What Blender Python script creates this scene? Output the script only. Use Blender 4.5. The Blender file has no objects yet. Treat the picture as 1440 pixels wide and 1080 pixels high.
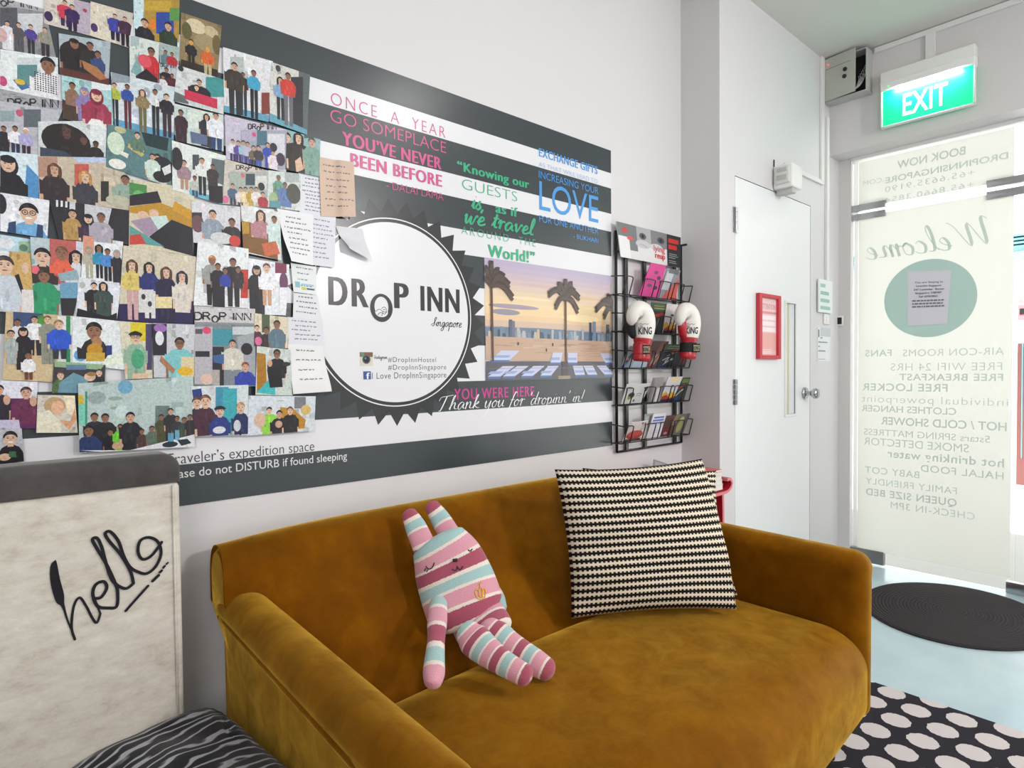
import bpy, bmesh, math, random
from mathutils import Vector, Matrix
from mathutils.bvhtree import BVHTree

scene = bpy.context.scene
COL = scene.collection
R_ = math.radians

# ------------------------------------------------------------------ camera, world, lamps, exposure
cam_data = bpy.data.cameras.new('camera')
cam_data.sensor_width = 36.0
cam_data.lens = 872.0 / 1440.0 * 36.0
cam_data.clip_start = 0.02
cam = bpy.data.objects.new('camera', cam_data)
COL.objects.link(cam)
scene.camera = cam
_yaw, _pit, _rol = R_(47.96), R_(-1.392), R_(-0.513)
_f = Vector((math.cos(_pit) * math.cos(_yaw), math.cos(_pit) * math.sin(_yaw), math.sin(_pit)))
_r = Vector((math.sin(_yaw), -math.cos(_yaw), 0))
_u = _r.cross(_f)
_r2 = _r * math.cos(_rol) + _u * math.sin(_rol)
_u2 = _r2.cross(_f)
cam.matrix_world = Matrix(((_r2.x, _u2.x, -_f.x, 0), (_r2.y, _u2.y, -_f.y, 0), (_r2.z, _u2.z, -_f.z, 1.17), (0, 0, 0, 1)))

world = bpy.data.worlds.new('daylight')
scene.world = world
world.use_nodes = True
_bg = world.node_tree.nodes['Background']
_bg.inputs['Color'].default_value = (1.0, 0.975, 0.985, 1)
_bg.inputs['Strength'].default_value = 0.58

def area_light(name, loc, target, size, power, color=(1, 1, 1), sy=None):
    d = bpy.data.lights.new(name, 'AREA')
    d.energy = power; d.color = color; d.size = size
    if sy: d.shape = 'RECTANGLE'; d.size_y = sy
    o = bpy.data.objects.new(name, d)
    o.location = loc
    o.rotation_euler = (Vector(target) - Vector(loc)).to_track_quat('-Z', 'Y').to_euler()
    COL.objects.link(o)
    return o
area_light('lamp_and_fill_light', (2.15, -0.1, 2.86), (2.15, -0.1, 0), 0.30, 9, (1.0, 0.96, 0.94), 0.30)
area_light('lamp_and_fill_light', (2.3, -1.9, 2.35), (1.2, 1.4, 0.9), 0.40, 38, (1.0, 0.96, 0.94), 0.40)
area_light('lamp_and_fill_light', (-0.9, -1.3, 1.95), (0.9, 1.2, 0.8), 0.7, 22, (1.0, 0.96, 0.94), 0.9)  # unseen fill below ceiling height, added to brighten faces turned towards the back wall
_sd = bpy.data.lights.new('sun', 'SUN')
_sd.energy = 11; _sd.angle = R_(1.5)
_sun = bpy.data.objects.new('sun', _sd)
_sun.rotation_euler = Vector((0.42, 0.12, -0.9)).to_track_quat('-Z', 'Y').to_euler()
COL.objects.link(_sun)

scene.view_settings.view_transform = 'Standard'
scene.view_settings.look = 'None'
scene.view_settings.exposure = 0.17
scene.view_settings.gamma = 1.0
scene.view_settings.use_curve_mapping = False

# ------------------------------------------------------------------ places (metres)
WY = 1.6586      # left wall plane
PX = 2.5866      # side face of the boxed-out wall
DY = 1.4595      # wall with the white door
LX = 3.8165      # front face of the beam over the entrance
GX = 3.985       # entrance glass
CZ = 2.92        # ceiling

# ------------------------------------------------------------------ helpers
def s2l(c):
    return c / 12.92 if c <= 0.04045 else ((c + 0.055) / 1.055) ** 2.4
def hexc(h):
    if len(h) == 3: h = h[0] * 2 + h[1] * 2 + h[2] * 2
    return tuple(s2l(int(h[i:i + 2], 16) / 255.0) for i in (0, 2, 4)) + (1.0,)

MATS = {}
def pmat(name, color, rough=0.6, metal=0.0, spec=0.5, **kw):
    m = bpy.data.materials.new(name)
    m.use_nodes = True
    b = m.node_tree.nodes['Principled BSDF']
    if isinstance(color, str): color = hexc(color)
    b.inputs['Base Color'].default_value = color
    b.inputs['Roughness'].default_value = rough
    b.inputs['Metallic'].default_value = metal
    b.inputs['Specular IOR Level'].default_value = spec
    for k, v in kw.items():
        b.inputs[k.replace('_', ' ')].default_value = v
    MATS[name] = m
    return m
def nodes(m):
    nt = m.node_tree
    return nt, nt.nodes, nt.links, nt.nodes['Principled BSDF']
def ramp_node(nt, stops, interp='LINEAR'):
    r = nt.nodes.new('ShaderNodeValToRGB')
    r.color_ramp.interpolation = interp
    e = r.color_ramp.elements
    while len(e) < len(stops): e.new(0.5)
    for el, (p, c) in zip(e, stops):
        el.position = p
        el.color = hexc(c) if isinstance(c, str) else c
    return r
def noise_color(m, scale, stops, coord='Object', detail=4, rough=0.6, stretch=(1, 1, 1)):
    nt, N, L, b = nodes(m)
    tc = N.new('ShaderNodeTexCoord'); mp = N.new('ShaderNodeMapping')
    mp.inputs['Scale'].default_value = stretch
    nz = N.new('ShaderNodeTexNoise')
    nz.inputs['Scale'].default_value = scale; nz.inputs['Detail'].default_value = detail
    nz.inputs['Roughness'].default_value = rough
    r = ramp_node(nt, stops)
    L.new(tc.outputs[coord], mp.inputs['Vector']); L.new(mp.outputs[0], nz.inputs['Vector'])
    L.new(nz.outputs['Fac'], r.inputs[0]); L.new(r.outputs[0], b.inputs['Base Color'])
    return nz
def noise_bump(m, scale, strength, dist=0.002, detail=4, stretch=(1, 1, 1)):
    nt, N, L, b = nodes(m)
    tc = N.new('ShaderNodeTexCoord'); mp = N.new('ShaderNodeMapping')
    mp.inputs['Scale'].default_value = stretch
    nz = N.new('ShaderNodeTexNoise')
    nz.inputs['Scale'].default_value = scale; nz.inputs['Detail'].default_value = detail
    bp = N.new('ShaderNodeBump')
    bp.inputs['Strength'].default_value = strength; bp.inputs['Distance'].default_value = dist
    L.new(tc.outputs['Object'], mp.inputs['Vector']); L.new(mp.outputs[0], nz.inputs['Vector'])
    L.new(nz.outputs['Fac'], bp.inputs['Height']); L.new(bp.outputs[0], b.inputs['Normal'])
def math_node(nt, op, a, b=None, c=None):
    n = nt.nodes.new('ShaderNodeMath'); n.operation = op
    for i, v in enumerate((a, b, c)):
        if v is None: continue
        if isinstance(v, (int, float)): n.inputs[i].default_value = v
        else: nt.links.new(v, n.inputs[i])
    return n.outputs[0]

def props(o, label=None, cat=None, group=None, kind=None):
    if label: o['label'] = label
    if cat: o['category'] = cat
    if group: o['group'] = group
    if kind: o['kind'] = kind
    return o
def link_mesh(name, me, mats, parent=None, smooth=False):
    if not isinstance(mats, (list, tuple)): mats = [mats]
    for m in mats: me.materials.append(m)
    if smooth:
        for p in me.polygons: p.use_smooth = True
    o = bpy.data.objects.new(name, me)
    COL.objects.link(o)
    if parent is not None:
        o.parent = parent
        o.matrix_parent_inverse = parent.matrix_basis.inverted()
    return o
def empty(name, loc=(0, 0, 0), label=None, cat=None, group=None, kind=None):
    o = bpy.data.objects.new(name, None)
    o.empty_display_size = 0.05
    o.location = loc
    COL.objects.link(o)
    return props(o, label, cat, group, kind)
def rebase(o, base):
    """move a top-level mesh object's origin to a point at its base"""
    b = Vector(base)
    o.data.transform(Matrix.Translation(-b))
    o.location = b
    return o

class MB:
    """collects boxes, tubes, lofts ... and links them as ONE mesh object"""
    def __init__(s):
        s.v = []; s.f = []; s.mi = []
    def add(s, v, f, mi=0):
        n = len(s.v)
        s.v += [tuple(p) for p in v]
        s.f += [tuple(i + n for i in q) for q in f]
        s.mi += [mi] * len(f)
    def box(s, x0, x1, y0, y1, z0, z1, bev=0.0, seg=2, mi=0, M=None):
        bm = bmesh.new()
        bmesh.ops.create_cube(bm, size=1.0)
        for v in bm.verts:
            v.co = Vector(((x0 + x1) / 2 + v.co.x * (x1 - x0), (y0 + y1) / 2 + v.co.y * (y1 - y0), (z0 + z1) / 2 + v.co.z * (z1 - z0)))
        if bev > 0:
            bmesh.ops.bevel(bm, geom=bm.edges[:], offset=bev, segments=seg, affect='EDGES', profile=0.5)
        s._bm(bm, mi, M)
    def _bm(s, bm, mi=0, M=None):
        bm.verts.index_update()
        v = [(M @ q.co) if M else q.co for q in bm.verts]
        s.add(v, [[q.index for q in f.verts] for f in bm.faces], mi)
        bm.free()
    def tube(s, pts, r, n=8, mi=0, closed=False, caps=True):
        P = [Vector(p) for p in pts]; m = len(P)
        rr = r if isinstance(r, (list, tuple)) else [r] * m
        T = []
        for i in range(m):
            a = P[(i - 1) % m] if (i > 0 or closed) else P[i]
            b = P[(i + 1) % m] if (i < m - 1 or closed) else P[i]
            T.append((b - a).normalized())
        up = Vector((0, 0, 1)) if abs(T[0].z) < 0.9 else Vector((1, 0, 0))
        U = (up - T[0] * up.dot(T[0])).normalized()
        v = []; f = []
        for i in range(m):
            U = (U - T[i] * U.dot(T[i]))
            U = U.normalized() if U.length > 1e-6 else T[i].orthogonal().normalized()
            W = T[i].cross(U)
            for k in range(n):
                a = 2 * math.pi * k / n
                v.append(P[i] + (U * math.cos(a) + W * math.sin(a)) * rr[i])
        for i in range(m if closed else m - 1):
            j = (i + 1) % m
            for k in range(n):
                f.append((i * n + k, i * n + (k + 1) % n, j * n + (k + 1) % n, j * n + k))
        if caps and not closed:
            f.append(tuple(range(n - 1, -1, -1))); f.append(tuple((m - 1) * n + k for k in range(n)))
        s.add(v, f, mi)
    def loft(s, rings, mi=0, cap=True, closed=False):
        n = len(rings[0]); v = [p for r in rings for p in r]; f = []
        m = len(rings)
        for i in range(m if closed else m - 1):
            j = (i + 1) % m
            for k in range(n):
                f.append((i * n + k, i * n + (k + 1) % n, j * n + (k + 1) % n, j * n + k))
        if cap and not closed:
            f.append(tuple(range(n - 1, -1, -1))); f.append(tuple((m - 1) * n + k for k in range(n)))
        s.add(v, f, mi)
    def lathe(s, prof, c, axis='z', n=20, mi=0):
        """profile of (radius, height) turned about an axis through c"""
        rings = []
        for r, h in prof:
            ring = []
            for k in range(n):
                a = 2 * math.pi * k / n
                x, y = r * math.cos(a), r * math.sin(a)
                p = {'z': (x, y, h), 'y': (x, h, -y), 'x': (h, x, y)}[axis]
                ring.append((c[0] + p[0], c[1] + p[1], c[2] + p[2]))
            rings.append(ring)
        s.loft(rings, mi)
    def ellipsoid(s, c, r, n=16, mi=0, M=None):
        bm = bmesh.new()
        bmesh.ops.create_uvsphere(bm, u_segments=n, v_segments=n // 2 + 2, radius=1.0)
        for v in bm.verts:
            v.co = Vector((c[0] + v.co.x * r[0], c[1] + v.co.y * r[1], c[2] + v.co.z * r[2]))
        s._bm(bm, mi, M)
    def soft(s, x0, x1, y0, y1, z0, z1, r, k=8, e=5, mi=0, fn=None):
        """box with rounded edges on a fine grid, every vertex passed through fn"""
        H = ((x1 - x0) / 2, (y1 - y0) / 2, (z1 - z0) / 2)
        Cn = Vector(((x0 + x1) / 2, (y0 + y1) / 2, (z0 + z1) / 2))
        if not isinstance(r, (tuple, list)): r = (r, r, r)
        def axis(h, rr):
            a = [-h + rr * (1 - math.tan(math.pi / 4 * (1 - i / e))) for i in range(e)]
            b = [-h + rr + (2 * h - 2 * rr) * i / k for i in range(k + 1)]
            return a + b + [-q for q in reversed(a)]
        A = [axis(H[i], r[i]) for i in range(3)]
        idx = {}; v = []; f = []
        def vid(i, j, l):
            key = (i, j, l)
            if key not in idx:
                q = Vector((A[0][i], A[1][j], A[2][l]))
                inn = Vector([max(-(H[t] - r[t]), min(H[t] - r[t], q[t])) for t in range(3)])
                d = Vector([(q[t] - inn[t]) / r[t] for t in range(3)])
                if d.length > 1e-9:
                    d = d.normalized() * min(1.0, max(abs(d.x), abs(d.y), abs(d.z)))
                    q = inn + Vector([d[t] * r[t] for t in range(3)])
                q = q + Cn
                if fn: q = Vector(fn(q))
                idx[key] = len(v); v.append(q)
            return idx[key]
        n = [len(a) for a in A]
        for i in range(n[0] - 1):
            for j in range(n[1] - 1):
                f.append((vid(i, j, 0), vid(i, j + 1, 0), vid(i + 1, j + 1, 0), vid(i + 1, j, 0)))
                t = n[2] - 1
                f.append((vid(i, j, t), vid(i + 1, j, t), vid(i + 1, j + 1, t), vid(i, j + 1, t)))
        for i in range(n[0] - 1):
            for l in range(n[2] - 1):
                f.append((vid(i, 0, l), vid(i + 1, 0, l), vid(i + 1, 0, l + 1), vid(i, 0, l + 1)))
                t = n[1] - 1
                f.append((vid(i, t, l), vid(i, t, l + 1), vid(i + 1, t, l + 1), vid(i + 1, t, l)))
        for j in range(n[1] - 1):
            for l in range(n[2] - 1):
                f.append((vid(0, j, l), vid(0, j, l + 1), vid(0, j + 1, l + 1), vid(0, j + 1, l)))
                t = n[0] - 1
                f.append((vid(t, j, l), vid(t, j + 1, l), vid(t, j + 1, l + 1), vid(t, j, l + 1)))
        s.add(v, f, mi)
    def build(s, name, mats, parent=None, smooth=False, auto=None):
        me = bpy.data.meshes.new(name)
        me.from_pydata(s.v, [], s.f)
        for p, i in zip(me.polygons, s.mi): p.material_index = i
        me.validate()
        o = link_mesh(name, me, mats, parent, smooth)
        if auto is not None:
            for p in me.polygons: p.use_smooth = True
            me.set_sharp_from_angle(angle=R_(auto))
        return o

def catmull(pts, n=6, closed=False):
    P = [Vector(p) for p in pts]; out = []; m = len(P)
    rng = range(m) if closed else range(m - 1)
    for i in rng:
        g = (lambda k: P[k % m]) if closed else (lambda k: P[max(0, min(m - 1, k))])
        p0, p1, p2, p3 = g(i - 1), g(i), g(i + 1), g(i + 2)
        for j in range(n):
            t = j / n
            out.append(0.5 * ((2 * p1) + (p2 - p0) * t + (2 * p0 - 5 * p1 + 4 * p2 - p3) * t * t + (3 * p1 - p0 - 3 * p2 + p3) * t ** 3))
    if not closed: out.append(P[-1])
    return out

# ---- flat printed artwork: coloured shapes on a plane, one mesh, colours of the print in an attribute
def clip_poly(poly, quad):
    out = [tuple(p) for p in poly]
    area = sum(quad[i][0] * quad[(i + 1) % len(quad)][1] - quad[(i + 1) % len(quad)][0] * quad[i][1] for i in range(len(quad)))
    sg = 1 if area > 0 else -1
    for i in range(len(quad)):
        (ax, ay), (bx, by) = quad[i], quad[(i + 1) % len(quad)]
        def side(p): return sg * ((bx - ax) * (p[1] - ay) - (by - ay) * (p[0] - ax))
        inp, out = out, []
        for k in range(len(inp)):
            p, q = inp[k], inp[(k + 1) % len(inp)]
            sp, sq = side(p), side(q)
            if sp >= 0: out.append(p)
            if (sp >= 0) != (sq >= 0):
                t = sp / (sp - sq)
                out.append((p[0] + (q[0] - p[0]) * t, p[1] + (q[1] - p[1]) * t))
        if not out: return []
    return out

_txt_cache = {}
def text_shape(string, bold=0.0, space=1.0):
    key = (string, bold, space)
    if key not in _txt_cache:
        cu = bpy.data.curves.new('t', 'FONT')
        cu.body = string; cu.fill_mode = 'FRONT'; cu.offset = bold; cu.space_character = space
        cu.resolution_u = 4
        o = bpy.data.objects.new('t', cu)
        COL.objects.link(o)
        me = o.evaluated_get(bpy.context.evaluated_depsgraph_get()).to_mesh()
        v = [(p.co.x, p.co.y) for p in me.vertices]
        f = [tuple(p.vertices) for p in me.polygons]
        o.evaluated_get(bpy.context.evaluated_depsgraph_get()).to_mesh_clear()
        bpy.data.objects.remove(o); bpy.data.curves.remove(cu)
        _txt_cache[key] = (v, f)
    return _txt_cache[key]

LAYER = 0.00003
class Art:
    def __init__(s, frame, off=0.0, clip=None, step=LAYER):
        s.frame = frame; s.off = off; s.clip = clip; s.n = 0; s.step = step
        s.v = []; s.f = []; s.c = []
    def _put(s, polys, color, rise=0.0):
        c = hexc(color) if isinstance(color, str) else color
        s.n += 1
        o = s.off + s.n * s.step
        for p in polys:
            o += rise
            if s.clip: p = clip_poly(p, s.clip)
            if len(p) < 3: continue
            b = len(s.v)
            s.v += [s.frame(q[0], q[1], o) for q in p]
            s.f.append(tuple(range(b, b + len(p)))); s.c.append(c)
    def poly(s, pts, color): s._put([pts], color)
    def rect(s, x0, y0, x1, y1, color): s._put([[(x0, y0), (x1, y0), (x1, y1), (x0, y1)]], color)
    def ellipse(s, cx, cy, rx, ry, color, n=16, a0=0, a1=360):
        s._put([[(cx + rx * math.cos(R_(a0 + (a1 - a0) * i / n)), cy + ry * math.sin(R_(a0 + (a1 - a0) * i / n))) for i in range(n + (0 if a1 - a0 == 360 else 1))]], color)
    def ring(s, cx, cy, r0, r1, color, n=64):
        q = []
        for i in range(n):
            a, b = 2 * math.pi * i / n, 2 * math.pi * (i + 1) / n
            q.append([(cx + r0 * math.cos(a), cy + r0 * math.sin(a)), (cx + r1 * math.cos(a), cy + r1 * math.sin(a)), (cx + r1 * math.cos(b), cy + r1 * math.sin(b)), (cx + r0 * math.cos(b), cy + r0 * math.sin(b))])
        s._put(q, color)
    def line(s, pts, w, color, smooth=0, w1=None):
        if smooth: pts = [(p.x, p.y) for p in catmull([(a, b, 0) for a, b in pts], smooth)]
        q = []; m = len(pts)
        L = []; Rr = []
        for i in range(m):
            a = pts[max(0, i - 1)]; b = pts[min(m - 1, i + 1)]
            dx, dy = b[0] - a[0], b[1] - a[1]; d = math.hypot(dx, dy) or 1e-9
            ww = w
            if w1 is not None: ww = w + (w1 - w) * max(0.0, min(1.0, -dy / d))     # pen: heavier downstrokes
            nx, ny = -dy / d * ww / 2, dx / d * ww / 2
            L.append((pts[i][0] + nx, pts[i][1] + ny)); Rr.append((pts[i][0] - nx, pts[i][1] - ny))
        for i in range(m - 1): q.append([Rr[i], Rr[i + 1], L[i + 1], L[i]])
        s._put(q, color, 2.5e-6)
    def text(s, string, x0, zb, x1, zt, color, bold=0.0, space=1.0, shear=0.0):
        copies = (0.0,)
        if bold >= .015:
            copies = (-bold, 0.0, bold, bold * .5, -bold * .5); bold = 0.0
        v, f = text_shape(string, bold, space)
        xa = min(p[0] for p in v); xb = max(p[0] for p in v); yt = max(p[1] for p in v)
        sx, sy = (x1 - x0) / (xb - xa), (zt - zb) / yt
        bb = max(copies)
        sx = (x1 - x0) / (xb - xa + 2 * bb)
        for dx in copies:
            P = [(x0 + (p[0] - xa + bb + dx) * sx + shear * p[1] * sy, zb + p[1] * sy) for p in v]
            s._put([[P[i] for i in q] for q in f], color)
    def strokes(s, string, x0, zb, x1, xh, color, w, w1=None, shear=0.0, flip=False):
        """pen lettering: xh = height of a small letter"""
        x = 0.0; runs = []
        for ch in string:
            if ch == ' ': x += 0.75; continue
            adv, st = PEN[ch]
            for r in st: runs.append([(x + p[0], p[1]) for p in r])
            x += adv
        sx = (x1 - x0) / x
        for r in runs:
            s.line([(x0 + p[0] * sx + shear * p[1] * xh, zb + p[1] * xh) for p in r], w, color, smooth=5, w1=w1)
    def person(s, x, z, h, sw, zb, shirt, hair, skin, o):
        k = sw / 2
        sh = z - h * 0.62; hip = sh - max(sw * 1.15, h * 1.7)
        if 'pants' in o:
            for sg in (-1, 1):
                s.poly([(x + sg * k * 0.05, hip + h * .1), (x + sg * k * 0.72, hip + h * .1), (x + sg * k * 0.66, zb), (x + sg * k * 0.14, zb)], o['pants'])
        lo = max(zb, hip) if 'pants' in o else zb
        if 'l' in o: s.ellipse(x, z - h * .25, h * .46, h * .82, hair, 14)
        for sg in (-1, 1):
            ax = x + sg * k; al = max(lo, sh - h * 2.4)
            s.poly([(ax - h * .17, sh - h * .5), (ax + h * .17, sh - h * .5), (ax + h * .05, al), (ax - h * .15, al)], skin)
            s.poly([(ax - h * .22, sh - h * .3), (ax + h * .19, sh - h * .5), (ax + h * .17, max(al, sh - h * 1.5)), (ax - h * .2, max(al, sh - h * 1.5))], shirt)
        s.poly([(x - k * .95, lo), (x + k * .95, lo), (x + k * 1.0, sh - h * .35), (x + k * .72, sh), (x + h * .16, sh + h * .18), (x - h * .16, sh + h * .18), (x - k * .72, sh), (x - k * 1.0, sh - h * .35)], shirt)
        rn = random.Random(int(x * 9973) + int(z * 7919)); bc = hexc(shirt)
        for j in range(7):
            f_ = rn.uniform(.62, 1.35); cx = x + rn.uniform(-.7, .7) * k; cz = lo + (sh - lo) * rn.uniform(.05, .85)
            s.ellipse(cx, cz, k * rn.uniform(.06, .2), (sh - lo) * rn.uniform(.06, .22), tuple(min(1, q * f_ + (.01 if f_ > 1 else 0)) for q in bc[:3]) + (1,), 9)
        if 'j' in o: s.ellipse(x, z - h * .12, h * .5, h * .68, hair, 16)
        else: s.poly([(x - h * .14, z - h * .3), (x + h * .14, z - h * .3), (x + h * .17, sh + h * .05), (x - h * .17, sh + h * .05)], skin)
        s.ellipse(x, z, h * .36, h * .5, skin, 14)
        if 'j' in o: s.ellipse(x, z + h * .3, h * .4, h * .24, hair, 12)
        else:
            oa = [(x + h * .41 * math.cos(R_(180 * j / 12)), z + h * .04 + h * .5 * math.sin(R_(180 * j / 12))) for j in range(13)]
            ia = [(x + h * .31 * math.cos(R_(180 - 180 * j / 8)), z + h * .08 + h * .20 * math.sin(R_(180 - 180 * j / 8))) for j in range(9)]
            s.poly(oa + ia, hair)
            s.ellipse(x - h * .12, z + h * .36, h * .14, h * .08, tuple(min(1, q * 1.7 + .015) for q in hexc(hair)[:3]) + (1,), 8)
            if 'l' in o:
                for sg in (-1, 1): s.ellipse(x + sg * h * .37, z - h * .2, h * .13, h * .55, hair, 10)
        if 'c' in o: s.ellipse(x, z + h * .2, h * .5, h * .3, '201d22', 12, -5, 185)
        if h > 0.012:
            for sg in (-1, 1):
                s.ellipse(x + sg * h * .15, z + h * .03, h * .06, h * .035, '2a1f20', 8)
                s.ellipse(x + sg * h * .15, z + h * .13, h * .09, h * .02, hair, 6)
            s.ellipse(x, z - h * .1, h * .05, h * .07, tuple(q * .72 for q in hexc(skin)[:3]) + (1,), 8)
            s.ellipse(x, z - h * .26, h * .13, h * .035, '8c3c3c', 8)
        if 'smile' in o: s.ellipse(x, z - h * .25, h * .15, h * .05, 'f0ecec', 10)
        if 'g' in o:
            for sg in (-1, 1): s.ring(x + sg * h * .16, z + h * .03, h * .1, h * .14, '1c1a20', 12)
        if 'chk' in o:
            st = sw / 11
            for a in range(-5, 6):
                for b in range(9):
                    xx, zz = x + a * st, sh - b * st
                    if abs(xx - x) < k * .95 and zz > zb: s.rect(xx - st * .28, zz - st * .28, xx + st * .28, zz + st * .28, '2a282e'); s.n -= 1
    def build(s, name, m, parent=None):
        me = bpy.data.meshes.new(name)
        me.from_pydata(s.v, [], s.f)
        at = me.attributes.new('print', 'FLOAT_COLOR', 'FACE')
        for i, c in enumerate(s.c): at.data[i].color = c
        return link_mesh(name, me, m, parent)
    def slab(s, quad, t, color):
        """a sheet with thickness t under the artwork"""
        b = len(s.v); c = hexc(color) if isinstance(color, str) else color
        n = len(quad)
        s.v += [s.frame(p[0], p[1], s.off) for p in quad] + [s.frame(p[0], p[1], s.off - t) for p in quad]
        s.f.append(tuple(range(b, b + n))); s.c.append(c)
        for i in range(n):
            j = (i + 1) % n
            s.f.append((b + i, b + n + i, b + n + j, b + j)); s.c.append(c)

def on_wall(x, z, o): return (x, WY - o, z)
def on_door_wall(x, z, o): return (x, DY - o, z)
def on_glass(y, z, o): return (GX - o, y, z)
def plane_frame(origin, ux, uy):
    O, X, Y = Vector(origin), Vector(ux), Vector(uy)
    Nn = X.cross(Y).normalized()
    return lambda a, b, o: tuple(O + X * a + Y * b + Nn * o)

# pen lettering: small letters one unit high, (advance, strokes)
_up = [(0, .1), (.2, .5)]
PEN = {
 'a': (1.15, [[(.85, .85), (.5, 1), (.15, .6), (.2, .1), (.5, .05), (.85, .8), (.85, .25), (1.15, .1)]]),
 'c': (.9, [[(.75, .8), (.5, 1), (.15, .6), (.25, .1), (.6, .02), (.9, .2)]]),
 'd': (1.15, [[(.8, .85), (.45, 1), (.12, .55), (.2, .08), (.5, .05), (.85, .9), (1.0, 2.0), (.85, .8), (.85, .15), (1.15, .1)]]),
 'e': (.9, [[(0, .3), (.5, .5), (.7, .8), (.45, 1), (.2, .6), (.25, .1), (.6, .02), (.95, .25)]]),
 'f': (.75, [[(.9, 2.0), (.7, 2.15), (.5, 1.7), (.3, .5), (.05, -.9), (-.25, -1.2)], [(.1, .95), (.75, .98)]]),
 'g': (1.1, [[(.85, .85), (.5, 1), (.15, .6), (.2, .1), (.5, .05), (.85, .9), (.8, -.4), (.5, -.95), (.1, -.7), (.6, -.1), (1.1, .2)]]),
 'h': (1.15, [[(0, .1), (.35, 1.2), (.45, 2.0), (.25, 1.6), (.15, 0)], [(.15, .3), (.45, .9), (.7, .9), (.75, .2), (1.15, .1)]]),
 'i': (.5, [[(0, .2), (.25, 1), (.2, .2), (.5, .1)], [(.33, 1.45), (.36, 1.5)]]),
 'k': (1.05, [[(0, .1), (.35, 1.2), (.45, 2.0), (.25, 1.6), (.15, 0)], [(.15, .45), (.7, 1), (.65, .7), (.25, .5), (.7, .1), (1.05, .1)]]),
 'l': (.65, [[(0, .1), (.35, .9), (.5, 1.8), (.35, 2.1), (.2, 1.5), (.25, .2), (.65, .1)]]),
 'm': (1.6, [[(0, .7), (.15, 1), (.15, 0)], [(.15, .4), (.45, .98), (.6, .8), (.6, 0)], [(.6, .4), (.9, .98), (1.1, .8), (1.1, .15), (1.6, .1)]]),
 'n': (1.15, [[(0, .7), (.15, 1), (.15, 0)], [(.15, .4), (.5, .98), (.72, .8), (.72, .15), (1.15, .1)]]),
 'o': (1.0, [[(.5, 1), (.12, .6), (.25, .05), (.65, .1), (.75, .7), (.5, 1), (.75, .75), (1.0, .85)]]),
 'p': (1.1, [[(0, .6), (.2, 1), (.15, -1)], [(.15, .5), (.5, 1), (.85, .6), (.6, .05), (.2, .2)], [(.7, .1), (1.1, .15)]]),
 'r': (.8, [[(0, .6), (.15, 1.05), (.3, .9), (.25, 0)], [(.27, .5), (.5, .95), (.8, .9)]]),
 's': (.8, [[(0, .2), (.5, 1.05), (.45, .7), (.7, .3), (.4, 0), (.1, .15)]]),
 't': (.7, [[(0, .2), (.35, 1.1), (.4, 1.7), (.3, .3), (.7, .1)], [(.05, 1.15), (.7, 1.2)]]),
 'u': (1.15, [[(0, .6), (.15, 1), (.15, .2), (.45, .02), (.8, .9)], [(.8, 1), (.8, .15), (1.15, .1)]]),
 'v': (.95, [[(0, .7), (.15, 1), (.35, .02), (.75, .95), (.95, .85)]]),
 'w': (1.4, [[(0, .7), (.15, 1), (.2, .2), (.4, .02), (.65, .9), (.7, .15), (.95, .02), (1.2, .95), (1.4, .85)]]),
 'y': (1.1, [[(0, .6), (.15, 1), (.15, .2), (.45, .02), (.8, .9)], [(.85, 1), (.75, -.2), (.45, -1.1), (.05, -1.3)]]),
 'T': (1.5, [[(-.2, 1.3), (0, 1.8), (.6, 1.9), (1.6, 2.05)], [(.75, 1.9), (.55, .8), (.35, 0), (.1, -.05)]]),
 'W': (2.4, [[(-.1, 2.0), (.25, 2.1), (.35, .1), (1.15, 1.9), (1.25, .1), (2.0, 1.7), (2.4, 2.1)]]),
 'S': (1.2, [[(-.2, .3), (.5, .7), (1.0, 1.7), (.75, 2.0), (.55, 1.5), (.8, .6), (.5, .05), (.1, .2)]]),
 'I': (.8, [[(.1, 1.8), (.7, 1.9)], [(.45, 1.85), (.3, .3), (.05, .05)]]),
 "'": (.4, [[(.2, 2.0), (.25, 1.8), (.12, 1.55)]]),
 ',': (.45, [[(.2, .15), (.22, 0), (.05, -.35)]]),
 '!': (.5, [[(.4, 2.0), (.2, .5)], [(.12, .08), (.14, .02)]]),
}

# ------------------------------------------------------------------ materials
paint = pmat('white_wall_paint', 'd9d7d8', 0.5, spec=0.35); noise_bump(paint, 35, 0.08, 0.002)
ceil_m = pmat('ceiling_paint', 'd8d6d1', 0.7, spec=0.2)
beam_m = pmat('grey_white_paint', 'd6d3d2', 0.55, spec=0.3)
door_m = pmat('white_door_lacquer', 'e9ebec', 0.28, spec=0.45)
trim_m = pmat('white_plastic', 'e2e2e0', 0.4)
dark_gap = pmat('dark_gap', '55565a', 0.8)
floor_m = pmat('painted_floor', 'b6cfd6', 0.16, spec=0.5)
nz = noise_color(floor_m, 3.0, [(0.3, 'aec6d0'), (0.55, 'bad0d8'), (0.75, 'c4d8de')])
noise_bump(floor_m, 60, 0.12, 0.001)
vinyl = pmat('printed_vinyl', 'ffffff', 0.27, spec=0.55)
paperp = pmat('printed_paper', 'ffffff', 0.5, spec=0.3)
matte_print = pmat('printed_cloth', 'ffffff', 0.9, spec=0.05)
def attr_color(m):
    nt, N, L, b = nodes(m)
    a = N.new('ShaderNodeAttribute'); a.attribute_name = 'print'
    L.new(a.outputs['Color'], b.inputs['Base Color'])
photo_paper = pmat('photo_print_paper', 'ffffff', 0.4, spec=0.35)
for m in (vinyl, paperp, matte_print, photo_paper): attr_color(m)
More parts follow.
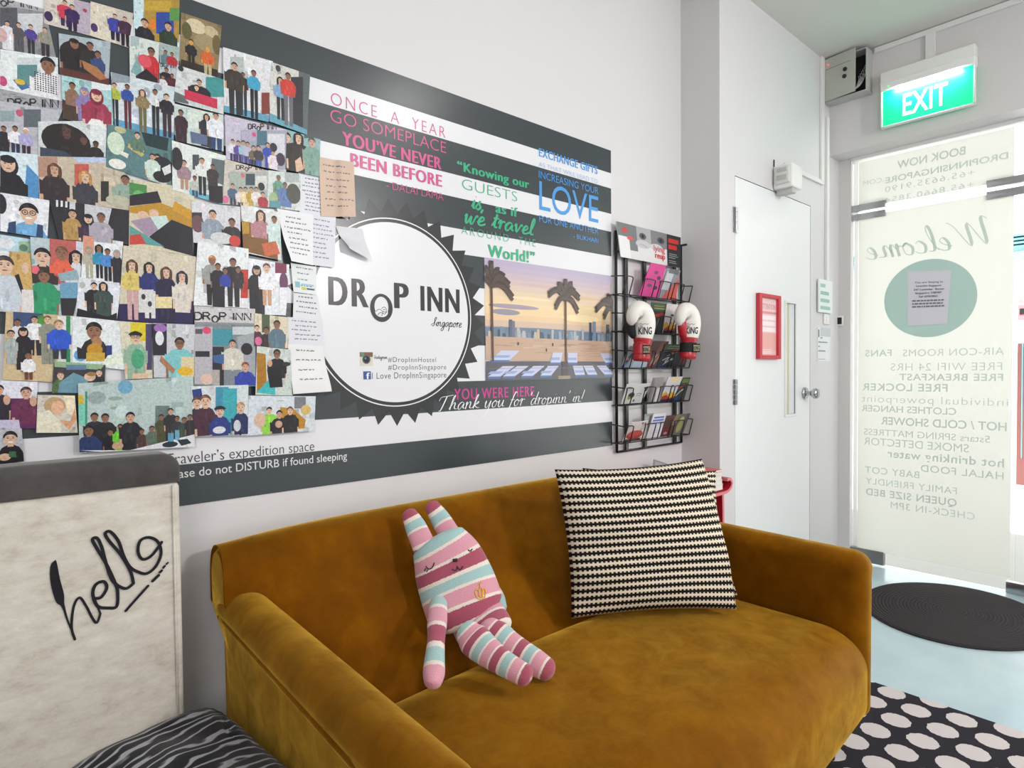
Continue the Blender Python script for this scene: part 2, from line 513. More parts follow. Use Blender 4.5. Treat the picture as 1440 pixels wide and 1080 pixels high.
# the grain and small detail of the photographs themselves
nt, N, L, b = nodes(photo_paper)
at_ = [n for n in N if n.type == 'ATTRIBUTE'][0]
tc = N.new('ShaderNodeTexCoord')
n1 = N.new('ShaderNodeTexNoise'); n1.inputs['Scale'].default_value = 190; n1.inputs['Detail'].default_value = 5; n1.inputs['Roughness'].default_value = .7
L.new(tc.outputs['Object'], n1.inputs[0])
r_ = ramp_node(nt, [(0.28, (.42, .42, .44, 1)), (0.5, (1, 1, 1, 1)), (0.72, (1.45, 1.43, 1.4, 1))])
mxp = N.new('ShaderNodeMix'); mxp.data_type = 'RGBA'; mxp.blend_type = 'MULTIPLY'; mxp.inputs[0].default_value = 0.5
L.new(n1.outputs['Fac'], r_.inputs[0]); L.new(at_.outputs['Color'], mxp.inputs[6]); L.new(r_.outputs[0], mxp.inputs[7])
L.new(mxp.outputs[2], b.inputs['Base Color'])
velvet = pmat('mustard_velvet', '8f6210', 0.6, spec=0.04, Sheen_Weight=1.0, Sheen_Roughness=0.46)
velvet.node_tree.nodes['Principled BSDF'].inputs['Sheen Tint'].default_value = hexc('fbcb52')
noise_color(velvet, 5.5, [(0.28, '5c3400'), (0.5, '734200'), (0.74, '8a5602')], detail=6, rough=0.65)
noise_bump(velvet, 260, 0.25, 0.0012, 3)
nt, N, L, b = nodes(velvet)                       # the pile lies in brushed patches: more and less sheen
tc = N.new('ShaderNodeTexCoord'); nzv = N.new('ShaderNodeTexNoise')
nzv.inputs['Scale'].default_value = 13; nzv.inputs['Detail'].default_value = 7; nzv.inputs['Roughness'].default_value = .68; nzv.inputs['Distortion'].default_value = .6
r_ = ramp_node(nt, [(0.34, (.45, .45, .45, 1)), (0.62, (1, 1, 1, 1))])
L.new(tc.outputs['Object'], nzv.inputs[0]); L.new(nzv.outputs['Fac'], r_.inputs[0]); L.new(r_.outputs[0], b.inputs['Sheen Weight'])
piping_m = pmat('mustard_piping', 'a37a26', 0.6, Sheen_Weight=0.5)
wood_dark = pmat('dark_wood', '2a1d18', 0.4)
beige = pmat('beige_upholstery', 'cfc9be', 0.9, spec=0.1, Sheen_Weight=0.2)
noise_color(beige, 16, [(0.28, 'aea598'), (0.45, 'c9c2b6'), (0.58, 'd3cdc3'), (0.74, 'e0dcd4')], detail=10, rough=0.78, stretch=(1, 1, 2.2))
noise_bump(beige, 220, 0.3, 0.001, 3, (1, 1, 2))
charcoal = pmat('charcoal_velour', '4b4745', 0.85, spec=0.1, Sheen_Weight=0.3)
noise_color(charcoal, 14, [(0.35, '433f3e'), (0.65, '54504e')], detail=6)
wire = pmat('black_wire', '1b1b1d', 0.35, spec=0.5)
chrome = pmat('brushed_steel', 'b9bbbd', 0.25, metal=1.0)
steel_dark = pmat('satin_steel', '8f9090', 0.35, metal=0.9)
red_plastic = pmat('red_plastic', 'b3202e', 0.3)
pink_edge = pmat('pink_cut_edge', 'd9707c', 0.45)
red_frame = pmat('red_frame', 'c5303f', 0.4)
white_plastic = pmat('white_gloss_plastic', 'e9e9e6', 0.3)
grey_plastic = pmat('grey_plastic', 'b9bab6', 0.4)
lens_m = pmat('pale_lens', 'd3d6d2', 0.2)
white_leather = pmat('white_leather', 'e8e6df', 0.38); noise_bump(white_leather, 45, 0.15, 0.002)
red_leather = pmat('red_leather', 'b01e2c', 0.33); noise_bump(red_leather, 45, 0.15, 0.002)
black_fabric = pmat('black_fabric', '1c1b1e', 0.8)
cream_trim = pmat('cream_trim', 'd9d6a8', 0.5)
thread_dark = pmat('dark_thread', '2c2a2c', 0.8)
thread_gold = pmat('gold_thread', 'e8b21e', 0.5)
label_m = pmat('white_satin_tag', 'eeeeea', 0.5)
pages_m = pmat('paper_pages', 'e6e3dc', 0.8)
concrete = pmat('pale_concrete', 'd8d8d4', 0.8)
facade_m = pmat('white_facade', 'efefed', 0.8)
brown_m = pmat('red_brown_frame', '7c4a46', 0.5)
teal_m = pmat('teal_awning', '7fb4bc', 0.6)
dark_m = pmat('dark_interior', '232427', 0.7)
cable_m = pmat('white_cable', 'd8d8d4', 0.4)
green_pcb = pmat('grey_metal_box', 'b4b6ac', 0.45)

# plush stripes: running along each limb from the 'run' attribute
plush = pmat('striped_plush', 'ffffff', 0.95, spec=0.05, Sheen_Weight=0.35)
nt, N, L, b = nodes(plush)
a = N.new('ShaderNodeAttribute'); a.attribute_name = 'run'
nzz = N.new('ShaderNodeTexNoise'); nzz.inputs['Scale'].default_value = 60
wob = math_node(nt, 'MULTIPLY_ADD', nzz.outputs['Fac'], 0.05, a.outputs['Fac'])
fr = math_node(nt, 'FRACT', wob)
r = ramp_node(nt, [(0.0, 'a8caca'), (0.235, 'eee2d8'), (0.30, 'e0a0b0'), (0.565, 'eee2d8'), (0.63, 'ad586c'), (0.90, 'eee2d8')], 'CONSTANT')
L.new(fr, r.inputs[0]); L.new(r.outputs[0], b.inputs['Base Color'])
noise_bump(plush, 330, 0.6, 0.003, 2)

# woven cushion: dark toothed rows on cream, from the cushion's own UVs
weave = pmat('woven_black_cream', 'ffffff', 0.85, spec=0.1)
nt, N, L, b = nodes(weave)
uv = N.new('ShaderNodeUVMap'); sp = N.new('ShaderNodeSeparateXYZ')
L.new(uv.outputs[0], sp.inputs[0])
vv = math_node(nt, 'FRACT', math_node(nt, 'MULTIPLY', sp.outputs[1], 20.5))
uu = math_node(nt, 'FRACT', math_node(nt, 'MULTIPLY', sp.outputs[0], 41.0))
dv = math_node(nt, 'ABSOLUTE', math_node(nt, 'SUBTRACT', vv, 0.5))
core = math_node(nt, 'LESS_THAN', dv, 0.165)
tooth = math_node(nt, 'MULTIPLY', math_node(nt, 'LESS_THAN', dv, 0.345), math_node(nt, 'LESS_THAN', uu, 0.54))
blk = math_node(nt, 'MAXIMUM', core, tooth)
yel = math_node(nt, 'MULTIPLY', math_node(nt, 'GREATER_THAN', uu, 0.5), math_node(nt, 'LESS_THAN', dv, 0.30))
mx0 = N.new('ShaderNodeMix'); mx0.data_type = 'RGBA'
L.new(yel, mx0.inputs[0]); mx0.inputs[6].default_value = hexc('e4d9c6'); mx0.inputs[7].default_value = hexc('dcd2b4')
mx = N.new('ShaderNodeMix'); mx.data_type = 'RGBA'
L.new(blk, mx.inputs[0]); L.new(mx0.outputs[2], mx.inputs[6]); mx.inputs[7].default_value = hexc('1f1a1b')
L.new(mx.outputs[2], b.inputs['Base Color'])
noise_bump(weave, 300, 0.3, 0.001, 2)

# zebra cloth
zebra = pmat('zebra_cloth', 'ffffff', 0.75, spec=0.15, Sheen_Weight=0.2)
nt, N, L, b = nodes(zebra)
tc = N.new('ShaderNodeTexCoord'); mp = N.new('ShaderNodeMapping')
mp.inputs['Rotation'].default_value = (0, 0, R_(-18)); mp.inputs['Scale'].default_value = (0.45, 1.0, 0.5)
wv = N.new('ShaderNodeTexWave'); wv.wave_type = 'BANDS'; wv.bands_direction = 'Y'
wv.inputs['Scale'].default_value = 12.0; wv.inputs['Distortion'].default_value = 11.0
wv.inputs['Detail'].default_value = 2.0; wv.inputs['Detail Scale'].default_value = 1.6
r = ramp_node(nt, [(0.0, '141418'), (0.70, '1b1b20'), (0.84, '66666d'), (0.94, 'b0b0b6'), (1.0, 'a0a0a6')])
L.new(tc.outputs['Object'], mp.inputs[0]); L.new(mp.outputs[0], wv.inputs[0]); L.new(wv.outputs['Fac'], r.inputs[0]); L.new(r.outputs[0], b.inputs['Base Color'])
noise_bump(zebra, 160, 0.3, 0.001, 2)

# spotted rug: pale discs on a skewed lattice
rug_m = pmat('spotted_rug', 'ffffff', 0.95, spec=0.03)
nt, N, L, b = nodes(rug_m)
tc = N.new('ShaderNodeTexCoord')
nzr = N.new('ShaderNodeTexNoise'); nzr.inputs['Scale'].default_value = 90; nzr.inputs['Detail'].default_value = 1
L.new(tc.outputs['Object'], nzr.inputs[0])
sp = N.new('ShaderNodeSeparateXYZ'); L.new(tc.outputs['Object'], sp.inputs[0])
AX, AY, BX, BY = -0.112, 0.026, -0.0435, 0.1185
det = AX * BY - AY * BX
px, py = sp.outputs[0], sp.outputs[1]
ca = math_node(nt, 'SUBTRACT', math_node(nt, 'MULTIPLY', px, BY / det), math_node(nt, 'MULTIPLY', py, BX / det))
cb = math_node(nt, 'SUBTRACT', math_node(nt, 'MULTIPLY', py, AX / det), math_node(nt, 'MULTIPLY', px, AY / det))
fa = math_node(nt, 'SUBTRACT', math_node(nt, 'FRACT', math_node(nt, 'ADD', ca, 100.5)), 0.5)
fb = math_node(nt, 'SUBTRACT', math_node(nt, 'FRACT', math_node(nt, 'ADD', cb, 100.5)), 0.5)
qx = math_node(nt, 'ADD', math_node(nt, 'MULTIPLY', fa, AX), math_node(nt, 'MULTIPLY', fb, BX))
qy = math_node(nt, 'ADD', math_node(nt, 'MULTIPLY', fa, AY), math_node(nt, 'MULTIPLY', fb, BY))
d2 = math_node(nt, 'SQRT', math_node(nt, 'ADD', math_node(nt, 'MULTIPLY', qx, qx), math_node(nt, 'MULTIPLY', qy, qy)))
d2 = math_node(nt, 'MULTIPLY_ADD', nzr.outputs['Fac'], 0.008, d2)
inside = math_node(nt, 'LESS_THAN', d2, 0.0465)
mx = N.new('ShaderNodeMix'); mx.data_type = 'RGBA'
L.new(inside, mx.inputs[0]); mx.inputs[6].default_value = hexc('35343a'); mx.inputs[7].default_value = hexc('d3cccc')
L.new(mx.outputs[2], b.inputs['Base Color'])
noise_bump(rug_m, 400, 0.5, 0.002, 2)

# coiled door mat: rings about its centre
mat_m = pmat('coiled_mat', '3a3638', 0.85, spec=0.1)
nt, N, L, b = nodes(mat_m)
tc = N.new('ShaderNodeTexCoord'); mp = N.new('ShaderNodeMapping'); mp.inputs['Scale'].default_value = (1.0, 1.15, 0.0)
ln = N.new('ShaderNodeVectorMath'); ln.operation = 'LENGTH'
L.new(tc.outputs['Object'], mp.inputs[0]); L.new(mp.outputs[0], ln.inputs[0])
sw = math_node(nt, 'SINE', math_node(nt, 'MULTIPLY', ln.outputs['Value'], 2 * math.pi / 0.017))
r = ramp_node(nt, [(0.0, '343032'), (1.0, '3f3b3d')])
L.new(math_node(nt, 'MULTIPLY_ADD', sw, 0.5, 0.5), r.inputs[0]); L.new(r.outputs[0], b.inputs['Base Color'])
bp = N.new('ShaderNodeBump'); bp.inputs['Strength'].default_value = 0.35; bp.inputs['Distance'].default_value = 0.004
L.new(sw, bp.inputs['Height']); L.new(bp.outputs[0], b.inputs['Normal'])

def film(name, color, trans):
    m = bpy.data.materials.new(name); m.use_nodes = True
    nt = m.node_tree; nt.nodes.clear()
    o = nt.nodes.new('ShaderNodeOutputMaterial'); mixn = nt.nodes.new('ShaderNodeMixShader')
    d = nt.nodes.new('ShaderNodeBsdfDiffuse'); t = nt.nodes.new('ShaderNodeBsdfTranslucent')
    d.inputs[0].default_value = hexc(color); t.inputs[0].default_value = hexc(color)
    mixn.inputs[0].default_value = trans
    nt.links.new(d.outputs[0], mixn.inputs[1]); nt.links.new(t.outputs[0], mixn.inputs[2]); nt.links.new(mixn.outputs[0], o.inputs[0])
    return m
frost = film('frosted_film', 'f4f4f0', 0.66)
film_text = film('grey_green_film', 'd3dfdb', 0.66)
film_disc = film('teal_film', 'bcd3d1', 0.66)
glass = bpy.data.materials.new('clear_glass'); glass.use_nodes = True
nt = glass.node_tree; nt.nodes.clear()
o_ = nt.nodes.new('ShaderNodeOutputMaterial'); mixn = nt.nodes.new('ShaderNodeMixShader')
fz = nt.nodes.new('ShaderNodeFresnel'); fz.inputs[0].default_value = 1.25
tr = nt.nodes.new('ShaderNodeBsdfTransparent'); tr.inputs[0].default_value = (0.97, 0.985, 0.98, 1)
gl = nt.nodes.new('ShaderNodeBsdfGlossy'); gl.inputs['Roughness'].default_value = 0.02
nt.links.new(fz.outputs[0], mixn.inputs[0]); nt.links.new(tr.outputs[0], mixn.inputs[1]); nt.links.new(gl.outputs[0], mixn.inputs[2]); nt.links.new(mixn.outputs[0], o_.inputs[0])
def glow(name, color, st):
    m = pmat(name, color, 0.4)
    b = m.node_tree.nodes['Principled BSDF']
    b.inputs['Emission Color'].default_value = hexc(color); b.inputs['Emission Strength'].default_value = st
    return m
exit_green = glow('lit_green_sign', '0cc08a', 0.55)
exit_white = glow('lit_white_letters', 'f4fffb', 0.8)
led_red = glow('red_lamp', 'ff3050', 3.0)
led_green = glow('green_lamp', '50e080', 1.5)

# ------------------------------------------------------------------ setting
def struct(name, mb, m, parent=None):
    o = mb.build(name, m, parent)
    if parent is None: o['kind'] = 'structure'
    return o
b = MB(); b.box(-2.6, GX + 0.03, -3.2, 1.80, -0.12, 0.0); struct('floor', b, floor_m)
b = MB(); b.box(-2.6, GX + 0.2, -3.2, 1.80, CZ, CZ + 0.15); struct('ceiling', b, ceil_m)
b = MB(); b.box(-2.6, PX, WY, 1.80, 0, CZ); struct('wall_left', b, paint)
b = MB(); b.box(-2.75, -2.6, -3.2, 1.80, 0, CZ); struct('wall_back', b, paint)
# wall boxed out with the white door let into it
DX0, DX1, DZ = 2.728, 3.5592, 2.0574
b = MB()
b.box(PX, DX0 - 0.004, DY, 1.80, 0, CZ); b.box(DX1 + 0.004, GX + 0.1, DY, 1.80, 0, CZ)
b.box(DX0 - 0.004, DX1 + 0.004, DY, 1.80, DZ + 0.004, CZ); b.box(DX0 - 0.004, DX1 + 0.004, DY + 0.06, 1.80, 0, DZ + 0.004, mi=1)
struct('wall_right', b, [paint, dark_gap])
JY = 1.3918          # inner edge of the jamb
b = MB()
b.box(LX, GX + 0.1, -3.2, DY, 2.39, CZ)          # beam over the entrance
b.box(GX - 0.02, GX + 0.1, JY, DY, 0, 2.39)       # jamb
struct('wall_front', b, beam_m)
b = MB(); b.box(GX - 0.03, GX + 0.03, -3.2, JY, 2.372, 2.40, 0.003); struct('trim_1', b, trim_m)
b = MB(); b.box(GX + 0.03, 14, -9, 9, -0.16, -0.04)
struct('floor_outside', b, concrete)

# white door
d1 = empty('door_1', ((DX0 + DX1) / 2, DY, 0), kind='structure')
SX0, SX1, SZ0, SZ1 = 3.2564, 3.3704, 0.9168, 1.5036
b = MB()
b.box(DX0, SX0, DY + 0.001, DY + 0.045, 0.006, DZ); b.box(SX1, DX1, DY + 0.001, DY + 0.045, 0.006, DZ)
b.box(SX0, SX1, DY + 0.001, DY + 0.045, 0.006, SZ0); b.box(SX0, SX1, DY + 0.001, DY + 0.045, SZ1, DZ)
b.build('door_leaf', door_m, d1)
b = MB(); t = 0.014
b.box(SX0 - t, SX0, DY - 0.006, DY + 0.02, SZ0 - t, SZ1 + t, 0.002); b.box(SX1, SX1 + t, DY - 0.006, DY + 0.02, SZ0 - t, SZ1 + t, 0.002)
b.box(SX0, SX1, DY - 0.006, DY + 0.02, SZ0 - t, SZ0, 0.002); b.box(SX0, SX1, DY - 0.006, DY + 0.02, SZ1, SZ1 + t, 0.002)
b.build('vision_panel_frame', door_m, d1)
b = MB(); sxm = SX0 + (SX1 - SX0) * .42
b.box(SX0, sxm, DY + 0.006, DY + 0.012, SZ0, SZ1); b.box(sxm, SX1, DY + 0.004, DY + 0.012, SZ0, SZ1, mi=1)
b.build('vision_panel', [pmat('beige_backed_panel', 'd2c6a6', 0.3), pmat('pale_panel', 'dde3e3', 0.2)], d1)
for zc in (1.8553, 1.0527):
    b = MB()
    for k in range(5): b.tube([(DX0 - 0.004, DY - 0.006, zc - 0.06 + k * 0.024), (DX0 - 0.004, DY - 0.006, zc - 0.06 + k * 0.024 + 0.022)], 0.008, 10)
    b.box(DX0 - 0.028, DX0 + 0.02, DY - 0.0015, DY + 0.0005, zc - 0.06, zc + 0.06)
    b.build('hinge', chrome, d1, auto=40)
kx, kz = 3.4866, 1.0215
b = MB()
b.lathe([(0.0, 0.0), (0.034, 0.0), (0.034, 0.006), (0.03, 0.012), (0.014, 0.016), (0.012, 0.035), (0.02, 0.042), (0.028, 0.052), (0.029, 0.064), (0.024, 0.074), (0.012, 0.078), (0.0, 0.078)], (kx, DY, kz), 'y', 24)
for i, p in enumerate(b.v): b.v[i] = (p[0], 2 * DY - p[1], p[2])
b.build('door_knob', chrome, d1, auto=50)

# entrance: clear glass leaf and transom with the frosted lettering film
FY0, FY1 = 0.6358, 1.3558
w1 = empty('window_1', (GX, JY, 2.1), kind='structure')
b = MB(); b.box(GX, GX + 0.01, -3.2, JY - 0.002, 2.075, 2.375); b.build('transom_glass', glass, w1)
b = MB(); b.box(GX - 0.003, GX - 0.001, FY0, FY1, 2.098, 2.362); b.build('frosted_film', frost, w1)
d2_ = empty('door_2', (GX, JY, 0), kind='structure')
b = MB(); b.box(GX, GX + 0.01, FY0 - 0.012, JY - 0.008, 0.012, 2.055); b.build('glass_leaf', glass, d2_)
b = MB(); b.box(GX - 0.003, GX - 0.001, FY0, FY1, 0.083, 2.046); b.build('frosted_film', frost, d2_)
w2 = empty('window_2', (GX, FY0 - 0.02, 0), kind='structure')
b = MB(); b.box(GX, GX + 0.01, -3.2, FY0 - 0.018, 0.012, 2.055); b.build('glass_panel', glass, w2)
def fitting(y0, y1, z0, z1, par, scuff=False):
    b = MB(); b.box(GX - 0.014, GX + 0.024, y0, y1, z0, z1, 0.002)
    return b.build('patch_fitting', chrome if not scuff else steel_dark, par, auto=40)
fitting(1.212, JY - 0.001, 2.025, 2.062, d2_)
fitting(1.212, JY - 0.001, 2.078, 2.115, w1)
fitting(0.5975 - 0.06, 0.7463, 2.078, 2.115, w1)
fitting(0.5975 - 0.06, 0.7463, 2.018, 2.058, w2)
fitting(1.2127, JY - 0.001, 0.012, 0.088, d2_, True)
o = fitting(FY0 - 0.16, FY0 + 0.015, 0.004, 0.062, w2)
b = MB(); b.lathe([(0.0, 0.0), (0.016, 0.0), (0.016, 0.004), (0.0, 0.004)], (GX - 0.018, FY0 - 0.06, 0.034), 'x', 16); b.build('lock_cylinder', chrome, o, auto=40)

def lettering(art, name, m, parent):
    me = bpy.data.meshes.new(name); me.from_pydata(art.v, [], art.f)
    return link_mesh(name, me, m, parent)
def film_line(parent, string, y0, zb, y1, zt, bold=0.0, space=1.0, shear=0.0):
    a = Art(on_glass, 0.0034); a.text(string, y0, zb, y1, zt, 'ffffff', min(bold, .0149), space, shear)
    return lettering(a, 'lettering', film_text, parent)
film_line(w1, 'BOOK NOW', 0.8385, 2.2784, 1.1558, 2.3214, 0.05, 1)
film_line(w1, 'DROPINNSINGAPORE', 0.6603, 2.2106, 1.2166, 2.2436, 0.03, 1)
film_line(w1, '.COM', 1.224, 2.2229, 1.3322, 2.2489, 0, 1)
film_line(w1, '+65.6635.9190', 0.799, 2.1598, 1.2163, 2.1907, -0.005, 1.15)
film_line(w1, '+65.8660.3854', 0.8024, 2.0978, 1.216, 2.1288, -0.005, 1.15)
film_line(d2_, 'AIR-CON ROOMS', 0.6693, 1.2208, 1.1217, 1.2587, 0, 1.1)
film_line(d2_, 'FANS', 1.179, 1.2246, 1.3163, 1.2626, 0.05, 1.1)
film_line(d2_, 'FREE WIFI 24 HRS', 0.6759, 1.1408, 1.182, 1.1818, -0.01, 1.1)
film_line(d2_, 'FREE BREAKFAST', 0.6711, 1.0866, 1.1386, 1.1236, 0.015, 1.1)
film_line(d2_, 'FREE LOCKER', 0.9085, 1.0259, 1.3319, 1.0679, 0.03, 1.1)
film_line(d2_, 'individual powerpoint', 0.6501, 0.9576, 1.3354, 0.9976, -0.012, 1.1)
film_line(d2_, 'CLOTHES HANGER', 0.8694, 0.9025, 1.3352, 0.9395, 0.01, 1)
film_line(d2_, 'HOT / COLD SHOWER', 0.6548, 0.8311, 1.2316, 0.8751, 0.05, 1)
film_line(d2_, '5stars SPRING MATTRESS', 0.7222, 0.7651, 1.3218, 0.8011, 0, 1)
film_line(d2_, 'SMOKE DETECTOR', 0.8127, 0.7064, 1.3215, 0.7493, 0.0, 1)
film_line(d2_, 'hot drinking water', 0.6641, 0.6442, 1.1974, 0.6883, 0.04, 1.1)
film_line(d2_, 'HALAL FOOD', 0.6651, 0.5804, 1.0311, 0.6184, 0.005, 1.1)
film_line(d2_, 'BABY COT', 1.0382, 0.5409, 1.3143, 0.5789, 0.005, 1.1)
film_line(d2_, 'FAMILY FRIENDLY', 0.8643, 0.4761, 1.309, 0.5121, 0, 1.1)
film_line(d2_, 'QUEEN SIZE BED', 0.8638, 0.4111, 1.3087, 0.4511, 0.02, 1.1)
film_line(d2_, 'CHECK-IN 3PM', 0.7845, 0.3526, 1.1788, 0.3896, 0, 1.1)
a = Art(on_glass, 0.0034)
a.strokes('Welcome', 0.7176, 1.7864, 1.3077, 0.070, 'ffffff', 0.0045, 0.015, 0.25)
lettering(a, 'lettering', film_text, d2_)
a = Art(on_glass, 0.0034)
ey, ez = (1.218 + 0.7818) / 2, (1.7499 + 1.3239) / 2
a.ellipse(ey, ez, abs(1.218 - ey), 1.7499 - ez, 'ffffff', 64)
lettering(a, 'teal_disc', film_disc, d2_)

# ------------------------------------------------------------------ printed wall graphic
def mural_part(name, art, parent, label=None):
    o = art.build(name, vinyl, parent)
    if label: o['label'] = label
    return o
ML, MR, MT, MBT = -0.75, 2.0615, 2.077, 0.8435
ZN, DK = 'e4e4e8', '3a4145'
art = Art(on_wall, 0.0016)
art.slab([(ML, MBT), (MR, MBT), (MR, MT), (ML, MT)], 0.0015, ZN)
for zt, zb in ((2.077, 1.983), (1.920, 1.8145), (1.740, 1.6376), (1.555, 1.448), (1.3545, 1.2515), (1.130, 1.032), (0.9445, 0.8435)):
    art.rect(ML, zb, MR, zt, DK)
mural = art.build('wall_graphic', vinyl)
props(mural, 'large black and white striped printed graphic with hostel lettering covering the left wall', 'wall sticker')
rebase(mural, (0.65, WY, MBT))
# round badge with saw-tooth rim
BX_, BZ_, BR_ = 1.021, 1.3455, 0.2905
art = Art(on_wall, 0.0020)
pts = []
NT = 33
for i in range(NT * 2):
    a_ = math.pi * i / NT + 0.03
    rr = BR_ + (0.058 if i % 2 else 0.014)
    pts.append((BX_ + rr * math.cos(a_), BZ_ + rr * math.sin(a_)))
art.poly(pts, '2e3032'); art.ellipse(BX_, BZ_, BR_ + 0.001, BR_ + 0.001, '2e3032', 96)
art.ring(BX_, BZ_, BR_ - 0.0055, BR_ - 0.002, 'e9e9ec', 96)
art.ellipse(BX_, BZ_, BR_ - 0.0155, BR_ - 0.0155, 'e6e6ea', 96)
badge = mural_part('badge', art, mural, 'round white badge with a black saw-tooth rim')
art = Art(on_wall, 0.0024); KD = '343336'
art.text('D', 0.7955, 1.3566, 0.8551, 1.4368, KD, bold=0.05, space=1.0)
art.text('R', 0.8677, 1.3564, 0.9229, 1.4378, KD, bold=0.045, space=1.0)
art.text('P', 1.0099, 1.36, 1.0629, 1.4376, KD, bold=0.045, space=1.0)
ox, oz = (0.9657, 1.3576)
n_ = 40; orx, orz = 0.0385, 0.0425
q = []
for i in range(n_):
    t0, t1 = 2 * math.pi * i / n_, 2 * math.pi * (i + 1) / n_
    q.append([(ox + orx * .62 * math.cos(t0), oz + orz * .70 * math.sin(t0) + .004), (ox + orx * math.cos(t0), oz + orz * math.sin(t0)), (ox + orx * math.cos(t1), oz + orz * math.sin(t1)), (ox + orx * .62 * math.cos(t1), oz + orz * .70 * math.sin(t1) + .004)])
art._put(q, KD)
art.ellipse(ox, oz - .013, .022, .015, 'e6e6ea', 20); art.ellipse(ox + .008, oz - .006, .011, .010, 'e6e6ea', 16)
for pts in ([(-.02, -.012), (-.008, -.004), (.004, -.012), (.0, -.024)], [(-.014, -.022), (-.004, -.014), (.01, -.018), (.018, -.01)], [(.0, -.002), (.008, .003), (.016, -.002), (.014, -.012), (.004, -.01)], [(.005, -.006), (.009, -.004), (.013, -.006)]):
    art.line([(ox + p[0], oz + p[1]) for p in pts], .0018, KD, smooth=4)
sx0, sz0 = (1.1465, 1.3103); sx1 = 1.2671
mural_part('shop_lettering', art, badge)
art = Art(on_wall, 0.0024)
art.text('INN', 1.106, 1.3575, 1.2614, 1.4358, KD, bold=0.045, space=1.13)
mural_part('shop_lettering', art, badge)
art = Art(on_wall, 0.0024)
art.strokes('Singapore', sx0, sz0, sx1, .0145, '2c2b2e', .0022, .003, .3)
mural_part('city_lettering', art, badge)
art = Art(on_wall, 0.0024); IN = '55555c'
art.text('#DropInnHostel', 0.9857, 1.1944, 1.1631, 1.2094, IN, bold=-0.004, space=1.15)
art.text('#DropInnSingapore', 0.9853, 1.1708, 1.2036, 1.1864, IN, bold=-0.004, space=1.15)
art.text('I Love DropInnSingapore', 0.9304, 1.1439, 1.2032, 1.1627, IN, bold=-0.004, space=1.1)
cx0, cz1 = (0.8908, 1.2235); cx1, cz0 = (0.934, 1.1827)
art.rect(cx0, cz0, cx1, cz1, 'd8d2c4'); art.rect(cx0, cz1 - (cz1 - cz0) * .34, cx1, cz1, '7c5a48'); art.rect(cx0 + .004, cz1 - (cz1 - cz0) * .34, cx0 + .014, cz1, '5a8a78')
cmx, cmz = (cx0 + cx1) / 2, (cz0 + cz1) / 2
art.ellipse(cmx, cmz - .001, .0135, .0135, '5e5a58', 24); art.ellipse(cmx, cmz - .001, .010, .010, '1b2430', 24); art.ellipse(cmx - .003, cmz + .002, .003, .003, '6f8fa8', 10)
art.strokes('Instagram', cx1 + .003, cmz + .001, 0.9831, .006, '6a6a70', .0011, .0014, .2)
fx0, fz1 = (0.9017, 1.1668); fx1, fz0 = (0.9265, 1.1428)
art.rect(fx0, fz0, fx1, fz1, '3d5798'); art.text('f', fx0 + .009, fz0 + .001, fx0 + .021, fz1 - .004, 'eef0f6', .04)
mural_part('contact_lettering', art, badge)

# quotes
PKc, GRc, BLc = 'd0568f', '3fae82', '4f9ade'
art = Art(on_wall, 0.0024)
art.text('ONCE  A  YEAR', 0.813, 1.9241, 1.2108, 1.9588, PKc, bold=-0.014, space=1.25)
art.text('GO SOMEPLACE', 0.8103, 1.8753, 1.2127, 1.911, PKc, bold=-0.012, space=1.0)
art.text('YOU’VE NEVER', 0.8446, 1.8184, 1.1937, 1.8566, PKc, bold=0.045, space=1.1)
art.text('BEEN BEFORE', 0.8703, 1.7632, 1.1955, 1.8007, PKc, bold=0.045, space=1.1)
art.text('- DALAI LAMA', 0.988, 1.72, 1.1994, 1.7427, PKc, bold=-0.008, space=1.0)
mural_part('quotation', art, mural, 'pink travel quotation')
art = Art(on_wall, 0.0024)
art.text('“Knowing our', 1.2568, 1.8311, 1.5879, 1.8618, GRc, bold=0.04, space=1.08)
art.text('GUESTS', 1.2768, 1.7725, 1.5266, 1.8073, GRc, bold=-0.018, space=1.0)
art.text('as if', 1.4221, 1.718, 1.5287, 1.7508, GRc, bold=0.04, space=1.08)
gx0, gz = (1.3148, 1.7145); gx1 = 1.3708
art.strokes('is,', gx0, gz, gx1, 1.7432 - gz, GRc, .006, .009, .25)
gx0, gz = (1.2808, 1.6627); gx1 = 1.6048
art.strokes('we travel', gx0, gz, gx1, .029, GRc, .006, .0105, .3)
art.text('AROUND  THE', 1.2716, 1.6223, 1.6172, 1.6483, GRc, bold=-0.018, space=1.3)
art.text('World!”', 1.3852, 1.5606, 1.6129, 1.6025, GRc, bold=0.04, space=1.08)
mural_part('quotation', art, mural, 'green quotation about guests')
art = Art(on_wall, 0.0024)
art.text('EXCHANGE GIFTS', 1.638, 1.9608, 1.9741, 1.9915, BLc, bold=0.04, space=1.1)
art.text('AS THAT WILL LEAD TO', 1.6374, 1.9232, 1.9738, 1.9402, '8fb6e2', bold=-0.014, space=1.0)
art.text('INCREASING YOUR', 1.637, 1.8808, 1.9784, 1.9073, BLc, bold=-0.004, space=1.0)
art.text('LOVE', 1.6385, 1.764, 1.9774, 1.8708, BLc, bold=0, space=1.0)
art.text('FOR ONE ANOTHER', 1.6371, 1.7187, 1.977, 1.7428, BLc, bold=-0.002, space=1.0)
art.text('- BUKHARI', 1.826, 1.6822, 1.9767, 1.7001, BLc, bold=-0.002, space=1.0)
mural_part('quotation', art, mural, 'blue quotation about exchanging gifts')
art = Art(on_wall, 0.0024)
art.text('YOU WERE HERE', 1.2346, 1.0688, 1.6044, 1.1052, 'c8388f', bold=0.02, space=1.15)
tx0, tz = (1.1676, 1.0367); tx1 = 1.8711
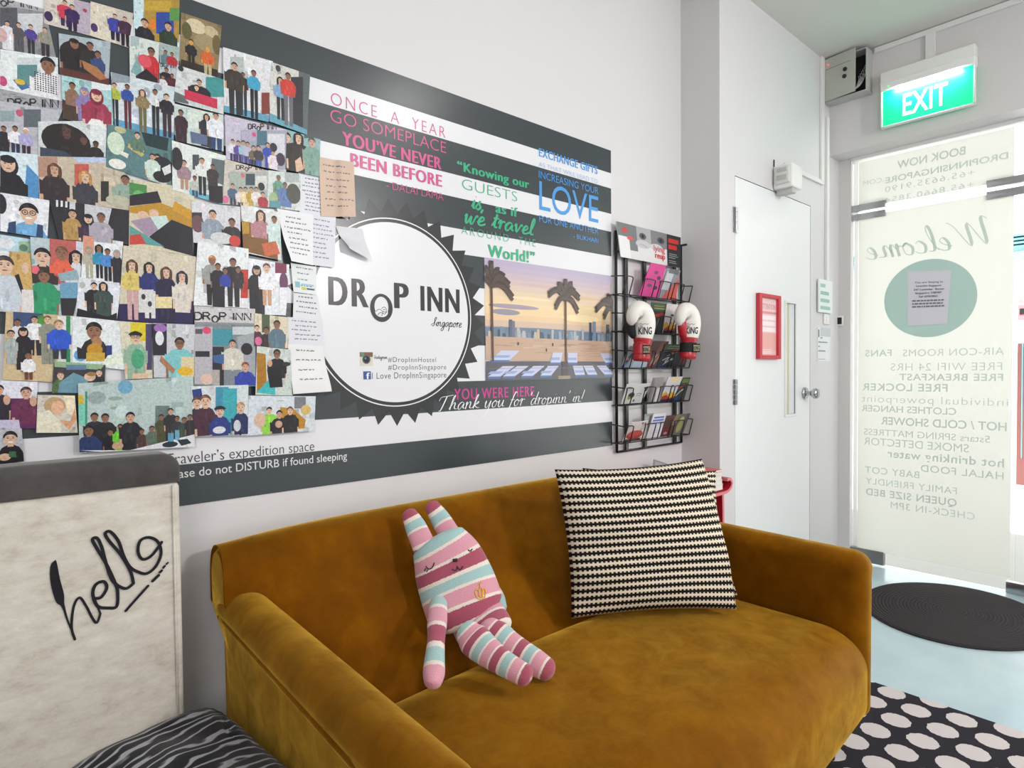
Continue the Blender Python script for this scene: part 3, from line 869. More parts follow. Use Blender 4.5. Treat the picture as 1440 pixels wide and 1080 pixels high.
art.strokes("Thank you for 'dropinn' in!", tx0, tz, tx1, .0235, 'f0f0f2', .0016, .0042, .38)
mural_part('farewell_lettering', art, mural)
art = Art(on_wall, 0.0024)
ex0, ez0 = (0.4024, 0.9464); ex1, ez1 = (0.7465, 0.9468)
ezb = 0.9468
art.text("Traveler’s expedition space", ex0 - (ex1 - ex0) * .085, ezb, ex1, ezb + .027, '34363a', -.008)
px0 = 0.4111; px1, pzb = (0.8454, 0.9123)
art.text('Please do not DISTURB if found sleeping', px0 - (px1 - px0) * .10, pzb, px1, pzb + .0215, 'd9dcdc', .004)
mural_part('notice_lettering', art, mural)

# rooftop pool picture printed in the graphic
QX0, QX1, QZ0, QZ1 = 1.3704, 2.0608, 1.129, 1.556
art = Art(on_wall, 0.0022, clip=[(QX0, QZ0), (QX1, QZ0), (QX1, QZ1), (QX0, QZ1)])
qw, qh = QX1 - QX0, QZ1 - QZ0
def Q(a, b): return (QX0 + a * qw, QZ0 + b * qh)
def qpoly(pts, c): art.poly([Q(*p) for p in pts], c)
sky = ['b9adc6', 'c0b1c4', 'c9b6c0', 'd2bdbb', 'dcc5b4', 'e5ccae', 'ebd2ab', 'efd5a8', 'efd2a4', 'e9c9a2', 'd6bba5', 'b3a4ae']
for i, c in enumerate(sky):
    t1 = 1.0 - i * 0.6 / len(sky); qpoly([(0, t1 - .055), (1, t1 - .055), (1, t1), (0, t1)], c)
for cx, cy, rx, ry, c in ((.2, .62, .18, .02, 'a79aa9'), (.14, .57, .1, .025, '98939f'), (.7, .75, .2, .015, 'e2bd9c'), (.45, .82, .22, .014, 'd5b4b2'), (.85, .66, .12, .012, 'f2dcae'), (.32, .70, .15, .012, 'f3deb4'), (.72, .56, .16, .035, 'f6e2b4'), (.55, .88, .2, .01, 'cdb7c0')):
    art.ellipse(*Q(cx, cy), rx * qw, ry * qh, c, 20)
qpoly([(0, .36), (1, .36), (1, .43), (.7, .44), (.4, .45), (0, .44)], '6f8296')
rnd = random.Random(4)
for i in range(46):
    x = rnd.random(); h = .02 + rnd.random() * .06
    qpoly([(x, .355), (x + .012 + rnd.random() * .02, .355), (x + .02, .37 + h), (x, .37 + h)], rnd.choice(['55667c', '7c8ea2', '94a4b4', 'b0b4ba', '48586c', '8a8f98', 'c4b8a8']))
for x, w, h, c in ((.16, .022, .51, '5d6379'), (.18, .02, .50, '6d7388'), (.79, .02, .53, '4c5a70'), (.82, .028, .54, '7f93ab'), (.945, .03, .52, '3c4c5c'), (.72, .02, .46, 'a7b0ba'), (.36, .02, .44, 'c9b698')):
    qpoly([(x, .36), (x + w, .36), (x + w, h), (x, h)], c)
qpoly([(0, .17), (1, .15), (1, .355), (0, .365)], 'c6a68f')
for i in range(40):
    y = .19 + rnd.random() * .15; x = rnd.random()
    qpoly([(x, y), (x + .05 + rnd.random() * .1, y + .002), (x + .08, y + .006), (x, y + .006)], rnd.choice(['d8bda6', 'b49480', 'cfb29a', 'a98974']))
for x, y in ((.22, .31), (.43, .26), (.48, .31)): art.ellipse(*Q(x, y), .004, .007, '4a3c38', 8)
qpoly([(0, 0), (1, 0), (1, .16), (0, .16)], '5c5a62')
def lounger(x, y, w, h, sk):
    qpoly([(x, y), (x + w, y), (x + w + sk, y + h), (x + sk, y + h)], 'c9cbe4')
    qpoly([(x, y), (x + w, y), (x + w, y - .018), (x, y - .018)], '5674a8')
    qpoly([(x, y + h * .25), (x + w * .9, y + h * .25), (x + w * .9 + sk * .3, y + h * .5), (x + sk * .2, y + h * .5)], '93a9d6')
lounger(.03, .17, .13, .08, .07); lounger(.46, .15, .08, .09, .02); lounger(.60, .15, .08, .09, .0); lounger(.93, .15, .1, .09, -.05)
for x, sk in ((.01, .1), (.11, .1), (.24, .09), (.38, .06), (.66, -.02), (.77, -.04), (.92, -.07)): lounger(x, .035, .085, .085, sk)
qpoly([(.55, .03), (.6, .03), (.6, .16), (.55, .16)], '4c4248'); qpoly([(.52, .0), (.62, .0), (.62, .03), (.52, .03)], '9a8c78')
qpoly([(0, .098), (1, .104), (1, .107), (0, .101)], '77767e')
def palm(x, top, lean, fr, sc):
    art.line([Q(x, .16), Q(x + lean, top)], .009, '5a4436')
    for a_, l_ in fr:
        a_ = R_(a_); ex, ey = math.cos(a_) * l_, math.sin(a_) * l_
        bx, bz = Q(x + lean, top)
        tip = (bx + ex, bz + ey - abs(ex) * .25)
        mid = (bx + ex * .5, bz + ey * .6 + .012)
        art.line([(bx, bz), mid, tip], .015 * sc, '453a37', smooth=4); art.line([(bx, bz - .004), (mid[0], mid[1] - .008), (tip[0], tip[1] - .012)], .010 * sc, '57463e', smooth=4)
palm(.045, .78, -.005, ((90, .085), (60, .075), (120, .08), (20, .09), (160, .06), (-5, .10), (40, .08)), 1.3)
palm(.585, .735, .0, ((90, .075), (60, .08), (125, .075), (20, .085), (160, .10), (-20, .075), (-160, .06), (40, .07)), 1.25)
palm(1.0, .68, .0, ((150, .08), (170, .11), (120, .07), (200, .06)), 1.3)
mural_part('pool_picture', art, mural, 'picture of loungers and palms beside a rooftop pool at sunset')

# ------------------------------------------------------------------ photo prints stuck on the graphic
SIGN = {'D': (.9, [[(0, 0), (0, 1), (.45, 1), (.72, .75), (.72, .25), (.45, 0), (0, 0)]]), 'R': (.9, [[(0, 0), (0, 1), (.5, 1), (.68, .78), (.5, .52), (0, .52)], [(.35, .52), (.72, 0)]]),
        'O': (.85, [[(.36, .6), (.05, .3), (.05, -.1), (.36, -.4), (.67, -.1), (.67, .3), (.36, .6)]]), 'P': (.85, [[(0, 0), (0, 1), (.5, 1), (.68, .75), (.5, .48), (0, .48)]]),
        ' ': (.6, []), 'I': (.35, [[(.08, 0), (.08, 1)]]), 'N': (.95, [[(0, 0), (0, 1), (.72, 0), (.72, 1)]])}
def sign(art, quad, c):
    tl, tr, br, bl = quad
    def at(a, c): return tuple((bl[k] * (1 - a) + br[k] * a) * (1 - c) + (tl[k] * (1 - a) + tr[k] * a) * c for k in (0, 1))
    w = sum(SIGN[k][0] for k in 'DROP INN'); x = 0.0
    for k in 'DROP INN':
        for r in SIGN[k][1]:
            art.line([at((x + p[0]) / w, p[1]) for p in r], abs(tl[1] - bl[1]) * .24, c)
        x += SIGN[k][0]
def area2(q): return sum(q[i][0] * q[(i + 1) % len(q)][1] - q[(i + 1) % len(q)][0] * q[i][1] for i in range(len(q)))
PRINTS = [
([(0.0459, 1.9392), (0.1638, 1.9441), (0.1813, 1.8465), (0.0434, 1.8314)], '8c8c92', [('g', [(0.0459, 1.9392), (0.1638, 1.9441), (0.1636, 1.9381), (0.0453, 1.9165)], 'a9a8ae'), ('t', [(0.0653, 1.9356), (0.1543, 1.9525), (0.154, 1.939), (0.0651, 1.9241)], '38363c'), ('g', [(0.118, 1.9182), (0.1599, 1.9337), (0.1589, 1.8886), (0.117, 1.874)], 'c9cbd0'), ('g', [(0.0894, 1.9191), (0.1171, 1.9295), (0.1162, 1.8883), (0.0885, 1.8784)], '55565e'), ('p', 0.1002, 1.8913, 0.0102, 0.0184, 1.8314, 'dadadf', '1b171c', 'c9a086', {}), ('p', 0.1187, 1.895, 0.0103, 0.0164, 1.8375, '55555c', '1b171c', 'c9a086', {}), ('p', 0.1387, 1.8978, 0.0104, 0.0167, 1.8397, '4d3f8e', '1b171c', 'c9a086', {'pants': '33313a'}), ('p', 0.1628, 1.9004, 0.0106, 0.0197, 1.8416, '8f8d80', '1b171c', 'c9a086', {'pants': '3a3036'}), ('e', 0.0905, 1.8647, 0.0091, 0.0145, 'caa')], 'shopfront photo print cut by the top left corner of the picture'),
([(0.1633, 1.9798), (0.247, 1.9879), (0.2429, 1.9163), (0.1619, 1.9135)], 'cfc6bf', [('g', [(0.2158, 1.9851), (0.2459, 1.9968), (0.2443, 1.9215), (0.2142, 1.9109)], 'b3a7b6'), ('e', 0.1696, 1.9313, 0.0074, 0.0106, '3d2c55'), ('p', 0.199, 1.971, 0.0107, 0.0241, 1.9204, 'c63a55', '1b171c', 'c9a086', {'pants': '3a2a4e'}), ('p', 0.2116, 1.9667, 0.0108, 0.0231, 1.9111, '3a2658', '1b171c', 'c9a086', {'pants': '2c1e44'}), ('e', 0.2348, 1.9677, 0.0039, 0.0039, 'a23b4c')], 'beige photo print of two people in red and purple shirts'),
([(0.2458, 1.9921), (0.3281, 1.9961), (0.3165, 1.9145), (0.2429, 1.9163)], 'd6cdbc', [('g', [(0.2944, 1.9932), (0.3269, 2.0054), (0.3252, 1.9239), (0.2927, 1.9129)], 'c4bab0'), ('e', 0.2512, 1.9364, 0.0067, 0.0095, '4a3464'), ('p', 0.2913, 1.9761, 0.0104, 0.025, 1.9216, '3b3f9a', '1b171c', 'c9a086', {'pants': '241c3c'}), ('p', 0.3107, 1.9768, 0.0105, 0.024, 1.9153, '40263f', '1b171c', 'c9a086', {'pants': '1f1830'})], 'cream photo print of two people in blue and dark shirts'),
([(0.3294, 2.0613), (0.4264, 2.0698), (0.4225, 1.9517), (0.3285, 1.9461)], 'c5dbe2', [('g', [(0.3505, 2.0371), (0.4263, 2.0664), (0.4243, 1.9641), (0.3485, 1.9383)], 'a8873a'), ('g', [(0.3505, 2.0338), (0.4076, 2.0558), (0.4071, 2.0322), (0.35, 2.0108)], 'bb9a3a'), ('g', [(0.3751, 2.0169), (0.4132, 2.0311), (0.4122, 1.9802), (0.3741, 1.9669)], '30489a'), ('g', [(0.3614, 1.9953), (0.3733, 1.9997), (0.3728, 1.9764), (0.3609, 1.9721)], 'd8792e'), ('g', [(0.4042, 2.0378), (0.4259, 2.046), (0.4253, 2.0153), (0.4035, 2.0074)], '5a8f4a'), ('p', 0.3509, 1.9833, 0.0198, 0.0322, 1.9355, '24222a', '1b171c', 'c9a086', {}), ('p', 0.4002, 1.9928, 0.0202, 0.0306, 1.9456, '2c3a2c', '1b171c', 'c9a086', {})], 'photo print of two people before a yellow, blue and green wall'),
([(0.3185, 1.9426), (0.3797, 1.9473), (0.3761, 1.8464), (0.3179, 1.847)], 'cfd6d2', [('g', [(0.3213, 1.9419), (0.3386, 1.9479), (0.3381, 1.925), (0.3208, 1.9192)], 'a7b8ba'), ('g', [(0.3196, 1.8605), (0.3378, 1.9118), (0.3438, 1.8516)], '7fa5a6'), ('p', 0.3628, 1.9201, 0.02, 0.0267, 1.842, 'c02c34', '1b171c', '8e6650', {'g': 1}), ('e', 0.349, 1.8942, 0.0141, 0.0148, 'd35360'), ('g', [(0.3294, 1.8538), (0.3516, 1.877), (0.3749, 1.861), (0.3746, 1.846), (0.332, 1.8383)], '282028')], 'photo print of a person in red holding a red balloon'),
([(0.3796, 1.9456), (0.4224, 1.95), (0.4199, 1.9), (0.3802, 1.9009)], '9fb0ac', [('p', 0.3928, 1.9284, 0.0101, 0.0167, 1.8947, '5b7d88', '1b171c', '8e6650', {}), ('p', 0.4065, 1.9278, 0.0101, 0.0201, 1.8957, 'b02d36', '1b171c', '8e6650', {})], 'small photo print of two people, one in red, above a dark group print'),
([(0.3787, 1.8988), (0.4215, 1.9022), (0.4188, 1.8472), (0.3777, 1.8486)], 'b9bfc6', [('t', [(0.3817, 1.8981), (0.4137, 1.9032), (0.4136, 1.8964), (0.3815, 1.8913)], '34343a'), ('p', 0.3935, 1.8868, 0.0117, 0.0244, 1.8429, '1f1d26', '1b171c', '8e6650', {}), ('p', 0.4055, 1.877, 0.0102, 0.0232, 1.8448, '521c2a', '1b171c', '8e6650', {}), ('p', 0.3856, 1.8676, 0.01, 0.0152, 1.8407, 'd8d8da', '1b171c', '8e6650', {})], 'small dark group photo print under the shop lettering, left of the red banner print'),
([(0.0876, 1.8349), (0.1838, 1.8488), (0.1831, 1.756), (0.0857, 1.7534)], 'dfe5e6', [('g', [(0.1148, 1.8264), (0.1481, 1.8372), (0.1468, 1.7772), (0.1135, 1.7674)], '5d8a8c'), ('g', [(0.1148, 1.8264), (0.1826, 1.8484), (0.1822, 1.8331), (0.1145, 1.8117)], 'cdd4d8'), ('e', 0.0906, 1.7708, 0.0069, 0.0102, 'c04a7a'), ('g', [(0.1068, 1.7786), (0.1209, 1.7843), (0.1347, 1.7707), (0.1204, 1.7606)], '4a6a9c'), ('e', 0.1184, 1.7776, 0.0083, 0.0059, 'd8b83e'), ('p', 0.1661, 1.8265, 0.0333, 0.0493, 1.7462, 'e4e2e6', '1b171c', '8e6650', {'chk': 1})], 'photo print of a smiling person in a checked black and white top'),
([(0.1862, 1.9011), (0.2818, 1.9155), (0.2756, 1.8167), (0.1868, 1.8133)], 'a8b4bc', [('e', 0.2209, 1.8639, 0.0343, 0.0311, '2c2628'), ('p', 0.2137, 1.8877, 0.0216, 0.0439, 1.8118, '2a2426', '2a2426', '8e6650', {'j': 1}), ('p', 0.2424, 1.8927, 0.0173, 0.0345, 1.8111, '2d2a2c', '1b171c', '8e6650', {}), ('p', 0.2567, 1.8787, 0.0158, 0.0215, 1.8139, '3a4a78', '1b171c', '8e6650', {}), ('g', [(0.1871, 1.8286), (0.2773, 1.8315), (0.2756, 1.8167), (0.1868, 1.8133)], '5c3430'), ('g', [(0.2259, 1.8563), (0.2547, 1.8498), (0.2731, 1.8303), (0.2595, 1.823), (0.2307, 1.8392)], 'a9714a')], 'dim photo print of three people in black seated at a brown table'),
([(0.1893, 1.8126), (0.2811, 1.8184), (0.2831, 1.72), (0.1898, 1.7197)], 'a9ced0', [('g', [(0.2434, 1.8182), (0.2813, 1.8296), (0.2808, 1.8071), (0.243, 1.7962)], 'dfe6e8'), ('g', [(0.1882, 1.762), (0.216, 1.7543), (0.2282, 1.7204), (0.1898, 1.7197)], '4a3830'), ('p', 0.2079, 1.7952, 0.0154, 0.0206, 1.7519, '8c6a58', '1b171c', '8e6650', {}), ('p', 0.2297, 1.7892, 0.0172, 0.0263, 1.7235, '8a7cae', '8a7cae', 'c9a086', {'j': 1}), ('p', 0.252, 1.7862, 0.0269, 0.0456, 1.7071, '9a3850', '7c2b3e', 'd8b59c', {'j': 1}), ('g', [(0.2416, 1.7332), (0.2576, 1.7342), (0.2708, 1.7185), (0.2307, 1.7148)], 'e8e4e2')], 'photo print of a person in a maroon headscarf holding a child'),
([(0.0524, 1.7522), (0.1893, 1.7577), (0.1889, 1.7363), (0.0519, 1.7265)], 'a3a4aa', [('t', [(0.0978, 1.7366), (0.1856, 1.7597), (0.1852, 1.7421), (0.0976, 1.7234)], '2e2c33')], 'grey sign photo strip with black shop lettering near the left edge'),
([(0.0519, 1.7265), (0.1889, 1.7363), (0.1532, 1.6291), (0.0494, 1.6177)], 'b8b8c0', [('g', [(0.0847, 1.7083), (0.1077, 1.7145), (0.1072, 1.6924), (0.0842, 1.6865)], '8fa0a6'), ('e', 0.1158, 1.7122, 0.0059, 0.0074, 'c05a76'), ('g', [(0.123, 1.7215), (0.1518, 1.7293), (0.151, 1.6916), (0.1222, 1.6844)], '60666e'), ('p', 0.0896, 1.6733, 0.0117, 0.0171, 1.6207, '2a2a30', '1b171c', '8e6650', {}), ('p', 0.108, 1.6779, 0.0118, 0.0198, 1.6218, 'e4e4ea', '1b171c', '8e6650', {'pants': '2c3450'}), ('p', 0.1256, 1.6778, 0.0119, 0.0202, 1.6242, 'a7a4cc', 'e4e4e4', 'c9a086', {'pants': '3a2a30'})], 'photo print of three people standing below the grey sign strip'),
([(0.2803, 1.8468), (0.4112, 1.8517), (0.4055, 1.7217), (0.2846, 1.722)], 'ccd6dc', [('g', [(0.2817, 1.8456), (0.3181, 1.8568), (0.3176, 1.834), (0.2812, 1.8232)], '8f98a2'), ('g', [(0.2823, 1.7438), (0.4074, 1.7425), (0.4055, 1.7217), (0.2846, 1.722)], '5d9cc0'), ('p', 0.2866, 1.8184, 0.0128, 0.0194, 1.7284, 'a9b845', '1b171c', 'c9a086', {'pants': '2a2c38'}), ('p', 0.3117, 1.8226, 0.013, 0.0198, 1.725, '2f4f9c', '1b171c', '8e6650', {'pants': '5c2c34'}), ('p', 0.3417, 1.8182, 0.0149, 0.0219, 1.7226, '8c7a55', '5a3d2e', 'd8b59c', {'l': 1, 'pants': '6c6440'}), ('p', 0.3683, 1.8275, 0.0133, 0.0209, 1.7257, 'd8d8dc', '1b171c', '8e6650', {'pants': '2a2630'}), ('p', 0.3922, 1.8227, 0.0152, 0.026, 1.7282, '26242c', '1b171c', 'd8b59c', {'pants': '3a2630'})], 'photo print of five people standing on a blue floor'),
([(0.4288, 2.0369), (0.5215, 2.0379), (0.5088, 1.9015), (0.423, 1.901)], '8c7a56', [('e', 0.4617, 2.0148, 0.0229, 0.0174, 'cfc2a0'), ('e', 0.4959, 2.013, 0.0168, 0.014, 'bfae8c'), ('e', 0.4854, 1.9815, 0.0301, 0.021, '9c8c6a'), ('e', 0.4406, 1.997, 0.0112, 0.0206, '5f5a36'), ('e', 0.5087, 1.9859, 0.0102, 0.0247, '6a5c3a'), ('g', [(0.4266, 1.9242), (0.5142, 1.9243), (0.5088, 1.9015), (0.423, 1.901)], '33261e'), ('p', 0.4496, 1.9728, 0.0138, 0.0208, 1.9072, '23222a', '1b171c', 'd8a050', {'pants': '2a2420'}), ('p', 0.4868, 1.9681, 0.014, 0.0249, 1.9049, 'd0622e', 'a8802e', 'd8a050', {'pants': 'b8aa80'})], 'yellowish photo print of two people before a peeling stained wall'),
([(0.4169, 1.9059), (0.5257, 1.9031), (0.5206, 1.8164), (0.4074, 1.8169)], 'cfd2d4', [('e', 0.4245, 1.8998, 0.0063, 0.0068, '33333a'), ('g', [(0.4804, 1.8964), (0.5241, 1.9097), (0.5232, 1.8597), (0.4795, 1.8474)], '3d8f90'), ('g', [(0.4094, 1.8411), (0.4374, 1.8355), (0.4402, 1.8191), (0.4074, 1.8169)], '5d6668'), ('p', 0.4654, 1.878, 0.0156, 0.0455, 1.8293, '25222a', '1b171c', 'c9a086', {}), ('p', 0.4587, 1.8639, 0.0139, 0.0227, 1.8275, '26242c', '1b171c', 'd8b59c', {}), ('g', [(0.4314, 1.8525), (0.5061, 1.8496), (0.5056, 1.8248), (0.4325, 1.829)], 'c4304e'), ('g', [(0.4325, 1.829), (0.5056, 1.8248), (0.5038, 1.819), (0.4372, 1.8251)], 'b9d2cc')], 'photo print of people holding up a red banner'),
([(0.5222, 1.9834), (0.6473, 1.9881), (0.6331, 1.8257), (0.5224, 1.8222)], 'dadade', [('g', [(0.5389, 1.9641), (0.5722, 1.9749), (0.5715, 1.9349), (0.5381, 1.9246)], 'b2b9b6'), ('g', [(0.5228, 1.8383), (0.6334, 1.8444), (0.6331, 1.8257), (0.5224, 1.8222)], '5f9cb8'), ('p', 0.5696, 1.9289, 0.0128, 0.0249, 1.8252, '2a2026', '1b171c', '8e6650', {'pants': '26303e'}), ('p', 0.5489, 1.944, 0.0199, 0.0419, 1.8088, '3c332e', '1b171c', 'c9a086', {'pants': '2c2a30'}), ('p', 0.5966, 1.9408, 0.0165, 0.0272, 1.8249, '3f9fc4', '1b171c', '8e6650', {'pants': '1f1c22'}), ('g', [(0.6159, 1.897), (0.6364, 1.9029), (0.6353, 1.8467), (0.6148, 1.8413)], '7c3a30')], 'photo print of three people standing, one in a bright blue top'),
([(0.6435, 1.985), (0.7492, 1.9838), (0.7381, 1.8177), (0.635, 1.828)], 'cfcfc8', [('e', 0.6603, 1.9735, 0.0067, 0.0085, '3c3a40'), ('g', [(0.717, 1.9874), (0.7494, 1.9975), (0.7463, 1.8216), (0.7139, 1.8137)], '5c6668'), ('g', [(0.6948, 1.9615), (0.7287, 1.9718), (0.7262, 1.8322), (0.6923, 1.8237)], '33323a'), ('g', [(0.6354, 1.8505), (0.7384, 1.8313), (0.7381, 1.8177), (0.635, 1.828)], '64a0b4'), ('p', 0.6655, 1.9432, 0.0189, 0.0289, 1.8392, '7ca0c0', '1b171c', 'c9a086', {'l': 1, 'pants': '25252c'}), ('p', 0.687, 1.961, 0.0191, 0.0352, 1.8294, 'c63c34', '1b171c', '8e6650', {'pants': '6a6a74'})], 'photo print of two people, one in a red shirt, by the dark stripe'),
([(0.4072, 1.8067), (0.5206, 1.8146), (0.5188, 1.7235), (0.4102, 1.7245)], 'bfcfca', [('g', [(0.4368, 1.8045), (0.5191, 1.8266), (0.5182, 1.7803), (0.4359, 1.7597)], 'd2dcd4'), ('p', 0.4224, 1.7938, 0.0154, 0.0252, 1.7168, '3a2430', '1b171c', '8e6650', {}), ('p', 0.4802, 1.7987, 0.0158, 0.0297, 1.725, '2c2a34', '1b171c', 'c9a086', {'l': 1}), ('p', 0.5019, 1.8062, 0.0177, 0.037, 1.7193, 'e0e2ea', '1b171c', 'c9a086', {'pants': '24406a'}), ('g', [(0.4421, 1.7544), (0.4809, 1.7535), (0.4805, 1.7289), (0.4448, 1.7275)], '5c6a8c')], 'photo print of three people on a bench, one in a white shirt'),
([(0.1464, 1.7024), (0.2712, 1.7361), (0.2667, 1.654), (0.1459, 1.6275)], 'cfd4d6', [('g', [(0.2387, 1.7199), (0.2696, 1.7278), (0.2687, 1.6814), (0.2377, 1.6743)], 'dbe0e2'), ('e', 0.1951, 1.672, 0.0441, 0.037, '2c2526'), ('p', 0.1955, 1.6936, 0.0292, 0.056, 1.635, '2a2325', '2f2726', '5a4038', {'l': 1}), ('p', 0.2261, 1.6825, 0.0188, 0.0262, 1.6449, '2c2527', '2a2224', '6a4a3c', {}), ('p', 0.2484, 1.6783, 0.0142, 0.0241, 1.6498, '2c2527', '1b171c', '5a4034', {}), ('g', [(0.1488, 1.6491), (0.1908, 1.6496), (0.2033, 1.6416), (0.1483, 1.628)], '3b4656')], 'dark selfie photo print of three silhouetted people'),
([(0.0829, 1.6253), (0.146, 1.632), (0.1439, 1.5341), (0.081, 1.5407)], 'cfe2ea', [('g', [(0.1252, 1.6081), (0.145, 1.5853), (0.1439, 1.5341), (0.1201, 1.5359)], '4f8cc0'), ('p', 0.0948, 1.6017, 0.0338, 0.0506, 1.5253, '221f26', '201d26', 'd8b59c', {'j': 1}), ('g', [(0.1127, 1.6276), (0.1437, 1.6345), (0.1432, 1.6119), (0.1122, 1.6054)], 'd8e6ec')], 'photo print of a person in a black headscarf by a blue slide'),
([(0.1447, 1.6287), (0.2694, 1.653), (0.3145, 1.6156), (0.3087, 1.5397), (0.145, 1.5312)], 'c3b6a2', [('g', [(0.2081, 1.6257), (0.2342, 1.6312), (0.2332, 1.584), (0.2071, 1.579)], 'c05a52'), ('g', [(0.1447, 1.6272), (0.1779, 1.6345), (0.177, 1.5916), (0.1438, 1.5851)], 'b08a78'), ('g', [(0.2033, 1.6401), (0.2667, 1.654), (0.2665, 1.6412), (0.2159, 1.6304)], 'b8c6e2'), ('p', 0.1723, 1.6059, 0.026, 0.0423, 1.5295, '332a30', '5a3d2e', 'c9a086', {'l': 1}), ('p', 0.227, 1.6016, 0.0251, 0.0367, 1.5388, '3a3a44', 'b98a52', 'd8b59c', {'l': 1}), ('g', [(0.2561, 1.5978), (0.271, 1.6007), (0.2701, 1.5558), (0.2551, 1.5532)], '33302c'), ('p', 0.3031, 1.6102, 0.0211, 0.0424, 1.5548, '8fa89a', '1b171c', '8e6650', {}), ('e', 0.2895, 1.5592, 0.0254, 0.013, 'b9b6a2')], 'photo print of two long haired people eating, one seated behind a chair'),
([(0.271, 1.7281), (0.404, 1.7264), (0.3987, 1.6119), (0.2662, 1.6316)], '5a7d80', [('e', 0.2956, 1.7215, 0.0113, 0.0081, 'b5b48c'), ('e', 0.2866, 1.6888, 0.0168, 0.0258, 'c8d8c4'), ('g', [(0.3356, 1.7347), (0.3948, 1.7259), (0.3912, 1.6947), (0.3465, 1.6979)], '22363a'), ('g', [(0.2836, 1.6769), (0.3114, 1.6703), (0.3084, 1.6599), (0.289, 1.6685)], 'dfe0d8'), ('g', [(0.3119, 1.6947), (0.3431, 1.6773), (0.3372, 1.6694), (0.3089, 1.6859)], 'b8b070'), ('e', 0.2884, 1.6427, 0.0169, 0.0113, 'e2e2da'), ('p', 0.3295, 1.7168, 0.0148, 0.0231, 1.6807, '5f7c68', '1b171c', 'd8b59c', {}), ('p', 0.3696, 1.6732, 0.0201, 0.036, 1.6095, 'b8ccc8', '1b171c', 'c9a086', {'l': 1}), ('e', 0.3811, 1.6489, 0.0246, 0.0303, '25262e'), ('p', 0.3592, 1.6743, 0.015, 0.0268, 1.6242, 'c8d8ce', '1b171c', 'c9a086', {}), ('e', 0.3778, 1.6314, 0.0183, 0.0134, '1f1e24'), ('g', [(0.3782, 1.6516), (0.3967, 1.6656), (0.3978, 1.6456), (0.3839, 1.636)], 'd8d8da')], 'teal photo print of people with white and yellow skateboards'),
([(0.081, 1.5407), (0.1622, 1.5387), (0.1568, 1.4575), (0.0792, 1.4618)], 'e2e4ea', [('e', 0.0816, 1.5175, 0.0091, 0.0205, '26242e'), ('p', 0.1265, 1.5057, 0.0404, 0.0548, 1.4444, '6fa6d2', '1b171c', 'd8b59c', {'g': 1, 'smile': 1}), ('g', [(0.0933, 1.4814), (0.1049, 1.4861), (0.1043, 1.4565), (0.0905, 1.4575)], '2c4468'), ('g', [(0.1404, 1.4854), (0.15, 1.4838), (0.1494, 1.4566), (0.1374, 1.458)], '2c4468')], 'photo print of a laughing person in glasses and a light blue shirt'),
([(0.1611, 1.5416), (0.3102, 1.5415), (0.3071, 1.4628), (0.1766, 1.4586)], '2b2a30', [('g', [(0.1686, 1.5474), (0.1761, 1.5488), (0.1753, 1.515), (0.1679, 1.5138)], '2b2a30'), ('g', [(0.1735, 1.5437), (0.1772, 1.5444), (0.1769, 1.5275), (0.1731, 1.5269)], 'dedee4'), ('g', [(0.1816, 1.5436), (0.1854, 1.5443), (0.185, 1.5289), (0.1812, 1.5282)], 'dedee4'), ('g', [(0.1897, 1.5435), (0.1936, 1.5442), (0.1932, 1.5287), (0.1894, 1.5281)], 'dedee4'), ('g', [(0.1973, 1.5433), (0.2076, 1.545), (0.2072, 1.5264), (0.1969, 1.5247)], 'cfcfd6'), ('g', [(0.2244, 1.5417), (0.2753, 1.5407), (0.2661, 1.4977), (0.2237, 1.5103)], 'c4c6cc'), ('p', 0.2019, 1.5162, 0.0202, 0.0283, 1.4572, 'b08c52', '1b171c', 'c9a086', {}), ('p', 0.2303, 1.5097, 0.0205, 0.0291, 1.4577, '3c2c44', '211f28', 'd8b59c', {'j': 1}), ('p', 0.2544, 1.5166, 0.0208, 0.0378, 1.456, 'a8a2ae', '4a3c3c', '8e6650', {})], 'photo print of three people beside a large white fork shape'),
([(0.3116, 1.6135), (0.449, 1.6161), (0.4425, 1.4522), (0.307, 1.4596)], 'cfc6ac', [('g', [(0.3115, 1.6053), (0.346, 1.6053), (0.3456, 1.5821), (0.3109, 1.5775)], '4a8a4c'), ('e', 0.3295, 1.5792, 0.0117, 0.0115, '68b46a'), ('g', [(0.3109, 1.5759), (0.368, 1.5961), (0.3765, 1.5708), (0.3104, 1.5514)], '2b2630'), ('g', [(0.3103, 1.5497), (0.3735, 1.5703), (0.4476, 1.5483), (0.4435, 1.5026), (0.3668, 1.5357), (0.3101, 1.5366)], 'b88a2c'), ('g', [(0.4042, 1.5789), (0.4479, 1.5587), (0.4458, 1.5376), (0.3976, 1.5575)], 'c9962a'), ('e', 0.3373, 1.5344, 0.0117, 0.0099, 'd8b59c'), ('e', 0.3595, 1.5429, 0.0105, 0.0092, 'd8b59c'), ('g', [(0.3111, 1.5172), (0.3519, 1.5334), (0.3691, 1.5025), (0.3451, 1.4859)], 'a08ca2'), ('g', [(0.3519, 1.5334), (0.385, 1.5419), (0.3937, 1.5196), (0.3691, 1.5025)], 'c4d8d4'), ('g', [(0.348, 1.4863), (0.3971, 1.5336), (0.4439, 1.52), (0.4425, 1.4522), (0.3804, 1.4637)], '23222a'), ('g', [(0.3094, 1.5072), (0.3805, 1.467), (0.3086, 1.4679)], '5a9a98'), ('g', [(0.309, 1.4843), (0.3306, 1.4905), (0.3418, 1.4689), (0.3085, 1.463)], 'c0423c')], 'photo print of two people asleep on a mustard sofa'),
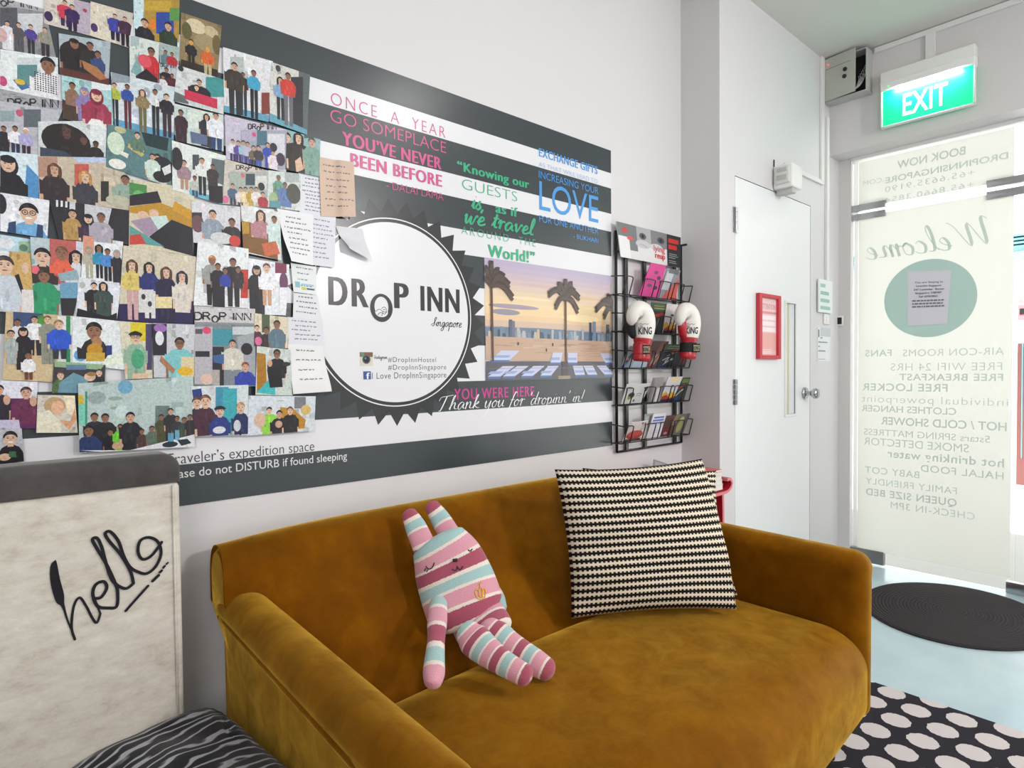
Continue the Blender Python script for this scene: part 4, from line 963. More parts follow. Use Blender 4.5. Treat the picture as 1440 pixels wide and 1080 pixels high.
([(0.4009, 1.7223), (0.5255, 1.7125), (0.5129, 1.5888), (0.4001, 1.6054)], 'dce2e0', [('g', [(0.4458, 1.6984), (0.4603, 1.7017), (0.4596, 1.665), (0.4451, 1.662)], '4a4e56'), ('g', [(0.4898, 1.6994), (0.5235, 1.6996), (0.5155, 1.6374), (0.4854, 1.6457)], '5d6a6e'), ('g', [(0.4361, 1.612), (0.5148, 1.6034), (0.5129, 1.5888), (0.4388, 1.5884)], '6ab0c8'), ('p', 0.4263, 1.6736, 0.0154, 0.0253, 1.61, '9a7f88', '1b171c', 'c9a086', {'pants': 'b08c74'}), ('p', 0.4495, 1.6422, 0.0122, 0.0193, 1.597, 'b9bfb4', '1b171c', '8e6650', {'pants': '38506c'}), ('p', 0.4666, 1.6874, 0.0157, 0.0245, 1.6034, 'e0e4e2', '1b171c', 'c9a086', {'pants': '22222a'}), ('p', 0.4911, 1.6785, 0.0123, 0.0234, 1.6184, '3a3236', '1b171c', '8e6650', {}), ('g', [(0.4818, 1.6292), (0.5138, 1.6352), (0.5129, 1.5923), (0.481, 1.5869)], '1f1d22'), ('e', 0.4108, 1.6805, 0.0126, 0.0273, '2c2c30')], 'photo print of standing people beside a large black suitcase'),
([(0.5223, 1.8151), (0.6805, 1.817), (0.6765, 1.7021), (0.5236, 1.705)], 'c2bcce', [('g', [(0.5598, 1.7852), (0.6785, 1.8146), (0.6766, 1.7097), (0.5579, 1.6853)], '9fa4b2'), ('t', [(0.5797, 1.8056), (0.6548, 1.826), (0.6545, 1.8105), (0.5795, 1.7932)], '34323a'), ('g', [(0.5633, 1.7843), (0.5993, 1.7931), (0.5988, 1.7673), (0.5628, 1.7588)], 'b0a6c0'), ('e', 0.5937, 1.7826, 0.0054, 0.0055, 'd04c7c'), ('g', [(0.6011, 1.7936), (0.627, 1.8), (0.6263, 1.7626), (0.6005, 1.7566)], '4a7080'), ('g', [(0.6287, 1.793), (0.6745, 1.8041), (0.6734, 1.747), (0.6277, 1.7369)], 'd2d2da'), ('p', 0.54, 1.7516, 0.0126, 0.0191, 1.6939, 'dcdce4', '1b171c', 'c9a086', {'pants': '3c2c5c'}), ('p', 0.5539, 1.7513, 0.0127, 0.0193, 1.6932, '5c4a9c', '1b171c', 'c9a086', {'pants': '3c3060'}), ('p', 0.5663, 1.7542, 0.0128, 0.0195, 1.6958, '9ac0d0', '1b171c', 'c9a086', {'pants': '5c5c9c'}), ('p', 0.5769, 1.753, 0.0128, 0.0197, 1.6944, 'b8b4cc', '1b171c', 'c9a086', {'pants': '3c3a80'}), ('p', 0.5912, 1.7472, 0.0129, 0.0199, 1.6882, '6c6450', '1b171c', 'c9a086', {'pants': '2c2430'}), ('p', 0.604, 1.7501, 0.013, 0.0202, 1.6908, '3c3840', '1b171c', 'c9a086', {'pants': '3a54a4'}), ('p', 0.6282, 1.7631, 0.0131, 0.0205, 1.7032, '2c4cae', '1b171c', 'c9a086', {'pants': '2c4cae'}), ('e', 0.6432, 1.7609, 0.0095, 0.0113, '2c2834'), ('p', 0.641, 1.7454, 0.0131, 0.0227, 1.6965, 'e0d4dc', '1b171c', 'c9a086', {}), ('e', 0.6616, 1.7331, 0.0116, 0.0171, '3a2c44')], 'violet tinted group photo print under the shop lettering, upper of two'),
([(0.5202, 1.7042), (0.6307, 1.6965), (0.6252, 1.6002), (0.5129, 1.5906)], 'c9c0b6', [('g', [(0.5299, 1.6741), (0.6269, 1.6939), (0.6254, 1.6096), (0.5283, 1.5932)], 'a7b0a8'), ('t', [(0.5476, 1.694), (0.6216, 1.7077), (0.6214, 1.6965), (0.5474, 1.6836)], '3a383c'), ('e', 0.563, 1.6718, 0.0053, 0.0055, 'c8687c'), ('g', [(0.5702, 1.6769), (0.5936, 1.6816), (0.593, 1.652), (0.5696, 1.6476)], '3a4a54'), ('g', [(0.5953, 1.6764), (0.6248, 1.6823), (0.6242, 1.6467), (0.5947, 1.6413)], 'cfd2d0'), ('p', 0.5379, 1.6398, 0.0126, 0.0208, 1.5856, '50607c', '1b171c', 'c9a086', {'pants': '33384a'}), ('p', 0.557, 1.6343, 0.0128, 0.0212, 1.5797, 'd8d2d0', '1b171c', 'c9a086', {'pants': '4a3438'}), ('p', 0.5694, 1.6366, 0.0128, 0.0215, 1.5817, 'ead2a8', '1b171c', 'c9a086', {'pants': 'e0c49c'}), ('p', 0.5838, 1.6393, 0.0129, 0.0217, 1.584, 'b8963c', '1b171c', 'c9a086', {'pants': 'c0a850'}), ('p', 0.5965, 1.6416, 0.013, 0.0219, 1.5861, 'e4e0da', '1b171c', 'c9a086', {'pants': 'cfc8c0'}), ('p', 0.6128, 1.6316, 0.013, 0.0222, 1.5757, 'a8303c', '1b171c', 'c9a086', {'pants': 'a8303c'}), ('e', 0.6095, 1.6514, 0.0083, 0.0102, '26242a'), ('e', 0.5199, 1.6025, 0.0069, 0.009, 'd86a9c')], 'warm tinted group photo print under the shop lettering, lower of two'),
([(0.6805, 1.817), (0.7751, 1.8128), (0.7692, 1.709), (0.6747, 1.7093)], '8fb0b4', [('g', [(0.7283, 1.8366), (0.7758, 1.8485), (0.7752, 1.8168), (0.7278, 1.8055)], '3f5a5c'), ('p', 0.6801, 1.796, 0.0267, 0.039, 1.7005, '2a2424', '1b171c', 'd8b59c', {}), ('p', 0.7117, 1.8016, 0.029, 0.0599, 1.6972, '2a2520', '241c1c', 'd8b59c', {'l': 1}), ('p', 0.75, 1.7991, 0.0255, 0.0453, 1.7049, '7da094', '4c4440', 'c9a086', {}), ('g', [(0.7006, 1.7377), (0.7168, 1.7527), (0.7243, 1.7195), (0.7041, 1.7076)], 'd8b59c')], 'selfie photo print of two people leaning in, above the white notes'),
([(0.6289, 1.698), (0.716, 1.7062), (0.7122, 1.605), (0.6234, 1.6018)], 'cfd8d4', [('g', [(0.6728, 1.7089), (0.7122, 1.717), (0.7116, 1.6822), (0.6721, 1.6746)], 'a9b2b2'), ('p', 0.655, 1.6826, 0.0152, 0.0249, 1.6296, '6c9c84', '55584c', '8e6650', {}), ('p', 0.672, 1.667, 0.0153, 0.035, 1.6097, '5c78aa', '40444c', '8e6650', {}), ('e', 0.6951, 1.6483, 0.0199, 0.027, '4c4c44'), ('e', 0.6406, 1.6235, 0.0114, 0.0189, '9cb48a'), ('g', [(0.6293, 1.6178), (0.6596, 1.623), (0.6593, 1.604), (0.6289, 1.599)], '5b94a0')], 'blurred photo print of two people, one in green, left of the notes'),
([(0.4403, 1.5834), (0.5561, 1.5906), (0.5541, 1.4849), (0.4432, 1.4852)], 'd3d2d8', [('g', [(0.4414, 1.5577), (0.4641, 1.5613), (0.4637, 1.5403), (0.441, 1.5369)], '3a3438'), ('e', 0.4538, 1.5319, 0.0146, 0.021, '6a4a50'), ('p', 0.4888, 1.56, 0.023, 0.0434, 1.498, '8c98a6', '1b171c', 'c9a086', {}), ('p', 0.5344, 1.5474, 0.0216, 0.0417, 1.486, '2a2428', '1b171c', '8e6650', {}), ('e', 0.5095, 1.5044, 0.0276, 0.0143, 'ccd0d0'), ('e', 0.5404, 1.5013, 0.0141, 0.0145, 'c43a34')], 'photo print of two people seated at a table with a red and white bag'),
([(0.5563, 1.5997), (0.6572, 1.5923), (0.6587, 1.4654), (0.561, 1.4748)], 'dadcdc', [('g', [(0.5572, 1.5545), (0.5804, 1.5543), (0.6502, 1.5232), (0.6491, 1.4662), (0.5611, 1.4785)], '7c5420'), ('g', [(0.5572, 1.5526), (0.5768, 1.5556), (0.5762, 1.5243), (0.5566, 1.5216)], 'b48c28'), ('p', 0.6062, 1.5767, 0.026, 0.0406, 1.5172, 'b07c84', '4a2c24', 'd8b59c', {'l': 1}), ('p', 0.6416, 1.571, 0.0189, 0.0341, 1.503, 'c8dcd8', '1b171c', '8e6650', {}), ('g', [(0.6067, 1.5025), (0.6443, 1.5148), (0.6552, 1.4821), (0.6153, 1.47)], 'c4603a')], 'photo print of a person in pink seated on a mustard sofa'),
([(0.0791, 1.4559), (0.1325, 1.4528), (0.1295, 1.424), (0.0783, 1.4209)], 'b9d8e6', [('e', 0.0878, 1.4396, 0.0138, 0.0132, 'd8dce2'), ('g', [(0.1087, 1.4452), (0.1276, 1.4477), (0.1271, 1.4252), (0.1082, 1.4229)], '9fc09a'), ('e', 0.1166, 1.4329, 0.0071, 0.0075, '5c7c6c')], 'narrow photo print of a pale blue drawing at the left edge'),
([(0.1278, 1.4567), (0.2213, 1.4583), (0.2035, 1.2925), (0.1302, 1.2934)], 'b8c6cc', [('g', [(0.1605, 1.458), (0.2202, 1.466), (0.218, 1.3655), (0.1584, 1.3604)], 'b9605c'), ('g', [(0.2071, 1.4596), (0.2214, 1.4614), (0.2193, 1.3656), (0.205, 1.3644)], 'c8ccd6'), ('p', 0.1474, 1.417, 0.0364, 0.0389, 1.3594, '3a2c30', '1b171c', 'd8b59c', {}), ('e', 0.1347, 1.3885, 0.0072, 0.009, 'e06a74'), ('p', 0.2063, 1.4237, 0.0265, 0.031, 1.3331, 'cdd6dc', '1b171c', 'd8b59c', {'l': 1}), ('p', 0.181, 1.4285, 0.0278, 0.0328, 1.3838, 'e0644c', '6c4c3c', '8e6650', {}), ('g', [(0.1725, 1.3831), (0.2057, 1.3956), (0.213, 1.3744), (0.1771, 1.3682)], '8fa9b4'), ('g', [(0.1771, 1.3651), (0.2077, 1.3677), (0.2069, 1.3333), (0.1763, 1.3312)], '6c9cba'), ('p', 0.1489, 1.3763, 0.0273, 0.0439, 1.2928, '2f9468', '3a2a24', '8e6650', {}), ('g', [(0.1763, 1.3312), (0.2069, 1.3333), (0.1983, 1.2923), (0.178, 1.2913)], '2c2a30')], 'photo print of several children, one in a green top'),
([(0.0648, 1.4222), (0.127, 1.4222), (0.1314, 1.2965), (0.062, 1.2972)], 'c9a466', [('g', [(0.0671, 1.4224), (0.0921, 1.4254), (0.0905, 1.3547), (0.0655, 1.3526)], 'dfe2e4'), ('p', 0.0845, 1.3923, 0.0382, 0.0457, 1.2924, 'c4ccd6', '3a3230', 'd8b59c', {}), ('g', [(0.1001, 1.3733), (0.1072, 1.3769), (0.1178, 1.3272), (0.1142, 1.3239)], '23262e'), ('e', 0.118, 1.3899, 0.006, 0.012, 'd8b59c'), ('g', [(0.1111, 1.3446), (0.1313, 1.3461), (0.1303, 1.2979), (0.1101, 1.2969)], 'dcd6d6')], 'photo print of a person with a raised hand showing two fingers'),
([(0.2203, 1.4722), (0.2959, 1.4679), (0.2869, 1.3697), (0.2144, 1.3793)], 'e4e6ea', [('g', [(0.2203, 1.4722), (0.2401, 1.4749), (0.2392, 1.4306), (0.2194, 1.4283)], 'd8947c'), ('p', 0.2301, 1.4421, 0.0142, 0.0198, 1.379, 'b5ae9c', '9a9288', 'c9a086', {'j': 1, 'pants': 'aaa890'}), ('p', 0.2489, 1.4476, 0.0159, 0.0188, 1.3807, '2f8cae', '1b171c', '8e6650', {'l': 1, 'pants': '26222a'}), ('p', 0.265, 1.4415, 0.0145, 0.0205, 1.3757, '4c86cc', '1b171c', '8e6650', {'pants': '22202a'}), ('p', 0.2828, 1.4404, 0.0146, 0.0181, 1.374, '2a2830', '9c9a98', 'c9a086', {'j': 1})], 'photo print of four people standing in a row against white and orange'),
([(0.2105, 1.3805), (0.2897, 1.3683), (0.2796, 1.2865), (0.2022, 1.2924)], 'dcdee6', [('p', 0.2377, 1.3624, 0.0159, 0.0293, 1.2941, '232026', '1b171c', 'd8b59c', {}), ('p', 0.2552, 1.3638, 0.0176, 0.0298, 1.295, '3c4c48', '1b171c', 'd8b59c', {'l': 1}), ('g', [(0.2065, 1.3114), (0.2619, 1.2954), (0.28, 1.306), (0.2796, 1.2865), (0.2035, 1.2925)], '1d1c22')], 'photo print of two people in black sitting close together'),
([(0.2958, 1.4598), (0.449, 1.4512), (0.4392, 1.2832), (0.2824, 1.2883)], 'd0c6b2', [('g', [(0.2846, 1.3257), (0.3478, 1.3297), (0.442, 1.3426), (0.4392, 1.2832), (0.2824, 1.2883)], '2a2250'), ('p', 0.3118, 1.416, 0.0246, 0.0314, 1.2911, 'd4c06c', '5a3d2e', 'd8b59c', {'l': 1, 'pants': 'c9a0a0'}), ('p', 0.3466, 1.4146, 0.0234, 0.0325, 1.2961, '28306e', '1b171c', 'd8b59c', {'l': 1, 'pants': 'd8d6d4'}), ('g', [(0.3236, 1.3612), (0.3544, 1.3636), (0.3533, 1.3099), (0.3225, 1.3083)], 'd4d2d0'), ('e', 0.3334, 1.3454, 0.0044, 0.0067, '3c3a44'), ('e', 0.3463, 1.3296, 0.0044, 0.0067, '3c3a44'), ('p', 0.3823, 1.4064, 0.0254, 0.0365, 1.2842, '242240', '5a3d2e', 'd8b59c', {'l': 1}), ('g', [(0.3585, 1.3471), (0.3934, 1.3496), (0.3928, 1.3223), (0.358, 1.3202)], 'e2d2a0'), ('p', 0.4161, 1.3994, 0.0259, 0.0345, 1.3132, 'd9d0c6', '2a2640', 'd8b59c', {'l': 1})], 'photo print of four long haired people, one in a yellow dress'),
([(0.4529, 1.49), (0.5737, 1.4855), (0.5708, 1.3327), (0.4402, 1.332)], 'e2e6e8', [('g', [(0.5531, 1.4302), (0.5727, 1.4321), (0.5713, 1.3585), (0.5517, 1.3571)], 'c0392e'), ('e', 0.5629, 1.3872, 0.009, 0.0147, 'b23026'), ('p', 0.4849, 1.4464, 0.023, 0.04, 1.3346, '9a9a98', 'c07c3c', '8e6650', {'pants': '1e1c20'}), ('p', 0.498, 1.4318, 0.0178, 0.0304, 1.3319, '22222a', '1b171c', '8e6650', {}), ('p', 0.5342, 1.4464, 0.0217, 0.0417, 1.334, '23222a', '1b171c', '8e6650', {'pants': '26262c'}), ('p', 0.5148, 1.4228, 0.0162, 0.0205, 1.3832, '2c3c9c', '1b171c', '8e6650', {}), ('p', 0.546, 1.4295, 0.0164, 0.0228, 1.3821, '332a30', '1b171c', '8e6650', {})], 'photo print of a family dressed in black holding small children'),
([(0.5732, 1.4616), (0.6799, 1.4562), (0.6676, 1.3192), (0.567, 1.3177)], 'e2e6ec', [('g', [(0.6415, 1.4616), (0.6722, 1.465), (0.6716, 1.4324), (0.6409, 1.4295)], '7c2c4c'), ('e', 0.6634, 1.4068, 0.0117, 0.0267, '6a3a62'), ('p', 0.5926, 1.4322, 0.0241, 0.0401, 1.319, '1f2228', '1c1e26', 'c9a086', {'j': 1}), ('p', 0.6185, 1.4404, 0.0244, 0.0336, 1.3428, 'ececf2', '6c2838', 'd8b59c', {'pants': 'c89a7c'}), ('g', [(0.6516, 1.3925), (0.6787, 1.3947), (0.6775, 1.3273), (0.6504, 1.3259)], 'e8e8ee')], 'photo print of two people, one in black and one in a white dress'),
([(0.4417, 1.3304), (0.5871, 1.3318), (0.5863, 1.2909), (0.4409, 1.2867)], 'c9c6c8', [('t', [(0.4414, 1.3147), (0.5805, 1.3203), (0.5802, 1.3018), (0.4411, 1.2972)], '29272c'), ('g', [(0.441, 1.292), (0.5864, 1.2946), (0.5863, 1.2909), (0.4409, 1.2867)], '8f8f92')], 'pale photo strip of the shop lettering below the family in black'),
([(0.4409, 1.2867), (0.5863, 1.2909), (0.5851, 1.131), (0.4363, 1.1365)], '7d868c', [('g', [(0.4407, 1.2798), (0.4817, 1.2813), (0.4789, 1.139), (0.438, 1.14)], 'b4b2ba'), ('e', 0.4682, 1.272, 0.01, 0.0088, 'd2486c'), ('g', [(0.4422, 1.2746), (0.4585, 1.2752), (0.4582, 1.2629), (0.442, 1.2624)], '55505c'), ('g', [(0.4412, 1.2204), (0.4739, 1.2208), (0.4736, 1.2066), (0.4409, 1.2064)], '2a2a32'), ('g', [(0.4816, 1.276), (0.5309, 1.2778), (0.5301, 1.236), (0.4808, 1.2351)], '3f8f9c'), ('g', [(0.5293, 1.2832), (0.5844, 1.2853), (0.584, 1.2649), (0.5289, 1.2632)], 'c4cacc'), ('g', [(0.5393, 1.2581), (0.5841, 1.2704), (0.5834, 1.1366), (0.5511, 1.1374)], '9ea2a8'), ('e', 0.5635, 1.2274, 0.0144, 0.0156, '222228'), ('g', [(0.4807, 1.2316), (0.5077, 1.232), (0.5058, 1.1348), (0.4788, 1.1355)], '2b2c34'), ('p', 0.5285, 1.2396, 0.0218, 0.0452, 1.1743, 'd0ccc0', '1b171c', 'c9a086', {'pants': '9fa6c8'}), ('g', [(0.4803, 1.2102), (0.5073, 1.214), (0.5069, 1.1888), (0.4833, 1.1924)], '3f5f94'), ('p', 0.559, 1.1814, 0.024, 0.0428, 1.1335, '2e40a0', '7c3c2c', 'c9a086', {}), ('e', 0.4659, 1.1517, 0.0149, 0.0141, 'd8b8a8'), ('g', [(0.4796, 1.1746), (0.4964, 1.1745), (0.4956, 1.1351), (0.4788, 1.1355)], 'b0a8a2')], 'photo print of a person pointing beside a shop window, under the pale lettering strip'),
([(0.585, 1.3205), (0.6734, 1.3137), (0.6699, 1.2309), (0.5816, 1.2351)], 'd9cfb8', [('g', [(0.6033, 1.3196), (0.6238, 1.3207), (0.6229, 1.2717), (0.6024, 1.271)], '4f5c3c'), ('p', 0.5898, 1.2818, 0.0167, 0.0255, 1.2334, '4a3038', '1b171c', 'd8b59c', {}), ('p', 0.6136, 1.277, 0.0188, 0.0298, 1.23, '3a2c34', '1b171c', '8e6650', {}), ('p', 0.6422, 1.2932, 0.0228, 0.0381, 1.2305, '5c7484', '1b171c', '8e6650', {}), ('e', 0.5928, 1.2484, 0.0092, 0.0112, 'd86c9c')], 'photo print of three smiling people before a cream wall'),
([(0.0846, 1.2984), (0.1997, 1.2939), (0.1901, 1.1488), (0.0758, 1.1571)], 'cbb48e', [('g', [(0.1705, 1.2924), (0.1997, 1.2939), (0.1971, 1.1768), (0.168, 1.177)], 'd8dcd8'), ('g', [(0.1856, 1.2932), (0.1932, 1.2936), (0.1904, 1.1612), (0.1828, 1.1614)], '2f8454'), ('g', [(0.0962, 1.2991), (0.1461, 1.3018), (0.1453, 1.2684), (0.0954, 1.2665)], '3a4c74'), ('e', 0.1432, 1.2805, 0.0097, 0.0122, '4f8c3c'), ('p', 0.1311, 1.2829, 0.0151, 0.0289, 1.2075, 'e6e6ea', '1b171c', 'c9a086', {'pants': '2a2a30'}), ('p', 0.153, 1.2839, 0.0167, 0.0246, 1.1893, '8c8c80', '6a4c3a', 'd8b59c', {}), ('p', 0.1026, 1.2757, 0.0149, 0.021, 1.1924, 'd8d8da', '1b171c', '8e6650', {}), ('p', 0.1115, 1.2567, 0.0179, 0.0259, 1.1774, '241f28', '1b171c', 'c9a086', {'j': 1}), ('p', 0.0916, 1.2516, 0.0163, 0.0161, 1.1894, 'a4acac', '1b171c', 'c9a086', {}), ('p', 0.1726, 1.2741, 0.02, 0.0351, 1.2001, '2b55c4', '8a6a48', 'd8b59c', {'pants': '32323c'}), ('p', 0.1187, 1.2074, 0.015, 0.019, 1.1563, 'e2e2e4', '1b171c', '8e6650', {'pants': '6c3c30'})], 'photo print of a large family with a person in a bright blue shirt'),
([(0.1971, 1.2938), (0.2852, 1.2868), (0.2927, 1.1761), (0.1936, 1.1893)], 'dfe4e6', [('e', 0.2094, 1.2081, 0.0118, 0.0126, '5f9cd4'), ('p', 0.2356, 1.2624, 0.0381, 0.048, 1.2004, '2c2628', '1b171c', '8e6650', {}), ('e', 0.2404, 1.237, 0.0094, 0.0143, 'a87a58'), ('e', 0.236, 1.221, 0.0148, 0.0143, 'c08c2a'), ('g', [(0.22, 1.2145), (0.2548, 1.2149), (0.2543, 1.1956), (0.2196, 1.1956)], 'c8a23e'), ('g', [(0.2578, 1.231), (0.2688, 1.2312), (0.2683, 1.2086), (0.2573, 1.2085)], '2c3c7c'), ('g', [(0.2601, 1.2085), (0.2879, 1.2152), (0.2901, 1.1891), (0.246, 1.1828)], 'dfe8d8')], 'photo print of a person biting food above an orange toy'),
([(0.2838, 1.2867), (0.3498, 1.2846), (0.3487, 1.1555), (0.2936, 1.1548)], 'd6d0b8', [('g', [(0.3062, 1.2844), (0.338, 1.2858), (0.3372, 1.2425), (0.3054, 1.2417)], 'd9c42c'), ('g', [(0.3365, 1.2824), (0.3498, 1.283), (0.3476, 1.1756), (0.3343, 1.1757)], '4c4468'), ('p', 0.3155, 1.2502, 0.028, 0.0374, 1.1544, '8fb09a', '1b171c', 'd8b59c', {'g': 1, 'c': 1}), ('e', 0.3188, 1.2007, 0.0131, 0.0232, '4aa078'), ('g', [(0.3067, 1.1677), (0.3386, 1.1673), (0.3383, 1.154), (0.3064, 1.1545)], 'd8b89c')], 'photo print of a person in a backward cap and green patterned top'),
([(0.3498, 1.2846), (0.4408, 1.285), (0.4367, 1.1575), (0.3502, 1.1571)], 'c6c8ce', [('g', [(0.3498, 1.283), (0.3798, 1.2842), (0.3783, 1.2094), (0.3483, 1.2092)], '2a2634'), ('e', 0.366, 1.2735, 0.0136, 0.0101, '9a6ab4'), ('e', 0.364, 1.2498, 0.0091, 0.0169, 'dcdce0'), ('p', 0.4067, 1.2389, 0.0276, 0.0531, 1.1562, '7cc0c4', '1b171c', '8e6650', {'g': 1}), ('g', [(0.4091, 1.2062), (0.4409, 1.2064), (0.4399, 1.1574), (0.4082, 1.1579)], 'd8c8a0'), ('e', 0.4179, 1.1716, 0.0175, 0.0104, 'e0b02c'), ('g', [(0.3662, 1.2093), (0.3961, 1.1753), (0.3897, 1.1651), (0.3629, 1.1958)], 'a87858')], 'photo print of a person in a teal shirt serving yellow food'),
([(0.5889, 1.2353), (0.6777, 1.2272), (0.6814, 1.1034), (0.5829, 1.1087)], 'c9d2cc', [('g', [(0.5886, 1.2185), (0.6106, 1.215), (0.6127, 1.1247), (0.5866, 1.1142)], 'a8741c'), ('g', [(0.5848, 1.1142), (0.6322, 1.1621), (0.635, 1.1069)], '3fb4b8'), ('p', 0.6407, 1.2153, 0.0247, 0.0419, 1.1506, '1e1c20', '1b171c', '8e6650', {'g': 1}), ('g', [(0.6136, 1.1736), (0.6515, 1.1733), (0.6545, 1.1273), (0.6202, 1.1263)], '1c1a1e'), ('e', 0.6214, 1.1906, 0.0066, 0.0095, 'c9a086'), ('e', 0.6653, 1.1886, 0.0117, 0.0058, '2c2c34')], 'photo print of a person in black seated on a mustard sofa'),
([(0.05, 1.1576), (0.1331, 1.1515), (0.1285, 1.0532), (0.0478, 1.0589)], 'dcdce6', [('g', [(0.0491, 1.1199), (0.1323, 1.1167), (0.1309, 1.053), (0.0478, 1.0589)], '5c2258'), ('p', 0.0697, 1.1367, 0.0205, 0.0316, 1.0663, '2a2230', '1b171c', 'c9a086', {}), ('p', 0.1135, 1.1294, 0.024, 0.0402, 1.0634, '6a2a50', '3a2c34', 'c9a086', {}), ('e', 0.0817, 1.1156, 0.0057, 0.0103, 'c9a086'), ('e', 0.125, 1.1109, 0.006, 0.0106, 'c9a086'), ('g', [(0.0481, 1.0763), (0.1004, 1.0731), (0.1024, 1.055), (0.0478, 1.0589)], 'c4bed8')], 'purple tinted photo print of two people with raised fists'),
([(0.1622, 1.1955), (0.2555, 1.1876), (0.2515, 1.1234), (0.157, 1.128)], '3c3a40', [('g', [(0.1622, 1.1955), (0.2542, 1.1892), (0.2458, 1.1764), (0.1631, 1.1832)], '8fb08a'), ('g', [(0.1833, 1.1877), (0.2195, 1.1877), (0.2192, 1.1766), (0.1831, 1.1769)], '5b7f9c'), ('p', 0.1727, 1.1646, 0.017, 0.0251, 1.1275, '4d6a3a', '5c4430', 'd8b59c', {}), ('p', 0.243, 1.17, 0.016, 0.0215, 1.1317, '2c2a30', '4c3a30', 'd8b59c', {}), ('g', [(0.1699, 1.1492), (0.1957, 1.1705), (0.2214, 1.1576), (0.2234, 1.1243), (0.1669, 1.1277)], '6a94a4'), ('e', 0.2255, 1.1607, 0.0106, 0.0095, 'd8b59c'), ('e', 0.2283, 1.167, 0.0093, 0.0047, '9a7a4c')], 'photo print of people asleep, one in a blue jacket'),
([(0.1325, 1.1242), (0.1972, 1.1204), (0.2006, 1.0386), (0.1283, 1.0441)], 'cfc9be', [('g', [(0.1768, 1.1212), (0.1972, 1.1204), (0.1986, 1.0671), (0.1836, 1.0836)], 'eee2c4'), ('e', 0.1613, 1.1002, 0.0189, 0.0185, 'b99c74'), ('e', 0.1662, 1.0953, 0.0113, 0.0154, 'e0b090'), ('g', [(0.1316, 1.0864), (0.1513, 1.0914), (0.1706, 1.0657), (0.1726, 1.0407), (0.1283, 1.0441)], 'e2ddc8'), ('g', [(0.1682, 1.0689), (0.1883, 1.0646), (0.1967, 1.0954), (0.1986, 1.0671), (0.1854, 1.046)], 'd6a07a')], 'photo print of a blond person sleeping on a white pillow'),
([(0.0523, 1.0615), (0.1047, 1.0548), (0.1067, 0.9856), (0.0505, 0.9828)], 'b9bcc4', [('p', 0.0857, 1.0354, 0.0296, 0.0391, 0.982, '1e1c20', '1b171c', 'd8b59c', {'smile': 1}), ('e', 0.0756, 0.9978, 0.0104, 0.0074, 'd8b59c'), ('g', [(0.0828, 1.0089), (0.0943, 1.0078), (0.0941, 0.9959), (0.0825, 0.9971)], '3c6a4c')], 'photo print of a person in a black shirt just above the grey chair'),
([(0.2029, 1.1469), (0.4352, 1.1593), (0.435, 0.9876), (0.2023, 0.9944)], 'b4c6c4', [('g', [(0.1998, 1.1219), (0.2128, 1.1215), (0.2124, 1.101), (0.1994, 1.1015)], 'c9b23a'), ('g', [(0.1994, 1.1015), (0.215, 1.1009), (0.214, 1.0566), (0.1984, 1.0576)], '7cc8b4'), ('g', [(0.2156, 1.1293), (0.2195, 1.1292), (0.2174, 1.031), (0.2135, 1.0313)], '3c9078'), ('e', 0.2919, 1.1368, 0.0148, 0.0156, '6ea4c0'), ('g', [(0.3518, 1.0914), (0.382, 1.09), (0.381, 1.0387), (0.3508, 1.0408)], '6a7c78'), ('p', 0.2315, 1.0714, 0.0191, 0.0346, 0.9949, '2c2e3c', '1b171c', '8e6650', {}), ('p', 0.2517, 1.0686, 0.0193, 0.0353, 0.993, '25252c', '1b171c', '8e6650', {}), ('p', 0.2203, 1.0419, 0.0238, 0.0396, 0.9959, '2c3c68', '1b171c', '8e6650', {}), ('p', 0.2605, 1.0357, 0.0145, 0.0246, 0.9921, '23232a', '1b171c', '8e6650', {}), ('p', 0.2801, 1.0457, 0.0147, 0.0252, 0.9902, '6cc43a', '1b171c', '8e6650', {}), ('p', 0.3003, 1.0674, 0.023, 0.037, 0.9883, '23232a', '1b171c', 'c9a086', {}), ('p', 0.3226, 1.0328, 0.0133, 0.0174, 0.9861, '4c3a38', '1b171c', '8e6650', {}), ('p', 0.3433, 1.038, 0.0134, 0.0207, 0.9842, '5a6a5c', '1b171c', '8e6650', {}), ('p', 0.3632, 1.0637, 0.0135, 0.021, 0.9823, '4a4c30', '1b171c', '8e6650', {}), ('p', 0.3833, 1.0763, 0.0154, 0.0245, 0.9805, '2c2c30', '1b171c', 'c9a086', {}), ('p', 0.3968, 1.0583, 0.0138, 0.0217, 0.9791, '33343a', '1b171c', '8e6650', {}), ('p', 0.4124, 1.0539, 0.0139, 0.0221, 0.9776, '3a4a40', '1b171c', '8e6650', {}), ('p', 0.4252, 1.0601, 0.0139, 0.0191, 0.9764, '2c2c30', '1b171c', '8e6650', {}), ('e', 0.2737, 1.0038, 0.0111, 0.0082, 'c9a086'), ('g', [(0.2024, 1.0007), (0.2973, 0.9918), (0.434, 1.0176), (0.435, 0.9876), (0.2692, 0.9879)], 'dcdce2'), ('g', [(0.3761, 1.0254), (0.3884, 1.0245), (0.3879, 1.0005), (0.3756, 1.0015)], '5c98b8'), ('g', [(0.3916, 1.0311), (0.4009, 1.0305), (0.4005, 1.0063), (0.3911, 1.0071)], '6aa6c4'), ('e', 0.3802, 0.9977, 0.0169, 0.0068, '22303c'), ('g', [(0.3958, 1.0067), (0.4178, 1.0083), (0.4271, 0.9971), (0.4049, 0.9921)], '243240')], 'large photo print of a crowd in a pale teal room with a blue lantern'),
